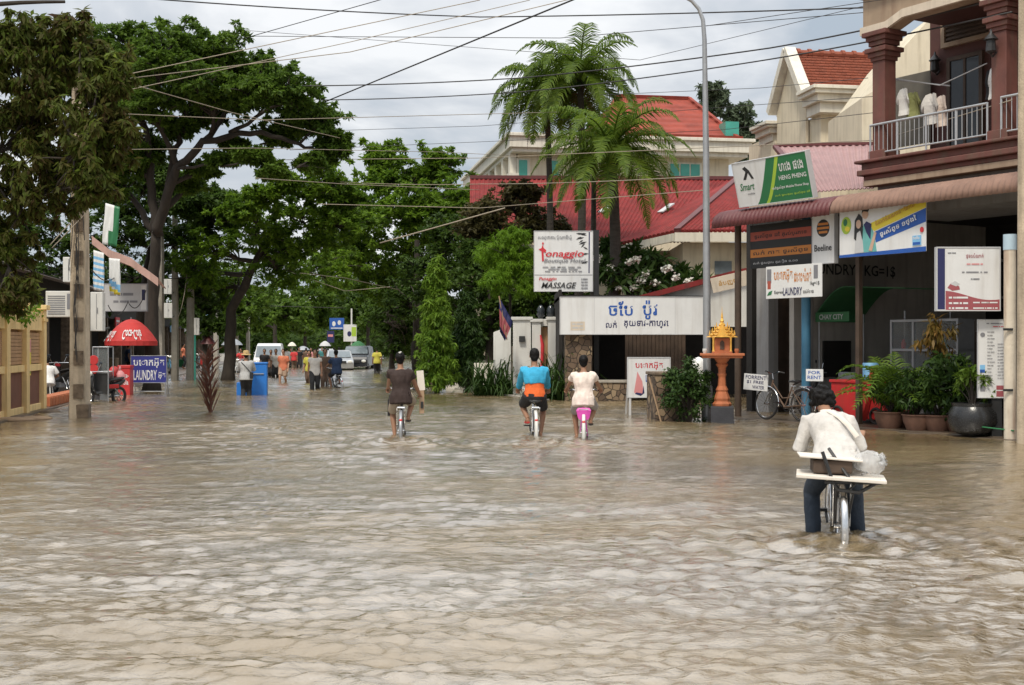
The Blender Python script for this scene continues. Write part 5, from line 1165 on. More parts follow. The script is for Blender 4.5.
cpole('utility_pole', 'weathered square concrete utility pole nearest on the left with recessed rungs', gnd(80, 418)+V(0, 0, -.3), .4, 8.6, rad(8))
for px, Y, w, h, lab in ((160, 58, .36, 10.5, 'tall concrete pole leftmost of the cluster behind the blue laundry sign'), (175, 60, .3, 8, 'middle concrete pole of the cluster behind the blue laundry sign'), (190.5, 61, .34, 8.5, 'concrete pole at the right of the cluster beside a thin green pipe'),
                        (216, 80, .3, 6.5, 'concrete pole beside the hanging white and red shop sign'), (236, 92, .32, 6.5, 'pale concrete pole left of the white van'), (248, 96, .28, 6, 'thin pale concrete pole nearest the white van')):
    cpole('utility_pole', lab, atz(px, Y), w, h, 0, rungs=False, mk='concrete')
m = MB(); m.tube([atz(195, 60), at(195, 335, 60)], .05, 8); tag(m.build('drain_pipe', M['green_glass'], smooth=40), 'thin blue green pipe standing by the pole cluster', 'pipe')
m = MB(); m.tube([atz(227, 84), at(227, 308, 84)], .07, 8); tag(m.build('pipe_post', M['sky_print'], smooth=40), 'slim pale blue post behind the straw hatted vendor', 'post')
m = MB(); m.tube([atz(416, 62), at(416, 330, 62), at(417, 240, 62)], [.18, .15, .12], 10); tag(m.build('wooden_pole', M['bark'], smooth=40), 'dark wooden pole standing before the right dark tree', 'utility pole')

def cabinet(px0, px1, y0, y1, Y, name, lab, cat, vents=True, d=.35):
    a = at((px0+px1)/2, y1, Y); w = (px1-px0)/F*Y; h = (y1-y0)/F*Y; t = thing(name, lab, cat, a, rad(6)); m = MB(); m.box(-w/2, w/2, 0, d, 0, h); m.build('case', M['white_paint'], t, bevel=.015)
    m = MB()
    if vents:
        for i in range(9): m.box(-w*.42, w*.2, -.008, -.001, h*(.1+.085*i), h*(.1+.085*i+.04))
        m.box(w*.27, w*.44, -.006, -.001, h*.3, h*.9)
    else:
        m.box(-.006, .006, -.006, -.001, .05, h-.05); m.box(w*.06, w*.1, -.02, -.001, h*.45, h*.6)
    m.build('grille' if vents else 'seam', M['grey_print'], t)
    m = MB(); m.bar((-w*.35, d, .04), (-w*.35, d+.7, .1), .05, .05); m.bar((w*.35, d, .04), (w*.35, d+.7, .1), .05, .05); m.build('bracket', M['black_metal'], t)
cabinet(46, 73, 291, 317, 33, 'air_conditioner', 'white boxy air conditioner unit left of the nearest utility pole', 'air conditioner')
cabinet(90.5, 102.5, 292, 331, 34, 'switch_cabinet', 'tall white metal cabinet right of the nearest utility pole', 'cabinet', False)
cabinet(63, 74, 257, 282, 34, 'meter_box', 'small white box above the air conditioner', 'meter box', False)
for a in ((164, 171.5, 279, 294, 57, 'upper meter box on the tallest pole of the cluster'), (164, 172, 303, 318, 57, 'lower meter box on the tallest pole of the cluster'), (148.5, 155.5, 286, 307, 57, 'meter box just right of the grey shop sign'), (194, 199, 318, 335, 59, 'meter box beside the thin green pipe')):
    cabinet(*a[:5], 'meter_box', 'grey white '+a[5], 'meter box', False, .2)

def yellow_fence():
    T = 1.6; O = (lx(20, T), T, 0); t = thing('boundary_fence', 'yellow plastered fence with slatted and dark red panels at the left edge', 'fence', LW(*O), LROT)
    zt = lz(38, 309, T); xs = [lx(p, T) for p in (-60, -22, 1, 21, 38.5)]
    for x in xs:
        m = MB(O); m.box(x-.17, x+.17, T-.17, T+.17, -.3, zt-.02); m.box(x-.24, x+.24, T-.24, T+.24, zt-.02, zt+.1); m.box(x-.2, x+.2, T-.2, T+.2, zt-.32, zt-.24); m.build('post', M['fence_yellow'], t, bevel=.012)
    for a, b in zip(xs, xs[1:]):
        a += .17; b -= .17
        m = MB(O); m.box(a, b, T-.1, T+.1, -.3, .2); m.box(a, b, T-.12, T+.12, 1.02, 1.18); m.box(a, b, T-.12, T+.12, zt-.55, zt-.1); m.build('rail', M['fence_yellow'], t, bevel=.01)
        m = MB(O); m.box(a, b, T-.05, T+.05, .2, 1.02); m.build('lower_panel', M['fence_dark'], t)
        m = MB(O)
        for i in range(9): z = 1.2+i*(zt-.6-1.2)/9; m.box(a, b, T-.06, T+.02, z, z+.075)
        m.box(a, b, T+.03, T+.06, 1.18, zt-.55); m.build('slat_panel', M['fence_panel'], t)
    return t
yellow_fence()
# poster on the last fence bay
loc, w, h = lboard(25, 31, 338, 376, 1.5)
sign_board('fence_poster', 'faded pink and yellow poster hung on the yellow fence', 'poster', loc, LROT, w, h, .02, 'yellow_print', rects=[(.02, .98, .62, .98, 'pink_print'), (.1, .9, .05, .2, 'green_print')])
C = []; R = []; b0 = LW(lx(15, 1.5), 1.5, lz(15, 312, 1.5))
t = thing('creeper', 'leafy creeper trailing over the top of the yellow fence', 'climbing plant', b0)
for i in range(34): p = LW(lx(-50+i*2.9, 1.4), 1.35+rnd.uniform(-.1, .5), lz(20, 306, 1.4)+rnd.uniform(-.25, .3)); C.append(p-b0); R.append((.28, .28, .2))
quads_object('foliage', leaf_quads(C, R, 36, (.13, .07), .4), M['leaf_mid'], t)
# row of old shops behind the left pavement
def left_shops():
    T = 4.5; O = (lx(44, T), T, 0); x0 = lx(44, T); t = thing('old_shop_row', 'row of dim old shops behind the left pavement under the trees', 'building', LW(*O), LROT)
    m = MB(O); m.box(x0-8, x0+120, T+4.0, T+4.2, -.3, 6); m.build('back_wall', M['dark_wall'], t)
    m = MB(O); m.box(x0-8, x0+120, T, T+4, 3.2, 3.4); m.box(x0-8, x0+120, T-.1, T, 3.0, 4.3); m.build('upper_wall', M['dark_wall'], t)
    for i in range(22):
        m = MB(O); x = x0+i*5.2; m.box(x, x+.4, T-.12, T+.3, -.3, 3.0); m.build('pillar', M['stone'], t, bevel=.02)
    m = MB(O); m.slab([(x0-8, T-.6, 4.1), (x0+120, T-.6, 4.1), (x0+120, T+6, 6.2), (x0-8, T+6, 6.2)], .1); m.build('roof', M['dark_wood'], t)
left_shops()
# curved strip awning
m = MB(); top = [(92, 236), (101, 243), (110, 250), (121, 254), (131, 258), (140, 265), (150, 272), (158, 278)]; Ya = 38.0
P = [at(a, b, Ya) for a, b in top]
for p, q in zip(P, P[1:]):
    m.slab([p, q, q+V(-.3, 2.0, -.22), p+V(-.3, 2.0, -.22)], .03); m.slab([p+V(0, -.01, -.24), q+V(0, -.01, -.24), q+V(0, -.01, 0), p+V(0, -.01, 0)], .03)
o = m.build('curved_awning', M['pink_tarp'], smooth=30); tag(o, 'faded pink curved awning strip above the left shop banners', 'awning')
# banners
def hang_banner(name, lab, q, Y, fm, mats, amp=.03):
    m = MB(); cloth(m, [at(a, b, Y) for a, b in q], 8, 14, amp, fm=fm); o = m.build(name, [M[k] for k in mats], smooth=180); s = o.modifiers.new('t', 'SOLIDIFY'); s.thickness = .006; tag(o, lab, 'banner')
hang_banner('tall_banner', 'tilted white and green cloth banner high beside the nearest pole', [(105.5, 203), (120, 207), (117, 247), (102, 244)], 35, lambda u, v: (1 if u > .5 else 0) if v < .6 else (1 if u > .35 else 0), ['banner_white', 'green_print'])
hang_banner('striped_awning_cloth', 'blue and white striped cloth hanging beside the nearest pole', [(93.5, 250), (104, 253), (104, 292), (93.5, 290)], 36, lambda u, v: int(v*13) % 2, ['banner_white', 'sky_print'])
hang_banner('feather_banner', 'narrow white banner with blue and yellow diagonal bands', [(109, 258), (120, 259), (120.5, 295), (109.5, 294)], 36.5, lambda u, v: 1 if abs(v-.62-u*.2) < .09 else (2 if abs(v-.82-u*.15) < .07 else (3 if v > .94 else 0)), ['banner_white', 'sky_print', 'yellow_print', 'blue_print'])
loc, w, h = fboard(104.5, 284, 146.5, 311, 40)
sign_board('shop_sign', 'weathered grey white shop signboard above the red parasol', 'sign', loc, rad(4), w, h, .08, 'light_grey', 'grey_print', .02, texts=dashes(.12, .7, .62, .1, 4, 'grey_print')+dashes(.2, .8, .35, .08, 5, 'grey_print'), rects=[(.86, .98, .05, .95, 'white_board'), (.88, .96, .4, .8, 'navy_print')])
# blue laundry sign on legs
loc, w, h = fboard(131.5, 356, 166, 382.5, 43)
s = sign_board('laundry_sign', 'blue standing board with white Khmer and LAUNDRY lettering under the parasol', 'sign', loc, rad(5), w, h, .04, 'sign_blue', 'galvanised', .015,
    texts=[('បោកអ៊ុត', .5, .73, .88, .36, 'white_board'), ('LAUNDRY', .4, .28, .66, .38, 'white_board'), ('អ៊ុត', .87, .26, .2, .26, 'white_board')])
m = MB()
for x in (-w/2+.03, w/2-.03): m = MB(); m.tube([(x, .02, .1), (x, .0, -loc.z-.1)], .02, 6); m.tube([(x, .03, h-.05), (x, .6, -loc.z-.1)], .018, 6); m.build('leg', M['galvanised'], s)
m = MB(); m.tube([(-w/2, 0, -.3), (w/2, 0, -.3)], .015, 6); m.build('brace', M['galvanised'], s)
# parasol with white lettering
def parasol():
    b = atz(131, 45, 0); t = thing('parasol', 'red parasol with white script lettering over the blue laundry sign', 'parasol', b); s = 45/F
    r = 25.5*s; zt = H+(HY-319)*s; zb = H+(HY-341)*s; n = 24; m = MB(); vs = []; fs = []; k = 5
    for j in range(k+1):
        f = j/k; z = zt-(zt-zb)*(f**1.9)
        for i in range(n): a = 2*PI*i/n+.2; vs.append((math.cos(a)*r*f+.001*i, math.sin(a)*r*f, z))
    for j in range(k):
        for i in range(n): fs.append((j*n+i, j*n+(i+1) % n, (j+1)*n+(i+1) % n, (j+1)*n+i))
    m.add(vs, fs)
    for i in range(n):
        a, c = vs[k*n+i], vs[k*n+(i+1) % n]; m.add([a, c, (c[0], c[1], c[2]-.16), (a[0], a[1], a[2]-.16)], [(0, 1, 2, 3)])
    o = m.build('canopy', M['red_cloth'], t); so_ = o.modifiers.new('t', 'SOLIDIFY'); so_.thickness = .006
    m = MB(); m.tube([(0, 0, -.1), (0, 0, zt+.06)], .022, 8); 
    for i in range(0, n, 3): m.tube([(0, 0, zt-.05), (vs[k*n+i][0]*.97, vs[k*n+i][1]*.97, zb+.01)], .007, 4)
    m.build('pole', M['galvanised'], t)
    m = MB(); base = len(m.v)
    # script on the sloping panels facing the street
    for word, a, zf, sc in (('Coca-Cola', -PI/2+.34, .84, 1.05), ('Coca-Cola', -PI/2-.78, .88, .75)):
        vs2, fs2 = text_mesh(word); P = []
        rr = r*(zf*.5+.46)*.985
        for u, v in vs2:
            f = zf+v*.28; rad_ = r*f+.012; z = zt-(zt-zb)*(f**1.9)+.014; aa = a+u*sc*.8
            P.append((math.cos(aa)*rad_, math.sin(aa)*rad_, z))
        m.add([(x*1.02, y*1.02, z) for x, y, z in P], fs2)
    m.build('lettering', M['white_board'], t)
    m = MB(); m.lathe([(.3, 0), (.32, .06), (.25, .2), (.1, .25)], (0, 0, -.05), 14); m.build('stand', M['concrete'], t, smooth=40)
parasol()
def cooler():
    a = at(124, 398, 42); a.z = 0; t = thing('drink_cooler', 'red drinks cooler box with white script left of the blue laundry sign', 'cooler', a, rad(4)); s = 42/F; m = MB(); m.box(-6*s, 6*s, 0, .5, -.2, 27*s); m.build('body', M['red_plastic'], t, bevel=.02)
    m = MB(); m.box(-6.4*s, 6.4*s, -.02, .52, 27*s, 30*s); m.build('lid', M['red_plastic'], t, bevel=.015); m = MB(); m.text('Coca-', 0, 20*s, 9*s, 5*s, -.006); m.text('Cola', .01, 13*s, 8*s, 5*s, -.006); m.build('lettering', M['white_board'], t)
cooler()
def stall_cart():
    a = at(99, 398, 37); a.z = 0; t = thing('food_cart', 'metal framed glass food cart between the pole and the red cooler', 'cart', a, rad(6)); s = 37/F; m = MB()
    for x in (-6*s, 9*s):
        for y in (0, .7): m.tube([(x, y, -.1), (x, y, 55*s)], .018, 6)
    for z in (55*s, 30*s): m.tube([(-6*s, 0, z), (9*s, 0, z), (9*s, .7, z), (-6*s, .7, z), (-6*s, 0, z)], .018, 6)
    m.build('frame', M['galvanised'], t); m = MB(); m.box(-5.5*s, 8.5*s, .05, .65, 8*s, 29*s); m.build('body', M['black_plastic'], t, bevel=.01); m = MB(); m.box(-5.5*s, 8.5*s, .02, .03, 31*s, 54*s); m.build('glass', M['clear_glass'], t)
    for z, lab in ((42*s, 'upper round red disc sign on the food cart'), (33*s, 'lower round red disc sign on the food cart')):
        d = MB(); d.lathe([(.13, -.02), (.14, 0), (.13, .02), (.01, .02)], (0, 0, 0), 20, axis='y'); o = d.build('disc_sign', M['red_plastic'], None, a+V(-4*s, -.12, z), smooth=40); tag(o, lab, 'sign')
stall_cart()
# brick coloured kerb by the fence, plus debris
m = MB(); c0 = LW(lx(42, 1.7), 1.7, 0); m.box(0, 5.5, -.2, .2, -.2, .3)
for i in range(14): m.box(i*.4-.16, i*.4+.16, -.235, -.21, .05, .28)
tag(m.build('planter_kerb', M['terracotta'], None, c0, LROT, bevel=.01), 'low orange red brick kerb between yellow fence and nearest pole', 'kerb')
for i, (px, py, w) in enumerate(((12, 421, .5), (22, 419, .35), (34, 420, .42), (50, 413, .25))):
    g_ = gnd(px, py); m = MB(); m.ell((0, 0, .02), (w, .3, .07), n=10, k=6); o = m.build('debris', M['stone' if i % 2 else 'cardboard'], None, g_, rnd.random(), smooth=180)
    tag(o, ['soggy brown heap of flood debris at the fence foot', 'dark stone lump among flood debris by the fence', 'pale cardboard scrap washed against the fence foot', 'small dark lump near the brick kerb'][i], 'debris')
# carrier bag and helmet on the left motorbikes
a = at(119.5, 388, 38); m = MB(); s = 38/F; m.ell((0, 0, 10*s), (6*s, .14, 8*s)); m.tube([(0, 0, 17*s), (.02, 0, 22*s)], [.05, .02], 8); tag(m.build('carrier_bag', M['pink_cloth'], None, a, smooth=180), 'pale pink plastic bag hanging by the red cooler', 'bag')
a = at(114, 377, 38); m = MB(); m.ell((0, 0, 5*s), (5.2*s, .17, 6*s)); m.box(-4*s, 4*s, -.19, -.1, 1*s, 3*s); tag(m.build('crash_helmet', M['red_plastic'], None, a, smooth=40), 'glossy red crash helmet left of the pink bag', 'helmet')
# far hanging signs
loc, w, h = fboard(205, 306, 216.5, 329, 74)
sign_board('hanging_sign', 'white hanging shop sign with blue picture and red foot on the left', 'sign', loc, 0, w, h, .1, 'white_board', rects=[(0, 1, 0, .12, 'red_print'), (.1, .8, .48, .64, 'sky_print'), (.15, .9, .8, .9, 'maroon_print'), (.1, .9, .22, .3, 'navy_print')], polys=[([(.1, .5), (.5, .72), (.95, .6), (.9, .5)], 'navy_print')])
loc, w, h = fboard(329.5, 318, 344, 329.5, 100)
sign_board('blue_sign', 'blue hanging sign with white marks over the far crowd', 'sign', loc, 0, w, h, .1, 'blue_print', polys=[(ellp(.3, .5, .12, .22), 'white_board'), (ellp(.68, .6, .12, .2), 'white_board')], rects=[(.1, .9, .08, .16, 'white_board')])
loc, w, h = fboard(343.5, 324.5, 356.5, 341.5, 96)
s = sign_board('white_sign', 'white and green sign on a pole above the dark pickup', 'sign', loc, 0, w, h, .1, 'white_board', polys=[(ellp(.45, .45, .16, .16), 'navy_print')], rects=[(.62, .98, .3, .85, 'lime_print')])
m = MB(); m.tube([(w*.1, .15, -loc.z-.2), (w*.1, .15, h+1.2)], .06, 8); m.build('post', M['white_paint'], s)
loc, w, h = fboard(327, 331, 334, 342.5, 104)
sign_board('small_dark_sign', 'small dark purple sign below the far blue sign', 'sign', loc, 0, w, h, .1, 'navy_print', rects=[(.15, .85, .5, .7, 'pink_print')])
def canopy(name, lab, px, py, w, hh, Y, k):
    b = atz(px, Y, 0); t = thing(name, lab, 'canopy', b); s = Y/F; zt = H+(HY-py)*s; m = MB()
    m.lathe([(w*s/2, zt-hh*s), (w*s*.35, zt-hh*s*.45), (w*s*.12, zt-.02), (.02, zt)], (0, 0, 0), 12); o = m.build('cloth', M[k], t, smooth=50); m = MB(); m.tube([(0, 0, -.2), (0, 0, zt)], .03, 6); m.build('pole', M['galvanised'], t)
canopy('market_umbrella', 'pale market umbrella over the far middle crowd', 325, 341, 12, 5, 95, 'light_grey')
canopy('market_umbrella', 'grey market umbrella between van and far crowd', 303, 346, 14, 4, 100, 'galvanised')
canopy('market_umbrella', 'wide grey umbrella by the pale blue post', 232, 338, 22, 7, 78, 'galvanised')
canopy('market_umbrella', 'red brown umbrella right of the pole cluster', 208, 336, 16, 8, 70, 'maroon_awning')
canopy('market_umbrella', 'dark green umbrella above the dark parked pickup', 358, 341, 18, 7, 92, 'green_cloth')
canopy('market_umbrella', 'cream umbrella farthest down the street', 292, 342, 9, 4, 125, 'cream_trim')

# ---------------------------------------------------------------- dim things in the laundry shop
def market_canopy():
    T = 2.9; x0, x1 = -7.1, rx(905, T); z0, z1 = rz(815, 322, T), rz(815, 292, T); O = ((x0+x1)/2, T, 0); t = thing('cart_canopy', 'dim green canvas canopy with lettered valance inside the shop', 'canopy', RW(*O), RROT); O = Vector(O)
    m = MB(O); xm = x0+.55
    for k in range(6):
        f0, f1 = k/6, (k+1)/6; za = z0+.2+(z1-z0-.1)*math.sin(f0*PI/2); zb = z0+.2+(z1-z0-.1)*math.sin(f1*PI/2)
        m.slab([(x0+.9*f0, T, za), (x0+.9*f1, T, zb), (x0+.9*f1, T+1.6, zb), (x0+.9*f0, T+1.6, za)], .02)
    m.slab([(x0+.9, T, z1+.1), (x1, T, z1+.0), (x1, T+1.6, z1), (x0+.9, T+1.6, z1+.1)], .02); m.box(x0, x0+1.05, T-.02, T, z0, z0+.22); m.box(x0-.02, x0, T, T+1.6, z0, z0+.22); m.build('canvas', M['green_cloth'], t)
    for x, y in ((x0+.05, T+.05), (x1-.05, T+.05), (x0+.05, T+1.5), (x1-.05, T+1.5)): m = MB(O); m.tube([(x, y, .03), (x, y, z0+.2)], .02, 6); m.build('pole', M['galvanised'], t)
    m = MB(O); m.text('CHAY CITY', x0+.5, z0+.11, .75, .12, T-.025); m.build('lettering', M['light_grey'], t)
market_canopy()
def glass_cabinet():
    T = 2.6; x0, x1 = rx(890, T), rx(958, T); z0, z1 = .9, rz(900, 322, T); O = Vector(((x0+x1)/2, T, .035)); t = thing('display_cabinet', 'dim glass fronted display cabinet behind the potted plants', 'cabinet', RW(*O), RROT)
    m = MB(O)
    for x in (x0, (x0+x1)/2-.3, x1-.05): m.box(x, x+.05, T, T+.5, .04, z1)
    for z in (.85, (z1+.9)/2, z1): m.box(x0, x1, T+.002, T+.498, z, z+.05)
    m.build('frame', M['galvanised'], t); m = MB(O); m.box(x0+.05, x1-.05, T+.03, T+.04, .9, z1); m.build('glass', M['clear_glass'], t); m = MB(O); m.box(x0, x1, T+.5, T+.52, .04, z1); m.box(x0+.05, x1-.05, T+.01, T+.03, .1, .85); m.build('back_panel', M['dark_wood'], t)
    for i in range(9):
        m = MB(); m.lathe([(.05, 0), (.055, .12), (.03, .17), (.03, .2)], (0, 0, 0), 8); o = m.build('jar', M[rnd.choice(['red_print', 'light_grey', 'brown_print', 'green_print', 'cream'])], None, RW(x0+.15+i*(x1-x0-.3)/8, T+.25, .9 if i % 2 else (z1+.9)/2+.05), smooth=50)
        tag(o, 'small jar on the shelves of the glass display cabinet', 'jar', 'jars in the display cabinet')
glass_cabinet()
def red_cart():
    T = 1.3; x0, x1 = rx(831, T), rx(884, T); O = Vector(((x0+x1)/2, T, .035)); t = thing('handcart', 'red wooden handcart with a slanted upright board behind the near cyclist', 'cart', RW(*O), RROT); zt = rz(850, 380, T); m = MB(O)
    m.box(x0, x1, T, T+.6, .12, zt-.06); m.build('body', M['red_plastic'], t, bevel=.015); m = MB(O); m.box(x0-.03, x1+.03, T-.03, T+.63, zt-.06, zt); m.build('top', M['red_plastic'], t, bevel=.01)
    m = MB(O); xm = rx(868, T); m.bar((xm-.05, T-.12, .1), (xm+.25, T-.06, zt+.3), .09, .14); m.build('upright', M['red_cloth'], t, bevel=.01)
    for x in (x0+.2, x1-.2): m = MB(O); m.torus((x, T-.02, .2), .15, .03, 20, 6, axis='y'); m.build('wheel', M['black_rubber'], t, smooth=60)
red_cart()
a = RW(rx(870, 1.6), 1.6, rz(850, 380, 1.3)); m = MB(); m.lathe([(.16, 0), (.19, .02), (.18, .32), (.16, .36)], (0, 0, 0), 16); m.box(-.05, .05, -.19, -.17, .1, .25); tag(m.build('water_jug', M['sky_print'], None, a, smooth=40), 'pale blue plastic water container standing on the red handcart', 'container')
# litter of dim interior clutter: stools and crates
for i, (px, t_, w, h, k, nm, lab, cat) in enumerate(((905, 4.5, .8, .9, 'dark_wood', 'wooden_table', 'dark wooden table at the back of the laundry shop', 'table'), (862, 3.3, .9, 1.0, 'galvanised', 'washing_machine', 'grey washing machine against the lettered laundry wall', 'washing machine'), (975, 5.0, .9, 1.9, 'dark_wood', 'wooden_cupboard', 'dark wooden cupboard deep in the shop right of the plants', 'cupboard'))):
    p = RW(rx(px, t_), t_, .035); t = thing(nm, lab, cat, p, RROT); m = MB()
    if nm == 'wooden_table':
        m.box(-w, w, -.35, .35, .72, .77); m.build('top', M[k], t, bevel=.01)
        for x in (-w+.05, w-.1):
            for y in (-.33, .28): m = MB(); m.box(x, x+.05, y, y+.05, 0, .72); m.build('leg', M[k], t)
    else:
        m.box(-w/2, w/2, -.3, .3, 0, h); m.build('body', M[k], t, bevel=.02); m = MB()
        if nm == 'washing_machine': m.torus((0, -.31, .5), .2, .03, 20, 6, axis='y')
        else: m.box(-w/2+.04, -.01, -.33, -.3, .05, h-.05); m.box(.01, w/2-.04, -.33, -.3, .05, h-.05)
        m.build('door', M['dark_glass' if nm == 'washing_machine' else k], t, bevel=.005)

# more goods and clutter along the left shops
CL = [(112, 4.2, .7, .5, .9, 'cardboard', 'cardboard_box', 'tall brown carton stack space behind the food cart', 'box'), (142, 3.9, .6, .4, .45, 'blue_plastic', 'plastic_crate', 'blue plastic crate under the tallest pole of the cluster', 'crate'),
      (168, 3.6, .5, .4, .35, 'white_paint', 'foam_box', 'white foam box by the middle pole of the cluster', 'box'), (181, 3.4, .6, .5, .5, 'green_print', 'plastic_crate', 'green plastic crate between two poles of the cluster', 'crate'), (201, 2.4, .7, .5, .6, 'red_plastic', 'cool_box', 'red cool box under the red brown umbrella', 'cool box'), (222, 2.2, .6, .5, .7, 'white_paint', 'foam_box', 'white foam box under the wide grey umbrella', 'box')]
for px, t_, w, d, h, k, nm, lab, cat in CL:
    p = LW(lx(px, t_), t_, .05); t = thing(nm, lab.replace('tall brown carton stack space', 'tall brown carton'), cat, p, LROT+rnd.uniform(-.3, .3)); m = MB(); m.box(-w/2, w/2, -d/2, d/2, 0, h); m.build('body', M[k], t, bevel=.012); m = MB(); m.box(-w/2-.015, w/2+.015, -d/2-.015, d/2+.015, h, h+.05); m.build('lid', M[k], t, bevel=.008)
for px, t_, k, w, zc_, txt in ((118, 4.3, 'red_print', 1.6, 2.6, 3), (150, 4.3, 'yellow_print', 1.8, 2.7, 3), (172, 4.2, 'sky_print', 2.0, 2.6, 2), (186, 4.2, 'white_board', 2.2, 2.7, 4), (200, 4.2, 'orange_print', 2.0, 2.6, 3)):
    sign_board('shop_sign', {'red_print': 'red', 'yellow_print': 'yellow', 'sky_print': 'light blue', 'white_board': 'white', 'orange_print': 'orange'}[k]+' fascia sign over a dim shop front behind the left poles', 'sign', LW(lx(px, t_), t_, zc_), LROT, w, .5, .06, k, texts=dashes(.1, .9, .6, .2, txt, 'white_board' if k != 'white_board' else 'navy_print')+dashes(.2, .8, .25, .14, txt, 'navy_print'))
# ---------------------------------------------------------------- people
def remeshed(mb, voxel, it=3, noise=0.0, nscale=9):
    me = bpy.data.meshes.new('tmp'); me.from_pydata(mb.v, [], mb.f)
    bm = bmesh.new(); bm.from_mesh(me); bmesh.ops.recalc_face_normals(bm, faces=bm.faces); bm.to_mesh(me); bm.free()
    o = bpy.data.objects.new('tmp', me); COL.objects.link(o)
    r = o.modifiers.new('r', 'REMESH'); r.mode = 'VOXEL'; r.voxel_size = voxel
    s = o.modifiers.new('s', 'SMOOTH'); s.factor = .5; s.iterations = it
    m2 = bpy.data.meshes.new_from_object(o.evaluated_get(bpy.context.evaluated_depsgraph_get()))
    bpy.data.objects.remove(o); bpy.data.meshes.remove(me)
    if noise:
        for v in m2.vertices:
            p = v.co; v.co = p+v.normal*(noise*mnoise.noise(Vector((p.x*nscale, p.y*nscale, p.z*nscale*.4)))+noise*.6*mnoise.noise(Vector((p.x*nscale*2.2+3, p.y*nscale*2.2, p.z*nscale*1.1))))
    m2.polygons.foreach_set('use_smooth', [True]*len(m2.polygons)); return m2
def mesh_obj(name, me, m, parent, label=None):
    me.name = name; me.materials.clear(); me.materials.append(m); o = bpy.data.objects.new(name, me); COL.objects.link(o); o.parent = parent
    if label: o['label'] = label
    return o
def ik(a, b, l1, l2, pole):
    a, b, pole = Vector(a), Vector(b), Vector(pole); d = b-a; L_ = min(d.length, (l1+l2)*.999); d.normalize()
    x = (l1*l1-l2*l2+L_*L_)/(2*L_); h = math.sqrt(max(l1*l1-x*x, 0)); p = pole-d*pole.dot(d); p.normalize(); return a+d*x+p*h, a+d*L_
def pose_base(S, pel, lean, twist=0, head_tilt=0, side=0):
    d = Vector((math.sin(side), math.sin(lean)*math.cos(side), math.cos(lean)*math.cos(side))); X = Vector((math.cos(twist), math.sin(twist), 0))
    J = dict(S=S, pel=Vector(pel), d=d, X=X); J['neck'] = J['pel']+d*.50*S; hd = Vector((math.sin(side), math.sin(lean*.6+head_tilt), math.cos(lean*.6+head_tilt))).normalized(); J['hd'] = hd
    J['head'] = J['neck']+hd*.175*S+Vector((0, .02, 0))
    for s, k in ((-1, 'L'), (1, 'R')): J['sh'+k] = J['pel']+d*.435*S+X*s*.172*S; J['hip'+k] = J['pel']+Vector((1, 0, 0))*s*.088*S-Vector((0, 0, .03*S))
    return J
def arm_to(J, k, w, pole=None):
    s = -1 if k == 'L' else 1; S = J['S']; J['el'+k], J['wr'+k] = ik(J['sh'+k], w, .285*S, .25*S, pole or (s*.35, -.35, -1))
def leg_to(J, k, a, toe, pole=(0, 1, .2)):
    S = J['S']; J['kn'+k], J['an'+k] = ik(J['hip'+k], a, .43*S, .415*S, pole); J['toe'+k] = J['an'+k]+(Vector(toe)-Vector(a))
def pose_ride(S=1.0, lean=.2, grips=(.25, .36, 1.03), crank=.6, saddle=(0, -.22, .84), tilt=0, side=0, bb=(0, .02, .29), rgrip=None):
    J = pose_base(S, Vector(saddle)+Vector((0, .0, .085)), lean, 0, tilt, side)
    for s, k in ((-1, 'L'), (1, 'R')):
        g_ = Vector((s*grips[0], grips[1]-.075, grips[2]+.035)); J['curl'+k] = 1.0
        if k == 'R' and rgrip: g_ = Vector(rgrip)
        arm_to(J, k, g_)
        a = crank+(PI if k == 'R' else 0); p = Vector(bb)+Vector((s*.12, .165*math.cos(a), .165*math.sin(a)))
        leg_to(J, k, p+Vector((0, -.09, .10)), p+Vector((s*.01, .10, .04)), (s*.25, 1, .25))
    return J
def pose_walk(S=1.0, ph=.3, arms=.25, lean=.04, carry=None):
    J = pose_base(S, (0, 0, .9*S), lean)
    for s, k in ((-1, 'L'), (1, 'R')):
        q = ph*s
        leg_to(J, k, (s*.09*S, q*S, (.085+(.05 if q < 0 else 0))*S), (s*.11*S, (q+.17)*S, (.03 if q >= 0 else .02)*S))
        J['curl'+k] = .35
        if carry == 'front': arm_to(J, k, J['pel']+Vector((s*.15, .32, .12))*S, (s*.8, -.5, -.6))
        elif carry == 'push': arm_to(J, k, J['pel']+Vector((s*.2, .42, .18))*S, (s*.6, -.4, -1))
        else: arm_to(J, k, J['sh'+k]+Vector((s*.07, -q*arms*2.2, -.50))*S, (s*.3, -1, 0))
    return J
def pose_sit(S=1.0, seat=.42, lean=.25):
    J = pose_base(S, (0, 0, seat+.08), lean)
    for s, k in ((-1, 'L'), (1, 'R')):
        leg_to(J, k, (s*.14, .42, .08), (s*.15, .6, .03)); arm_to(J, k, (s*.14, .34, seat+.14), (s*.8, -.3, -.6)); J['curl'+k] = .5
    return J
def torso(mb, J, inf=0.0, lo=-.09, hi=.5, fem=0, n=16):
    S = J['S']; d = J['d']; X = J['X']; fw = d.cross(X); fw = -fw if fw.y < 0 else fw
    pr = [(-.09, .125, .095), (-.03, .165, .12), (.04, .168-.0*fem, .118), (.13, .145-.012*fem, .1), (.2, .142-.01*fem, .1), (.29, .16, .112), (.37, .172, .108), (.43, .16, .09), (.46, .118, .078), (.482, .088, .068), (.5, .062, .06)]
    R = [(J['pel']+d*h*S, X*(a*S+inf), fw*(b*S+inf)) for h, a, b in pr if lo <= h <= hi]
    return mb.loft(R, n)
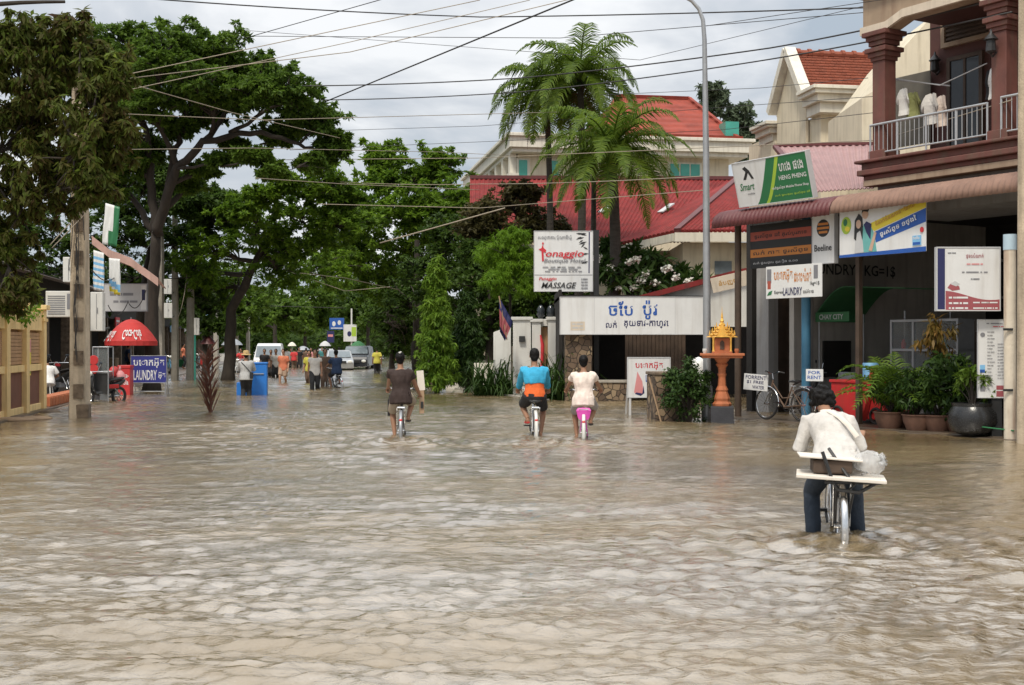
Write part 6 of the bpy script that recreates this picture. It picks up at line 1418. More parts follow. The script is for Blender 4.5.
def hand(mb, w, d, s, curl, S, pn=None):
    d = d.normalized(); pn = pn or Vector((0, 0, -1)); pn = pn-d*pn.dot(d)
    if pn.length < .1: pn = Vector((-s, 0, 0)); pn = pn-d*pn.dot(d)
    pn.normalize(); sd_ = d.cross(pn)*s; k = S*.98
    mb.loft([(w-d*.02*k, sd_*.026*k, pn*.02*k), (w+d*.025*k, sd_*.036*k, pn*.017*k), (w+d*.07*k, sd_*.042*k, pn*.015*k), (w+d*.092*k, sd_*.038*k, pn*.012*k)], 10)
    for i, ln in enumerate((.062, .08, .085, .075)):
        o = (-.031+.0205*i)*k; p = w+d*.08*k+sd_*o; a = .12; pts = [p]; rs = [.0098*k]
        for q in range(3):
            a += curl*(.75 if q else .55); p = p+(d*math.cos(a)+pn*math.sin(a)+sd_*o*.8)*ln*k*(.42, .33, .27)[q]; pts.append(p); rs.append((.0095, .0088, .0075)[q]*k)
        mb.tube(pts, rs, 7)
    p = w+d*.02*k+sd_*.03*k; e = p+(d*.6+sd_*.55+pn*.35).normalized()*.045*k; mb.tube([p, e, e+(d*.75+pn*(.3+curl*.4)-sd_*.1*curl).normalized()*.035*k], [.014*k, .011*k, .009*k], 7)
def person(label, loc, rotz, J, top='white_shirt', bottom='black_cloth', sleeve=.5, legs=2.0, hair='short', voxel=.009, skin='skin', group=None, shoes='black_rubber', hem=-.1, fem=0, under=None, extra=None, skirt=False, flare=0.0):
    t = thing('person', label, 'person', loc, rotz, group); S = J['S']; b = MB()
    torso(b, J, 0, fem=fem)
    b.tube([J['neck']-J['d']*.05*S, J['neck']+J['hd']*.03*S, J['head']-J['hd']*.06*S], [.062*S, .053*S, .055*S], 10)
    hd, X = J['hd'], J['X']; fw = X.cross(hd)*-1; fw = fw if fw.y > 0 else -fw; Hq = Matrix((X, fw, hd)).transposed(); hc = J['head']; h = S*.98
    b.ell(hc+hd*.025*h, (.076*h, .093*h, .1*h), Hq, 16, 10); b.ell(hc+fw*.018*h-hd*.05*h, (.058*h, .068*h, .066*h), Hq, 12, 8)
    b.loft([(hc+fw*.085*h+hd*.03*h, X*.01*h, fw*.01*h), (hc+fw*.108*h-hd*.015*h, X*.016*h, fw*.014*h), (hc+fw*.088*h-hd*.025*h, X*.016*h, fw*.01*h)], 8)
    for s in (-1, 1): b.ell(hc+X*s*.078*h-fw*.005*h, (.012*h, .024*h, .034*h), Hq, 8, 6)
    for s, k in ((-1, 'L'), (1, 'R')):
        sh, el, wr = J['sh'+k], J['el'+k], J['wr'+k]
        b.tube([sh-X*s*.05*S, sh, sh.lerp(el, .45), el, el.lerp(wr, .35), wr], [.05*S, .052*S, .045*S, .038*S, .039*S, .026*S], 10)
        hand(b, wr, wr-el if 'hdir'+k not in J else J['hdir'+k], s, J.get('curl'+k, .4), S)
        hip, kn, an, toe = J['hip'+k], J['kn'+k], J['an'+k], J['toe'+k]
        b.tube([hip+Vector((0, 0, .04*S)), hip.lerp(kn, .4), kn, kn.lerp(an, .3), an], [.095*S, .08*S, .056*S, .055*S, .035*S], 12)
        f = (toe-an); fdir = Vector((f.x, f.y, f.z)).normalized(); heel = an-fdir*.05*S-Vector((0, 0, .045*S))
        b.loft([(heel, V(.03, 0, 0)*S, V(0, 0, .035)*S), (an.lerp(toe, .3)-Vector((0, 0, .02*S)), V(.036, 0, 0)*S, V(0, 0, .04)*S), (an.lerp(toe, .75), V(.043, 0, 0)*S, V(0, 0, .024)*S), (toe, V(.036, 0, 0)*S, V(0, 0, .016)*S)], 10)
    mesh_obj('body', remeshed(b, voxel, 2), M[skin], t)
    vx = max(voxel*1.3, .012)
    # top garment
    g_ = MB(); inf = .02 if voxel < .012 else .028
    torso(g_, J, inf+.008+flare*.3, lo=hem, hi=.485, fem=fem)
    if hem < -.08:
        fwv = J['d'].cross(J['X']); g_.loft([(J['pel']+J['d']*(hem-.03)*S, J['X']*(.17*S+inf+.014+flare), fwv*(.125*S+inf+.014+flare)), (J['pel']+J['d']*.02*S, J['X']*(.168*S+inf+.014), fwv*(.118*S+inf+.014))], 16)
    for s, k in ((-1, 'L'), (1, 'R')):
        sh, el, wr = J['sh'+k], J['el'+k], J['wr'+k]; pts = [sh-X*s*.06*S, sh+X*s*.004*S]; rs = [.062*S+inf*.6, .062*S+inf*.6]
        if sleeve <= .5: e = sh.lerp(el, max(sleeve, .05)*1.5); pts += [e]; rs += [.055*S+inf]
        else: pts += [sh.lerp(el, .5), el, el.lerp(wr, (sleeve-.5)*2*.95)]; rs += [.05*S+inf, .045*S+inf, .034*S+inf]
        if sleeve > 0: g_.tube(pts, rs, 12)
    mesh_obj('top_garment', remeshed(g_, vx, 3, (.022 if hem == -.12 else .019) if voxel < .012 else .01, 8), M[top], t)
    if under:
        u = MB(); torso(u, J, inf*.8, lo=-.04, hi=.3, fem=fem); mesh_obj('undershirt', remeshed(u, vx, 2, .006), M[under], t)
    # trousers, shorts or skirt
    p = MB(); q = inf*.8
    torso(p, J, q, lo=-.1, hi=.05 if hem < .05 or under else .14, fem=fem)
    if skirt:
        c = (J['hipL']+J['hipR'])/2; kk = (J['knL']+J['knR'])/2; aa = (J['anL']+J['anR'])/2; e = kk if legs <= 1 else aa+Vector((0, 0, .1)); p.loft([(c+V(0, 0, .06), X*.18*S, V(0, .14*S, 0)), (c.lerp(e, .5), X*.2*S, V(0, .17*S, 0)), (e, X*.21*S, V(0, .19*S, 0))], 16)
    else:
        for k in 'LR':
            hip, kn, an = J['hip'+k], J['kn'+k], J['an'+k]; pts = [hip+Vector((0, 0, .05*S))]; rs = [.1*S+q]
            if legs <= 1: pts += [hip.lerp(kn, .5*legs), hip.lerp(kn, legs*.95)]; rs += [.088*S+q, .075*S+q]
            else: pts += [hip.lerp(kn, .5), kn, kn.lerp(an, .4), kn.lerp(an, min(legs-1, .97))]; rs += [.083*S+q, .064*S+q, .06*S+q, .05*S+q]
            p.tube(pts, rs, 12)
    mesh_obj('skirt' if skirt else ('shorts' if legs <= 1 else 'trousers'), remeshed(p, vx, 3, .008, 9), M[bottom], t)
    # hair
    hb = MB(); hb.ell(hc+hd*.035*h-fw*.018*h, (.088*h, .1*h, .103*h), Hq, 18, 12); hb.ell(hc-fw*.05*h-hd*.02*h, (.074*h, .06*h, .08*h), Hq, 12, 8)
    if hair == 'bun': hb.ell(hc-fw*.115*h+hd*.03*h, (.045*h, .045*h, .045*h), Hq, 10, 8)
    if hair in ('pony', 'long'):
        w = .032 if hair == 'pony' else .075
        hb.tube([hc-fw*.09*h+hd*.03*h, hc-fw*.135*h-hd*.05*h, hc-fw*.12*h-hd*.2*h, hc-fw*.1*h-hd*.3*h], [w*h, w*1.1*h, w*h, .012*h], 10, flat=.7)
    if hair == 'shaggy':
        hb.ell(hc+hd*.04*h-fw*.025*h, (.1*h, .112*h, .112*h), Hq, 18, 12)
        for i in range(26): dv = Vector((rnd.uniform(-1, 1), rnd.uniform(-1, .35), rnd.uniform(-.4, 1))).normalized(); hb.ell(hc+hd*.03*h+Hq@Vector((dv.x*.104*h, dv.y*.115*h-.02*h, dv.z*.112*h)), (.032*h, .032*h, .028*h), Hq, 8, 6)
    if hair != 'none': mesh_obj('hair', remeshed(hb, max(voxel*.9, .008), 1, .007, 30), M['hair'], t)
    for s in (-1, 1): e = MB(); e.ell(hc+X*s*.031*h+fw*.086*h+hd*.018*h, (.013*h, .008*h, .008*h), Hq, 8, 6, 0); e.ell(hc+X*s*.031*h+fw*.0925*h+hd*.018*h, (.0055*h, .004*h, .0055*h), Hq, 8, 6, 1); e.build('eye', [M['white_paint'], M['black_print']], t)
    e = MB(); e.ell(hc+fw*.083*h-hd*.055*h, (.024*h, .008*h, .007*h), Hq, 8, 6); e.build('mouth', M['brown_print'], t)
    if shoes:
        for k in 'LR':
            sb = MB(); an, toe = J['an'+k], J['toe'+k]; f = (toe-an).normalized(); sb.loft([(an-f*.06*S-V(0, 0, .075*S), V(.036*S, 0, 0), V(0, 0, .014*S)), (an.lerp(toe, .5)-V(0, 0, .05*S), V(.042*S, 0, 0), V(0, 0, .014*S)), (toe+f*.02*S-V(0, 0, .018*S), V(.042*S, 0, 0), V(0, 0, .013*S))], 10)
            sb.tube([an.lerp(toe, .55)+V(-.045*S, 0, -.04*S), an.lerp(toe, .6)+V(0, 0, .022*S), an.lerp(toe, .55)+V(.045*S, 0, -.04*S)], .011*S, 6); sb.build('sandal', M[shoes], t, smooth=50)
    return t

# ---------------------------------------------------------------- bicycles and motorbikes
def bicycle(label, loc, rotz, frame='black_metal', fender='chrome', saddle='black_plastic', guard=None, R=.33, group=None, rack=True, basket=False, spokes=True, steer=0.0, grip='black_rubber', lens=True):
    t = thing('bicycle', label, 'bicycle', loc, rotz, group); ra, fa, bb = V(0, -.5, R), V(0, .56, R), V(0, .02, .29)
    st, hdp = V(0, -.17, .72), V(0, .40, .86); sad = V(0, -.22, .84)
    m = MB(); m.tube([bb, st, sad-V(0, 0, .05)], .016, 8); m.tube([bb, V(0, .18, .46), hdp-V(0, -.03, .16)], .02, 8); m.tube([st+V(0, .02, -.22), V(0, .1, .48), hdp-V(0, -.01, .06)], .015, 8); m.tube([hdp, hdp+V(0, .04, -.2)], .022, 8)
    for s in (-1, 1): m.tube([bb+V(s*.03, 0, 0), ra+V(s*.06, 0, 0)], .011, 6); m.tube([st+V(s*.02, 0, -.05), ra+V(s*.06, 0, 0)], .010, 6)
    m.build('frame', M[frame], t, smooth=50)
    m = MB(); cr = hdp+V(0, .045, -.22)
    for s in (-1, 1): m.tube([cr+V(s*.02, 0, 0), cr+V(s*.055, .02, -.08), fa+V(s*.055, 0, 0)], .012, 7)
    m.build('fork', M['chrome'], t, smooth=50)
    for c in (ra, fa):
        w = MB(); w.torus(c, R-.02, .021, 36, 8); wo = w.build('wheel', M['black_rubber'], t, smooth=180)
        w = MB(); w.torus(c, R-.043, .011, 36, 6)
        if spokes:
            for i in range(18): a = 2*PI*i/18; w.tube([c+V(.02*(-1)**i, 0, 0), c+V(0, math.cos(a)*(R-.045), math.sin(a)*(R-.045))], .0022, 4)
        w.tube([c-V(.06, 0, 0), c+V(.06, 0, 0)], .022, 8); w.build('rim', M['chrome'], wo, smooth=50)
    for c, a0, a1 in ((ra, rad(-20), rad(150)), (fa, rad(45), rad(190))):
        m = MB(); pr = []; n = 16; w = .032
        vs = []; 
        for i in range(n+1):
            a = a0+(a1-a0)*i/n; a = PI-a if c is ra else a
            for x, q in ((-w, .012), (-w*.6, .034), (w*.6, .034), (w, .012)): vs.append(c+V(x, math.cos(a)*(R+q), math.sin(a)*(R+q)))
        m.add(vs, [(i*4+j, i*4+j+1, i*4+j+5, i*4+j+4) for i in range(n) for j in range(3)]); o = m.build('mudguard', M[fender], t, smooth=60); s = o.modifiers.new('t', 'SOLIDIFY'); s.thickness = .004
    m = MB(); m.loft([(sad+V(0, -.13, .0), V(.03, 0, 0), V(0, 0, .02)), (sad+V(0, -.11, .01), V(.105, 0, 0), V(0, 0, .035)), (sad+V(0, -.03, .01), V(.085, 0, 0), V(0, 0, .035)), (sad+V(0, .06, .005), V(.035, 0, 0), V(0, 0, .026)), (sad+V(0, .15, 0), V(.02, 0, 0), V(0, 0, .018))], 12)
    m.tube([sad+V(-.05, -.08, -.02), sad+V(0, .0, -.06), sad+V(.05, -.08, -.02)], .012, 6); m.build('saddle', M[saddle], t, smooth=60)
    m = MB(); q = hdp+V(0, .0, .02); hb = [V(-.25, .34, 1.03), V(-.2, .46, 1.05), V(-.06, .44, 1.0), V(.06, .44, 1.0), V(.2, .46, 1.05), V(.25, .34, 1.03)]; m.tube(hb, .012, 8); m.tube([q, V(0, .43, 1.0)], .014, 8); hbo = m.build('handlebar', M['chrome'], t, smooth=50)
    for s in (0, -1): m = MB(); a, b = hb[s], hb[1 if s == 0 else -2]; m.tube([a-(b-a)*.15, a.lerp(b, .75)], .017, 8); m.build('grip', M[grip], hbo, smooth=50)
    m = MB()
    for s, a in ((-1, .6), (1, .6+PI)):
        p = bb+V(s*.07, .165*math.cos(a), .165*math.sin(a)); m.bar(bb+V(s*.07, 0, 0), p, .02, .014); m.box(p.x-.01+min(s*.1, 0), p.x+.01+max(s*.1, 0), p.y-.035, p.y+.035, p.z-.012, p.z+.012)
    m.torus(bb+V(.06, 0, 0), .085, .008, 20, 5); m.build('crank', M['black_metal'], t, smooth=50)
    m = MB(); m.box(.055, .068, -.4, .1, .26, .33); m.build('chain_guard', M[guard or frame], t, bevel=.006)
    if rack:
        m = MB(); z = .74
        m.tube([V(-.07, -.2, z), V(-.07, -.66, z), V(.07, -.66, z), V(.07, -.2, z)], .008, 6)
        for y in (-.32, -.44, -.56): m.tube([V(-.07, y, z), V(.07, y, z)], .006, 5)
        for s in (-1, 1): m.tube([V(s*.07, -.6, z), ra+V(s*.07, 0, 0)], .006, 5)
        m.build('rack', M['chrome'], t, smooth=50)
    if lens: m = MB(); m.lathe([(.028, 0), (.03, -.02), (.01, -.03)], (0, -.83 if False else -.5-R*.86, R+.2), 10, axis='y'); m.build('reflector', M['red_lens'], t)
    if basket:
        m = MB()
        for z, w in ((.82, .13), (1.02, .17)): m.tube([V(-w, .5, z), V(w, .5, z), V(w, .78, z), V(-w, .78, z), V(-w, .5, z)], .006, 5)
        for i in range(8):
            for y in (.5, .78): x = -1+2*i/7; m.tube([V(x*.13, y, .82), V(x*.17, y, 1.02)], .003, 4)
        for i in range(6): x = -.13+.26*i/5; m.tube([V(x, .5, .82), V(x, .78, .82)], .003, 4)
        m.build('basket', M['galvanised'], t)
    return t
def motorbike(label, loc, rotz, col='black_plastic', seat='black_rubber', group=None, lens='lamp_lens'):
    t = thing('motorbike', label, 'motorbike', loc, rotz, group); R = .28; ra, fa = V(0, -.6, R), V(0, .6, R)
    for c in (ra, fa):
        w = MB(); w.torus(c, R-.045, .045, 28, 8); wo = w.build('wheel', M['black_rubber'], t, smooth=180); w = MB(); w.torus(c, R-.09, .014, 24, 6)
        for i in range(6): a = i*PI/3; w.tube([c, c+V(0, math.cos(a)*(R-.09), math.sin(a)*(R-.09))], .012, 5)
        w.build('rim', M['chrome'], wo, smooth=50)
    m = MB(); m.loft([(V(0, .42, .88), V(.09, 0, 0), V(0, .05, .0)), (V(0, .5, .62), V(.12, 0, 0), V(0, .06, .02)), (V(0, .34, .38), V(.11, 0, 0), V(0, .07, .05)), (V(0, .05, .36), V(.12, 0, 0), V(0, .0, .1)), (V(0, -.2, .5), V(.12, 0, 0), V(0, 0, .12)), (V(0, -.6, .64), V(.1, 0, 0), V(0, 0, .09)), (V(0, -.82, .72), V(.04, 0, 0), V(0, 0, .04))], 12); m.build('fairing', M[col], t, smooth=60)
    m = MB(); m.loft([(V(0, .02, .68), V(.06, 0, 0), V(0, 0, .03)), (V(0, -.12, .73), V(.13, 0, 0), V(0, 0, .05)), (V(0, -.5, .77), V(.13, 0, 0), V(0, 0, .05)), (V(0, -.75, .8), V(.07, 0, 0), V(0, 0, .035))], 12); m.build('seat', M[seat], t, smooth=60)
    m = MB(); m.tube([V(-.34, .3, 1.0), V(-.1, .42, 1.0), V(.1, .42, 1.0), V(.34, .3, 1.0)], .016, 8); m.tube([V(0, .42, 1.0), V(0, .52, .7)], .02, 8)
    for s in (-1, 1): m.tube([V(s*.2, .38, 1.0), V(s*.3, .36, 1.22)], .006, 5)
    hb = m.build('handlebar', M['chrome'], t, smooth=50)
    for s in (-1, 1): m = MB(); m.ell((s*.31, .36, 1.25), (.07, .012, .045)); m.build('mirror', M['dark_glass'], hb, smooth=60)
    m = MB(); m.ell((0, .5, .95), (.1, .07, .08)); m.build('headlight', M[lens], t, smooth=60)
    m = MB()
    for s in (-1, 1): m.tube([V(s*.06, .53, .66), fa+V(s*.06, 0, 0)], .018, 7); m.tube([V(s*.1, -.3, .55), ra+V(s*.08, 0, 0)], .018, 7)
    m.box(-.12, .12, -.1, .2, .18, .36); m.tube([V(.13, .1, .22), V(.15, -.3, .24), V(.15, -.75, .3)], [.02, .03, .045], 8); m.build('engine', M['galvanised'], t, smooth=50)
    m = MB(); n = 10; vs = []
    for i in range(n+1):
        a = rad(10)+rad(150)*i/n
        for x, q in ((-.06, .01), (0, .04), (.06, .01)): vs.append(fa+V(x, math.cos(a)*(R+q), math.sin(a)*(R+q)))
    m.add(vs, [(i*3+j, i*3+j+1, i*3+j+4, i*3+j+3) for i in range(n) for j in range(2)]); o = m.build('mudguard', M[col], t, smooth=60); s = o.modifiers.new('t', 'SOLIDIFY'); s.thickness = .006
    return t
def gb(px, py, z=-.2): v = gnd(px, py); v.z = z; return v

# --- the three riders ahead
vx = .0085
p = gb(399, 438); hz = rad(4)
bicycle('worn black bicycle under the brown shirted rider', p+V(0, .5, 0), hz, 'black_metal', 'galvanised', rack=True)
J = pose_ride(1.0, .1, crank=-1.25, tilt=0, side=-.03, rgrip=(.34, .12, .92)); 
person('girl in dark brown shirt and checked shorts riding away with a plank at her side', p+V(0, .5, 0), hz, J, 'brown_shirt', 'plaid_shorts', .3, .95, 'bun', vx, hem=-.1, fem=1)
m = MB(); m.bar((0, 0, -.42), (.0, .05, 0), .09, .03, 0); m.bar((0, .05, 0), (-.035, .08, .36), .13, .035, 1); m.box(-.02, .03, -.03, -.02, -.32, -.2, 2)
o = m.build('plank', [M['cardboard'], M['foam'], M['black_print']], None, p+V(.36, .62, 1.02), hz, bevel=.004); tag(o, 'pale flat plank held upright at the brown shirted girl side', 'plank')
m = MB(); m.box(-.05, .05, -.03, .03, -.3, 0); m.tube([(-.03, 0, 0), (0, .05, .16), (.03, 0, 0)], .008, 5); o = m.build('hand_bag', M['black_cloth'], None, p+V(-.21, .62, .86), hz, bevel=.02); tag(o, 'small black bag dangling from the left handlebar of the black bicycle', 'bag')
m = MB(); m.ell((0, 0, 0), (.022, .01, .016)); m.ell((.02, 0, .012), (.015, .008, .012)); o = m.build('hair_clip', M['white_paint'], None, (0, 0, 0), 0, smooth=180)
pr_ = [x for x in bpy.data.objects if x.name.startswith('person')][0]; o.parent = pr_; o.location = J['head']+V(.0, -.115, .1)

p = gb(534.5, 438); hz = rad(2)
bicycle('silver bicycle with a red reflector under the blue jacketed rider', p+V(0, .5, 0), hz, 'galvanised', 'white_paint', 'black_plastic')
J = pose_ride(1.07, .1, crank=2.2, grips=(.27, .36, 1.03), saddle=(0, -.22, .85))
person('rider in short bright blue jacket over an orange top and dark shorts', p+V(0, .5, 0), hz, J, 'blue_shirt', 'black_cloth', .95, .85, 'short', vx, hem=.2, under='orange_shirt', shoes='red_cloth', flare=.02)
p = gb(585, 440); hz = rad(-3)
dm('pink_bike', (.62, .07, .38), .35, .1)
bicycle('small bicycle with bright pink saddle and carrier', p+V(0, .45, 0), hz, 'pink_bike', 'white_paint', 'pink_bike', rack=True)
m = MB(); m.loft([(V(0, -.64, .6), V(.1, 0, 0), V(0, .02, .05)), (V(0, -.6, .72), V(.13, 0, 0), V(0, .06, .0)), (V(0, -.5, .76), V(.1, 0, 0), V(0, .06, 0))], 10); m.build('child_seat', M['pink_bike'], bpy.data.objects['bicycle.002'], smooth=50)
J = pose_ride(.96, .12, crank=-.9, grips=(.3, .36, 1.03), saddle=(0, -.22, .82))
person('girl in cream t-shirt and grey shorts riding the bicycle with pink saddle', p+V(0, .45, 0), hz, J, 'cream_shirt', 'grey_shorts', .35, .95, 'bun', vx, hem=-.1, fem=1)

# --- the man in white, nearest
p = gb(841, 536); p.y = 10.75; p.x = (841-512)/F*p.y; hz = rad(-9); q = p+Matrix.Rotation(hz, 3, 'Z')@V(0, .5, 0)
bicycle('loaded bicycle with wide rear carrier under the man in white', q, hz, 'black_metal', 'chrome', rack=True, lens=False)
J = pose_ride(.98, .8, grips=(.25, .36, 1.0), crank=PI+.35, tilt=.42, saddle=(0, -.2, .8), side=-.13); 
leg_to(J, 'L', (-.2, -.1, .17), (-.23, .06, .05), (-.25, 1, .25)); leg_to(J, 'R', (.2, .04, .10), (.22, .21, .03), (.25, 1, .25))
man = person('man in loose white shirt bending over the handlebar of the loaded bicycle', q, hz, J, 'white_shirt', 'denim', .62, 1.95, 'shaggy', .008, hem=-.12, flare=.012)
s = MB(); d = J['d']; fwv = d.cross(J['X']); fwv = fwv if fwv.y > 0 else -fwv
pts = [J['pel']+d*h*1.03+V(1, 0, 0)*x-fwv*(y) for h, x, y in ((.47, -.05, .07), (.42, .0, .125), (.33, .07, .148), (.24, .13, .138), (.15, .19, .09))]
s.tube(pts, .022, 8, flat=.3, side=(1, 0, .3)); s.build('bag_strap', M['foam'], man, smooth=60)
bk = bpy.data.objects['bicycle.003']; m = MB()
for x in (-.1, .1): m.tube([V(x, -.2, .72), V(x, -.72, .72)], .012, 6)
m.tube([V(-.17, -.72, .97), V(-.1, -.74, .76), V(-.05, -.74, .66), V(.12, -.74, .64), V(.3, -.72, .74)], .016, 7); m.tube([V(-.15, -.74, .72), V(.3, -.74, .72)], .014, 7); m.tube([V(-.1, -.5, .98), V(.08, -.76, .7), V(.0, -.6, .6)], .014, 7); m.tube([V(-.25, -.45, .74), V(.3, -.45, .74)], .012, 6); m.tube([V(-.06, -.74, .66), V(-.05, -.55, .38)], .01, 6); m.tube([V(.08, -.74, .66), V(.05, -.55, .38)], .01, 6)
m.build('carrier', M['black_metal'], bk, smooth=50)
Rq = Matrix.Rotation(hz, 3, 'Z')
m = MB(); m.box(-.37, .35, -.25, .25, 0, .028); o = m.build('foam_sheet', M['foam'], None, q+Rq@V(0, -.55, .738), hz+rad(-4), bevel=.006); tag(o, 'wide pale foam sheet lying low across the rear carrier', 'foam sheet'); o.rotation_euler.y = rad(3)
m = MB(); m.box(-.33, .18, -.18, .22, 0, .014); o = m.build('foam_sheet', M['foam'], None, q+Rq@V(-.02, -.5, .90), hz, bevel=.004); tag(o, 'upper thin pale sheet resting against the man in white', 'foam sheet'); o.rotation_euler.y = rad(4)
m = MB(); m.box(-.18, .14, -.15, .2, 0, .11); o = m.build('parcel', M['dark_wood'], None, q+Rq@V(-.06, -.5, .782), hz, bevel=.015); tag(o, 'dark wrapped parcel between the two foam sheets', 'parcel')
m = MB(); m.ell((0, 0, .09), (.13, .17, .1), n=18, k=12); me = remeshed(m, .012, 2, .035, 9); o = mesh_obj('plastic_bag', me, M['plastic_bag'], None); o.location = q+Rq@V(.24, -.5, .775); tag(o, 'clear plastic bag bulging at the right end of the carrier', 'bag')

# --- people further down the street
def crowd(px, py, S, deg, J, lab, z=-.25, **k):
    vxl = k.pop('voxel', .016); b = gnd(px, py); b.z = z; return person(lab, b, rad(deg), J, voxel=vxl, group=k.pop('group', 'people wading down the street'), **k)
b = gnd(246, 396); v_ = crowd(246, 396, 1, 8, pose_walk(1.0, .08, carry='push'), 'vendor in straw hat and pale shirt pushing a bright blue cart', top='grey_shirt', bottom='black_cloth', sleeve=.9, voxel=.012)
m = MB(); hc = V(0, .03, 1.60); m.lathe([(.17, -.02), (.16, .0), (.1, .02), (.095, .1), (.06, .13), (.01, .135)], hc, 16); m.build('straw_hat', M['straw'], v_, smooth=50)
m = MB(); m.tube([V(-.15, -.1, 1.35), V(.0, -.16, 1.2), V(.17, -.12, 1.0)], .014, 6); m.box(.13, .24, -.18, -.06, .82, 1.02); m.build('shoulder_bag', M['black_cloth'], v_, bevel=.01)
ct = thing('vending_cart', 'bright blue boxy cart pushed through the flood by the straw hatted vendor', 'cart', b+V(.03, .75, -.2), rad(8)); m = MB()
m.box(-.48, -.14, -.1, .5, .15, .62); m.box(-.14, .5, -.1, .5, .15, 1.22); m.build('body', M['blue_plastic'], ct, bevel=.02); m = MB(); m.box(-.16, .52, -.12, .52, 1.222, 1.28); m.build('lid', M['blue_plastic'], ct, bevel=.015); m = MB(); m.tube([(-.4, -.12, .9), (.4, -.12, .9)], .02, 7); m.tube([(-.4, -.12, .9), (-.4, 0, .6)], .015, 6); m.build('handle', M['galvanised'], ct)
for x in (-.45, .45): m = MB(); m.torus((x, .2, .18), .15, .035, 20, 6); m.build('wheel', M['black_rubber'], ct, smooth=60)
crowd(315, 390, 1, 186, pose_walk(1.03, .22), 'pedestrian in white vest and open dark jacket walking towards the camera', top='white_shirt', bottom='black_cloth', sleeve=.2, legs=1.9)
crowd(309.5, 383, 1, 175, pose_walk(.98, -.2), 'pedestrian in yellow and dark clothes just behind the white vest walker', top='yellow_shirt', bottom='brown_cloth', legs=1.8, hair='long', fem=1)
crowd(325, 387, 1, 190, pose_walk(1.04, .15), 'pedestrian in drab brown shirt and trousers beside the white vest walker', top='brown_cloth', bottom='brown_cloth', sleeve=.9)
crowd(283.5, 382.5, 1, 172, pose_walk(1.02, .2), 'person in coral orange shirt and tan shorts wading towards the camera', top='coral_shirt', bottom='tan_shorts', sleeve=.45, legs=.9, skin='skin_light')
crowd(264.5, 376.5, 1, 185, pose_walk(1.0, .1), 'person in black patterned shirt and black trousers before the white van', top='black_cloth', bottom='black_cloth', sleeve=.4)
crowd(271, 376, 1, 180, pose_walk(.97, -.12), 'person in brown jacket standing between two others before the van', top='brown_cloth', bottom='black_cloth', sleeve=.9)
crowd(276, 377.5, 1, 180, pose_walk(1.0, .12), 'person in white shirt and black trousers before the white van', top='white_shirt', bottom='black_cloth', sleeve=.5)
crowd(294, 368, 1, 5, pose_walk(1.0, .18), 'person in red top walking away behind the coral shirted wader', top='red_shirt', bottom='brown_cloth', voxel=.022)
crowd(297.5, 367, 1, 0, pose_walk(1.0, -.15), 'person in pink top walking away at the far left of the crowd', top='pink_cloth', bottom='tan_shorts', voxel=.022)
crowd(377, 373, 1, 10, pose_walk(1.05, .1), 'person in yellow green shirt standing by the dark pickup', top='yellow_shirt', bottom='black_cloth', voxel=.02)
b = gb(336, 388.5, -.25); bicycle('dark bicycle ridden away among the far pedestrians', b+V(-.1, .4, 0), rad(28), rack=True, spokes=False)
person('rider in dark navy shirt among the far pedestrians', b+V(-.1, .4, 0), rad(28), pose_ride(1.0, .15, crank=-.6), 'navy_shirt', 'black_cloth', .5, .9, 'short', .016, group='people wading down the street')
b = gb(240, 372.5, -.2); motorbike('white fronted motorbike carrying the red shirted rider by the left kerb', b, rad(172), 'white_paint')
J = pose_ride(1.0, .12, grips=(.33, .3, 1.0), saddle=(0, -.25, .78), bb=(0, .15, .42), crank=0.0)
person('person in red shirt riding the white fronted motorbike', b, rad(172), J, 'red_shirt', 'black_cloth', .6, 1.9, 'short', .02, group='people wading down the street')
tops = ['white_shirt', 'navy_shirt', 'brown_cloth', 'pink_cloth', 'black_cloth', 'teal_shirt', 'yellow_shirt', 'grey_shirt', 'red_shirt', 'white_shirt', 'olive_cloth', 'black_cloth']
cw = ['white top beside the grey topped one', 'navy top', 'brown top', 'pink top', 'black top beside the teal topped one', 'teal top', 'yellow top', 'grey top', 'red top', 'white top leftmost in the crowd', 'olive top', 'black top beside the navy topped one']
for i, px in enumerate((287, 301, 306, 311, 318, 322, 328, 291, 334, 280, 339, 299)):
    crowd(px, 364.5+(i*5 % 4), 1, 180*(i % 2)+i, pose_walk(.97+.01*(i % 6), .2*(-1)**i), f'far pedestrian in {cw[i]} at the street end', top=tops[i], bottom='black_cloth' if i % 3 else 'tan_shorts', voxel=.026, shoes=None)
# seated on the left
b = LW(lx(48, 2.6), 2.6, .05); m = MB(); m.lathe([(.17, .40), (.18, .42), (.01, .43)], (0, 0, 0), 16)
st = thing('stool', 'small pale plastic stool under the seated person in white', 'stool', b); m.build('seat', M['white_paint'], st)
for i in range(4): a = PI/4+i*PI/2; m = MB(); m.tube([(math.cos(a)*.12, math.sin(a)*.12, .4), (math.cos(a)*.17, math.sin(a)*.17, 0)], .02, 6); m.build('leg', M['white_paint'], st)
person('person in white shirt seated on a stool with back turned by the yellow fence', b, rad(25), pose_sit(1.0, .42, .4), 'white_cloth', 'black_cloth', .5, 1.9, 'short', .012)

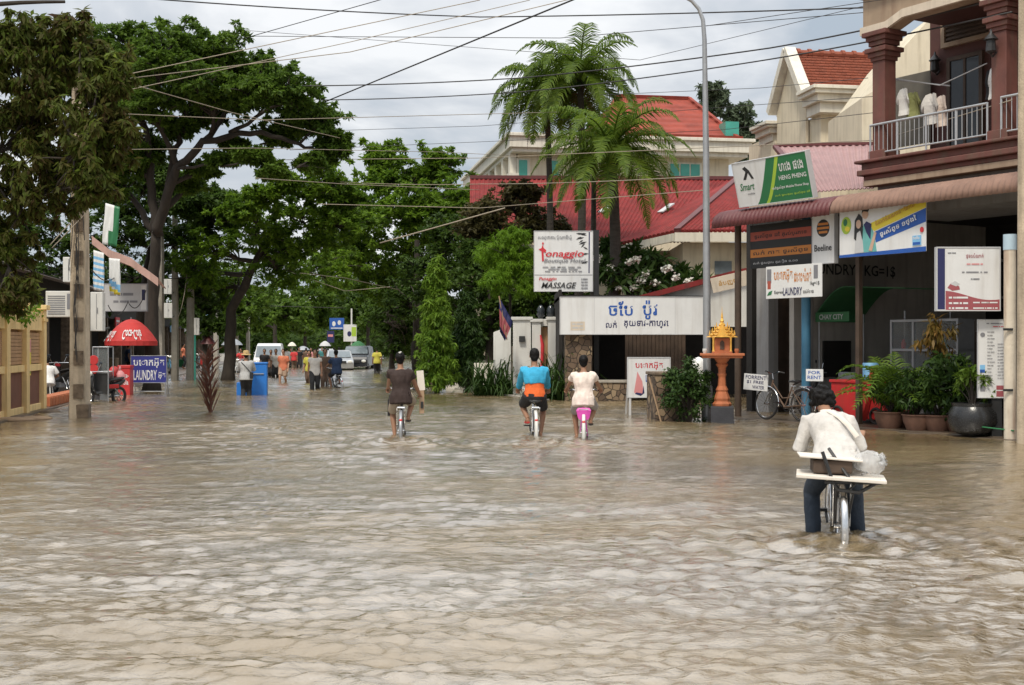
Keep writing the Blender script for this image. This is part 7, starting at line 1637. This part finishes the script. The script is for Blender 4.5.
# --- motorbikes and parked bicycles
def mb_at(px, py, Y, z): v = atz(px, Y, z); return v
motorbike('dark motorbike with red panels standing right of the nearest utility pole', atz(103, 37.2, -.12), rad(150), 'black_plastic')
m = MB(); m.box(-.13, .13, -.5, -.1, .5, .62); m.build('side_panel', M['red_plastic'], bpy.data.objects['motorbike.001'], bevel=.02)
motorbike('black motorbike parked beside the seated person in white', LW(lx(62, 2.9), 2.9, .05), LROT+rad(-60), 'black_plastic')
m = MB(); m.loft([(V(0, .4, .92), V(.1, 0, 0), V(0, 0, .06)), (V(0, .62, 1.0), V(.05, 0, 0), V(0, 0, .03))], 8); m.build('nose_panel', M['red_plastic'], bpy.data.objects['motorbike.002'], smooth=50)
motorbike('dim dark motorbike parked behind the leaning rental bicycle', RW(rx(836, 2.2), 2.2, .035), RROT+rad(120), 'black_plastic')
motorbike('motorbike with bright chrome and white panels behind the potted plants', RW(rx(925, 1.75), 1.75, .035), RROT+rad(80), 'white_paint')
motorbike('grey motorbike standing beside the yellow green shirted person', gb(379, 371, -.2), rad(10), 'galvanised')
pb = RW((rx(762, .55)+rx(812, .55))/2+.0, .5, .035)
rb = bicycle('rental bicycle with mixed tan frame parked beside the spirit house', pb, RROT+rad(92), 'brown_cloth', 'chrome', 'black_plastic', 'chrome', basket=False, R=.35)
m = MB(); m.tube([V(.06, -.45, .33), V(.16, -.5, .0)], .01, 6); m.build('kickstand', M['chrome'], rb)
rb.rotation_euler = (rad(0), rad(4), RROT+rad(92))
loc, w, h = rboard(746.5, 764, 374, 390, .28)
sign_board('rental_sign', 'white card reading FORRENT fixed before the parked bicycle', 'sign', loc, RROT+rad(25), w, h, .012, 'white_board', texts=[('FORRENT', .5, .8, .86, .24, 'navy_print'), ('$1 FREE', .48, .5, .7, .22, 'navy_print'), ('WATER', .62, .2, .5, .22, 'navy_print')], roll=rad(4))
loc, w, h = rboard(808, 821, 369, 381, .55)
sign_board('rental_sign', 'smaller white card behind the rear wheel of the parked bicycle', 'sign', loc, RROT+rad(25), w, h, .012, 'white_board', texts=[('FOR', .5, .72, .7, .28, 'blue_print'), ('RENT', .5, .32, .8, .28, 'blue_print')])
# --- vehicles far down the street
def vehicle(name, label, cat, px, py, deg, prof, W_, paint, glass_rows, hood=None, group=None):
    b = gnd(px, py); b.z = -.25; t = thing(name, label, cat, b, rad(deg), group); L0 = prof[0][0]
    m = MB(); n = len(prof); vs = []
    for sx in (-1, 1):
        for x, z in prof: k = 1 if z < 1.0 else 1-.16*(z-1.0)/.7; vs.append((sx*W_/2*k, x, z))
    fs = [tuple(range(n)), tuple(range(2*n-1, n-1, -1))]+[(i, n+i, n+(i+1) % n, (i+1) % n) for i in range(n)]; m.add(vs, fs); m.build('body', M[paint], t, bevel=.06)
    for y, z0, z1, kind in glass_rows:
        g_ = MB(); w0 = W_/2*.86; w1 = W_/2*.78
        g_.add([(-w0, y[0], z0), (w0, y[0], z0), (w1, y[1], z1), (-w1, y[1], z1)], [(0, 1, 2, 3)]); o = g_.build(kind, M['grey_glass'], t); s = o.modifiers.new('t', 'SOLIDIFY'); s.thickness = .02
    fx = min(x for x, z in prof); rxx = max(x for x, z in prof)
    for x in (fx+.75, rxx-.75):
        for s in (-1, 1): m = MB(); m.lathe([(.1, -.1), (.3, -.1), (.33, -.06), (.33, .06), (.3, .1), (.1, .1)], (s*(W_/2-.1), x, .33), 18, axis='x'); m.build('wheel', M['black_rubber'], t, smooth=40)
    for s in (-1, 1): m = MB(); m.ell((s*W_*.36, fx-.0, .8), (.16, .05, .1)); m.build('headlight', M['lamp_lens'], t, smooth=60)
    m = MB(); m.box(-W_*.22, W_*.22, fx-.03, fx+.05, .68, .86); m.build('grille', M['black_plastic'], t, bevel=.01)
    return t
van = [(-2.1, .35), (-2.15, .95), (-1.95, 1.15), (-1.35, 1.9), (-1.0, 2.0), (2.1, 2.0), (2.25, 1.7), (2.3, .4)]
car = [(-2.2, .35), (-2.25, .75), (-2.1, .92), (-1.1, 1.05), (-.5, 1.5), (1.2, 1.55), (2.1, 1.1), (2.25, .9), (2.2, .35)]
pick = [(-2.4, .4), (-2.45, .9), (-2.3, 1.12), (-1.2, 1.25), (-.6, 1.8), (1.0, 1.85), (2.3, 1.8), (2.4, .5)]
vehicle('white_van', 'white minivan facing the camera behind the left pedestrians', 'van', 270, 371, 8, van, 1.85, 'car_white', [((-1.985, -1.43), 1.17, 1.84, 'windscreen')])
vehicle('pickup_truck', 'dark pickup with grey windscreen parked right under the trees', 'pickup truck', 358, 368.5, 0, pick, 1.9, 'car_dark', [((-1.24, -.67), 1.29, 1.77, 'windscreen')])
vehicle('silver_car', 'silver car half hidden behind the far pedestrians', 'car', 339, 369.5, 10, car, 1.75, 'car_silver', [((-1.11, -.57), 1.08, 1.47, 'windscreen')])
vehicle('white_car', 'white car farthest down the street behind the crowd', 'car', 326, 363, 8, car, 1.75, 'car_white', [((-1.11, -.57), 1.08, 1.47, 'windscreen')])

for px, t_, k, lab, rr in ((156, 3.0, 'white_shirt', 'shopkeeper in white shirt standing right of the blue laundry sign', -90), (128, 3.4, 'navy_shirt', 'person in navy shirt standing in shade under the red parasol', -60), (183, 2.6, 'coral_shirt', 'person in coral top standing between poles of the cluster', -100), (207, 1.8, 'teal_shirt', 'person in teal top standing under the red brown umbrella', -80)):
    person(lab, LW(lx(px, t_), t_, .05), LROT+rad(180+rr+90), pose_walk(1.0, .06), k, 'black_cloth', .4, 1.9, 'short', .018, group='people at the left shop fronts')
for px, t_, c, lab in ((146, 2.2, 'red_plastic', 'red motorbike parked right of the blue laundry sign'), (170, 1.9, 'blue_paint', 'blue motorbike parked before the middle pole of the cluster'), (198, 1.6, 'black_plastic', 'black motorbike parked right of the thin green pipe')):
    motorbike(lab, LW(lx(px, t_), t_, .05), LROT+rad(100), c)
# ---------------------------------------------------------------- overhead wires
def wire(pts, r, k, lab, sag=.0, group='overhead wires'):
    P = [at(*p) for p in pts]; out = []
    for a, b in zip(P, P[1:]):
        for i in range(12): f = i/12; q = a.lerp(b, f); q.z -= sag*4*f*(1-f); out.append(q)
    out.append(P[-1]); m = MB(); m.tube(out, r, 5); o = m.build('overhead_wire', M[k], smooth=180); tag(o, lab, 'wire', group)
Wr = 'wire'; Wp = 'wire_pale'
wire([(140, -2, 30), (480, 17, 36), (1010, 2, 26)], .017, Wr, 'thick dark wire spanning the sky just below the top edge', .05)
wire([(322, 103, 44), (582, -4, 30)], .022, Wr, 'thick dark wire climbing steeply from the big tree to the top edge')
wire([(238, 40, 40), (390, -3, 34)], .012, Wr, 'thin dark wire rising from the big tree crown to the top edge')
wire([(82, 84, 29), (480, 0, 30)], .010, Wp, 'upper pale drop wire fanning right from the nearest pole')
wire([(82, 84, 29), (350, 52, 30), (575, -2, 30)], .010, Wp, 'second pale drop wire fanning right from the nearest pole')
wire([(82, 100, 29), (350, 42, 32), (530, 0, 32)], .009, Wp, 'third pale drop wire crossing the big tree crown')
wire([(82, 70, 29), (230, 112, 34), (340, 138, 40)], .011, Wp, 'pale drop wire descending right across the big tree')
wire([(82, 112, 29), (262, 120, 34), (560, 112, 44)], .010, Wp, 'pale level wire through the middle of the big tree')
wire([(230, 36, 46), (560, 38, 46), (870, 12, 38)], .012, Wr, 'fine dark level wire above the palms')
wire([(300, 86, 42), (520, 78, 42), (770, 48, 34), (1012, -4, 24)], .020, Wr, 'thick twisted cable passing behind the palms to the shophouse', .05)
wire([(320, 100, 44), (520, 92, 42), (740, 64, 34), (1012, 12, 24)], .018, Wr, 'second twisted cable just below the thick one', .05)
wire([(290, 132, 50), (480, 126, 50), (740, 106, 42), (880, 96, 34)], .009, Wr, 'thin dark wire crossing behind the palm crowns')
wire([(290, 150, 50), (500, 141, 50), (720, 130, 42), (880, 112, 34)], .009, Wr, 'thin wire meeting the hotel roof behind the palms')
wire([(262, 160, 46), (480, 158, 44), (700, 148, 36), (880, 140, 30), (1012, 100, 24)], .011, Wp, 'pale wire running past the balcony laundry')
wire([(340, 182, 46), (480, 184, 44), (706, 176, 30)], .011, Wp, 'pale wire crossing the pinkish hotel roof', .05)
wire([(318, 204, 40), (480, 208, 40), (706, 190, 30)], .010, Wp, 'lower pale wire crossing in front of the dark red tree')
wire([(380, 243, 44), (505, 208, 42)], .022, Wp, 'short thick pale wire slanting up to the dark red tree')
wire([(82, 150, 29), (250, 148, 34), (440, 152, 46), (560, 158, 50)], .009, Wp, 'thin pale wire under the big tree crown')
wire([(255, 178, 34), (345, 184, 38), (480, 190, 44)], .010, Wp, 'thin pale wire right of the bright sky gap under the tree')
wire([(300, 273, 46), (345, 278, 50), (400, 290, 55)], .013, Wp, 'pale wire low across the tunnel of trees')
wire([(290, 272, 60), (345, 291, 60), (420, 284, 60)], .014, Wp, 'pale sagging wire lowest across the tunnel of trees')
wire([(270, 306, 80), (345, 308, 80)], .016, Wr, 'short dark wire over the far crowd')
wire([(22, 213, 27), (75, 190, 28.6)], .010, Wp, 'pale wire running left and down from the nearest pole')
wire([(50, 245, 28), (84, 208, 28.6)], .011, Wp, 'upper of two pale service wires dropping left of the nearest pole')
wire([(52, 248, 28), (86, 213, 28.6)], .011, Wp, 'lower of two pale service wires dropping left of the nearest pole')
wire([(92, 270, 32), (128, 255, 40), (160, 222, 57)], .014, Wr, 'dark cable looping from the nearest pole to the pole cluster', .5)
wire([(108, 305, 39), (128, 302, 39.5), (146, 290, 39.8)], .014, Wr, 'dark cable drooping across the weathered grey shop sign', .35)
wire([(176, 320, 58), (184, 296, 58), (188, 258, 60)], .016, Wp, 'pale cable hanging between two poles of the cluster', .2)
wire([(240, 30, 46), (640, 60, 38), (868, 5, 30)], .008, Wr, 'fine wire dipping behind the palm crowns to the shophouse')
wire([(600, 95, 40), (760, 88, 36), (868, 78, 30)], .008, Wr, 'fine wire passing the lamp post at roof height')
wire([(706, 26, 29), (900, -3, 26)], .008, Wr, 'fine wire high over the palms to the top right')
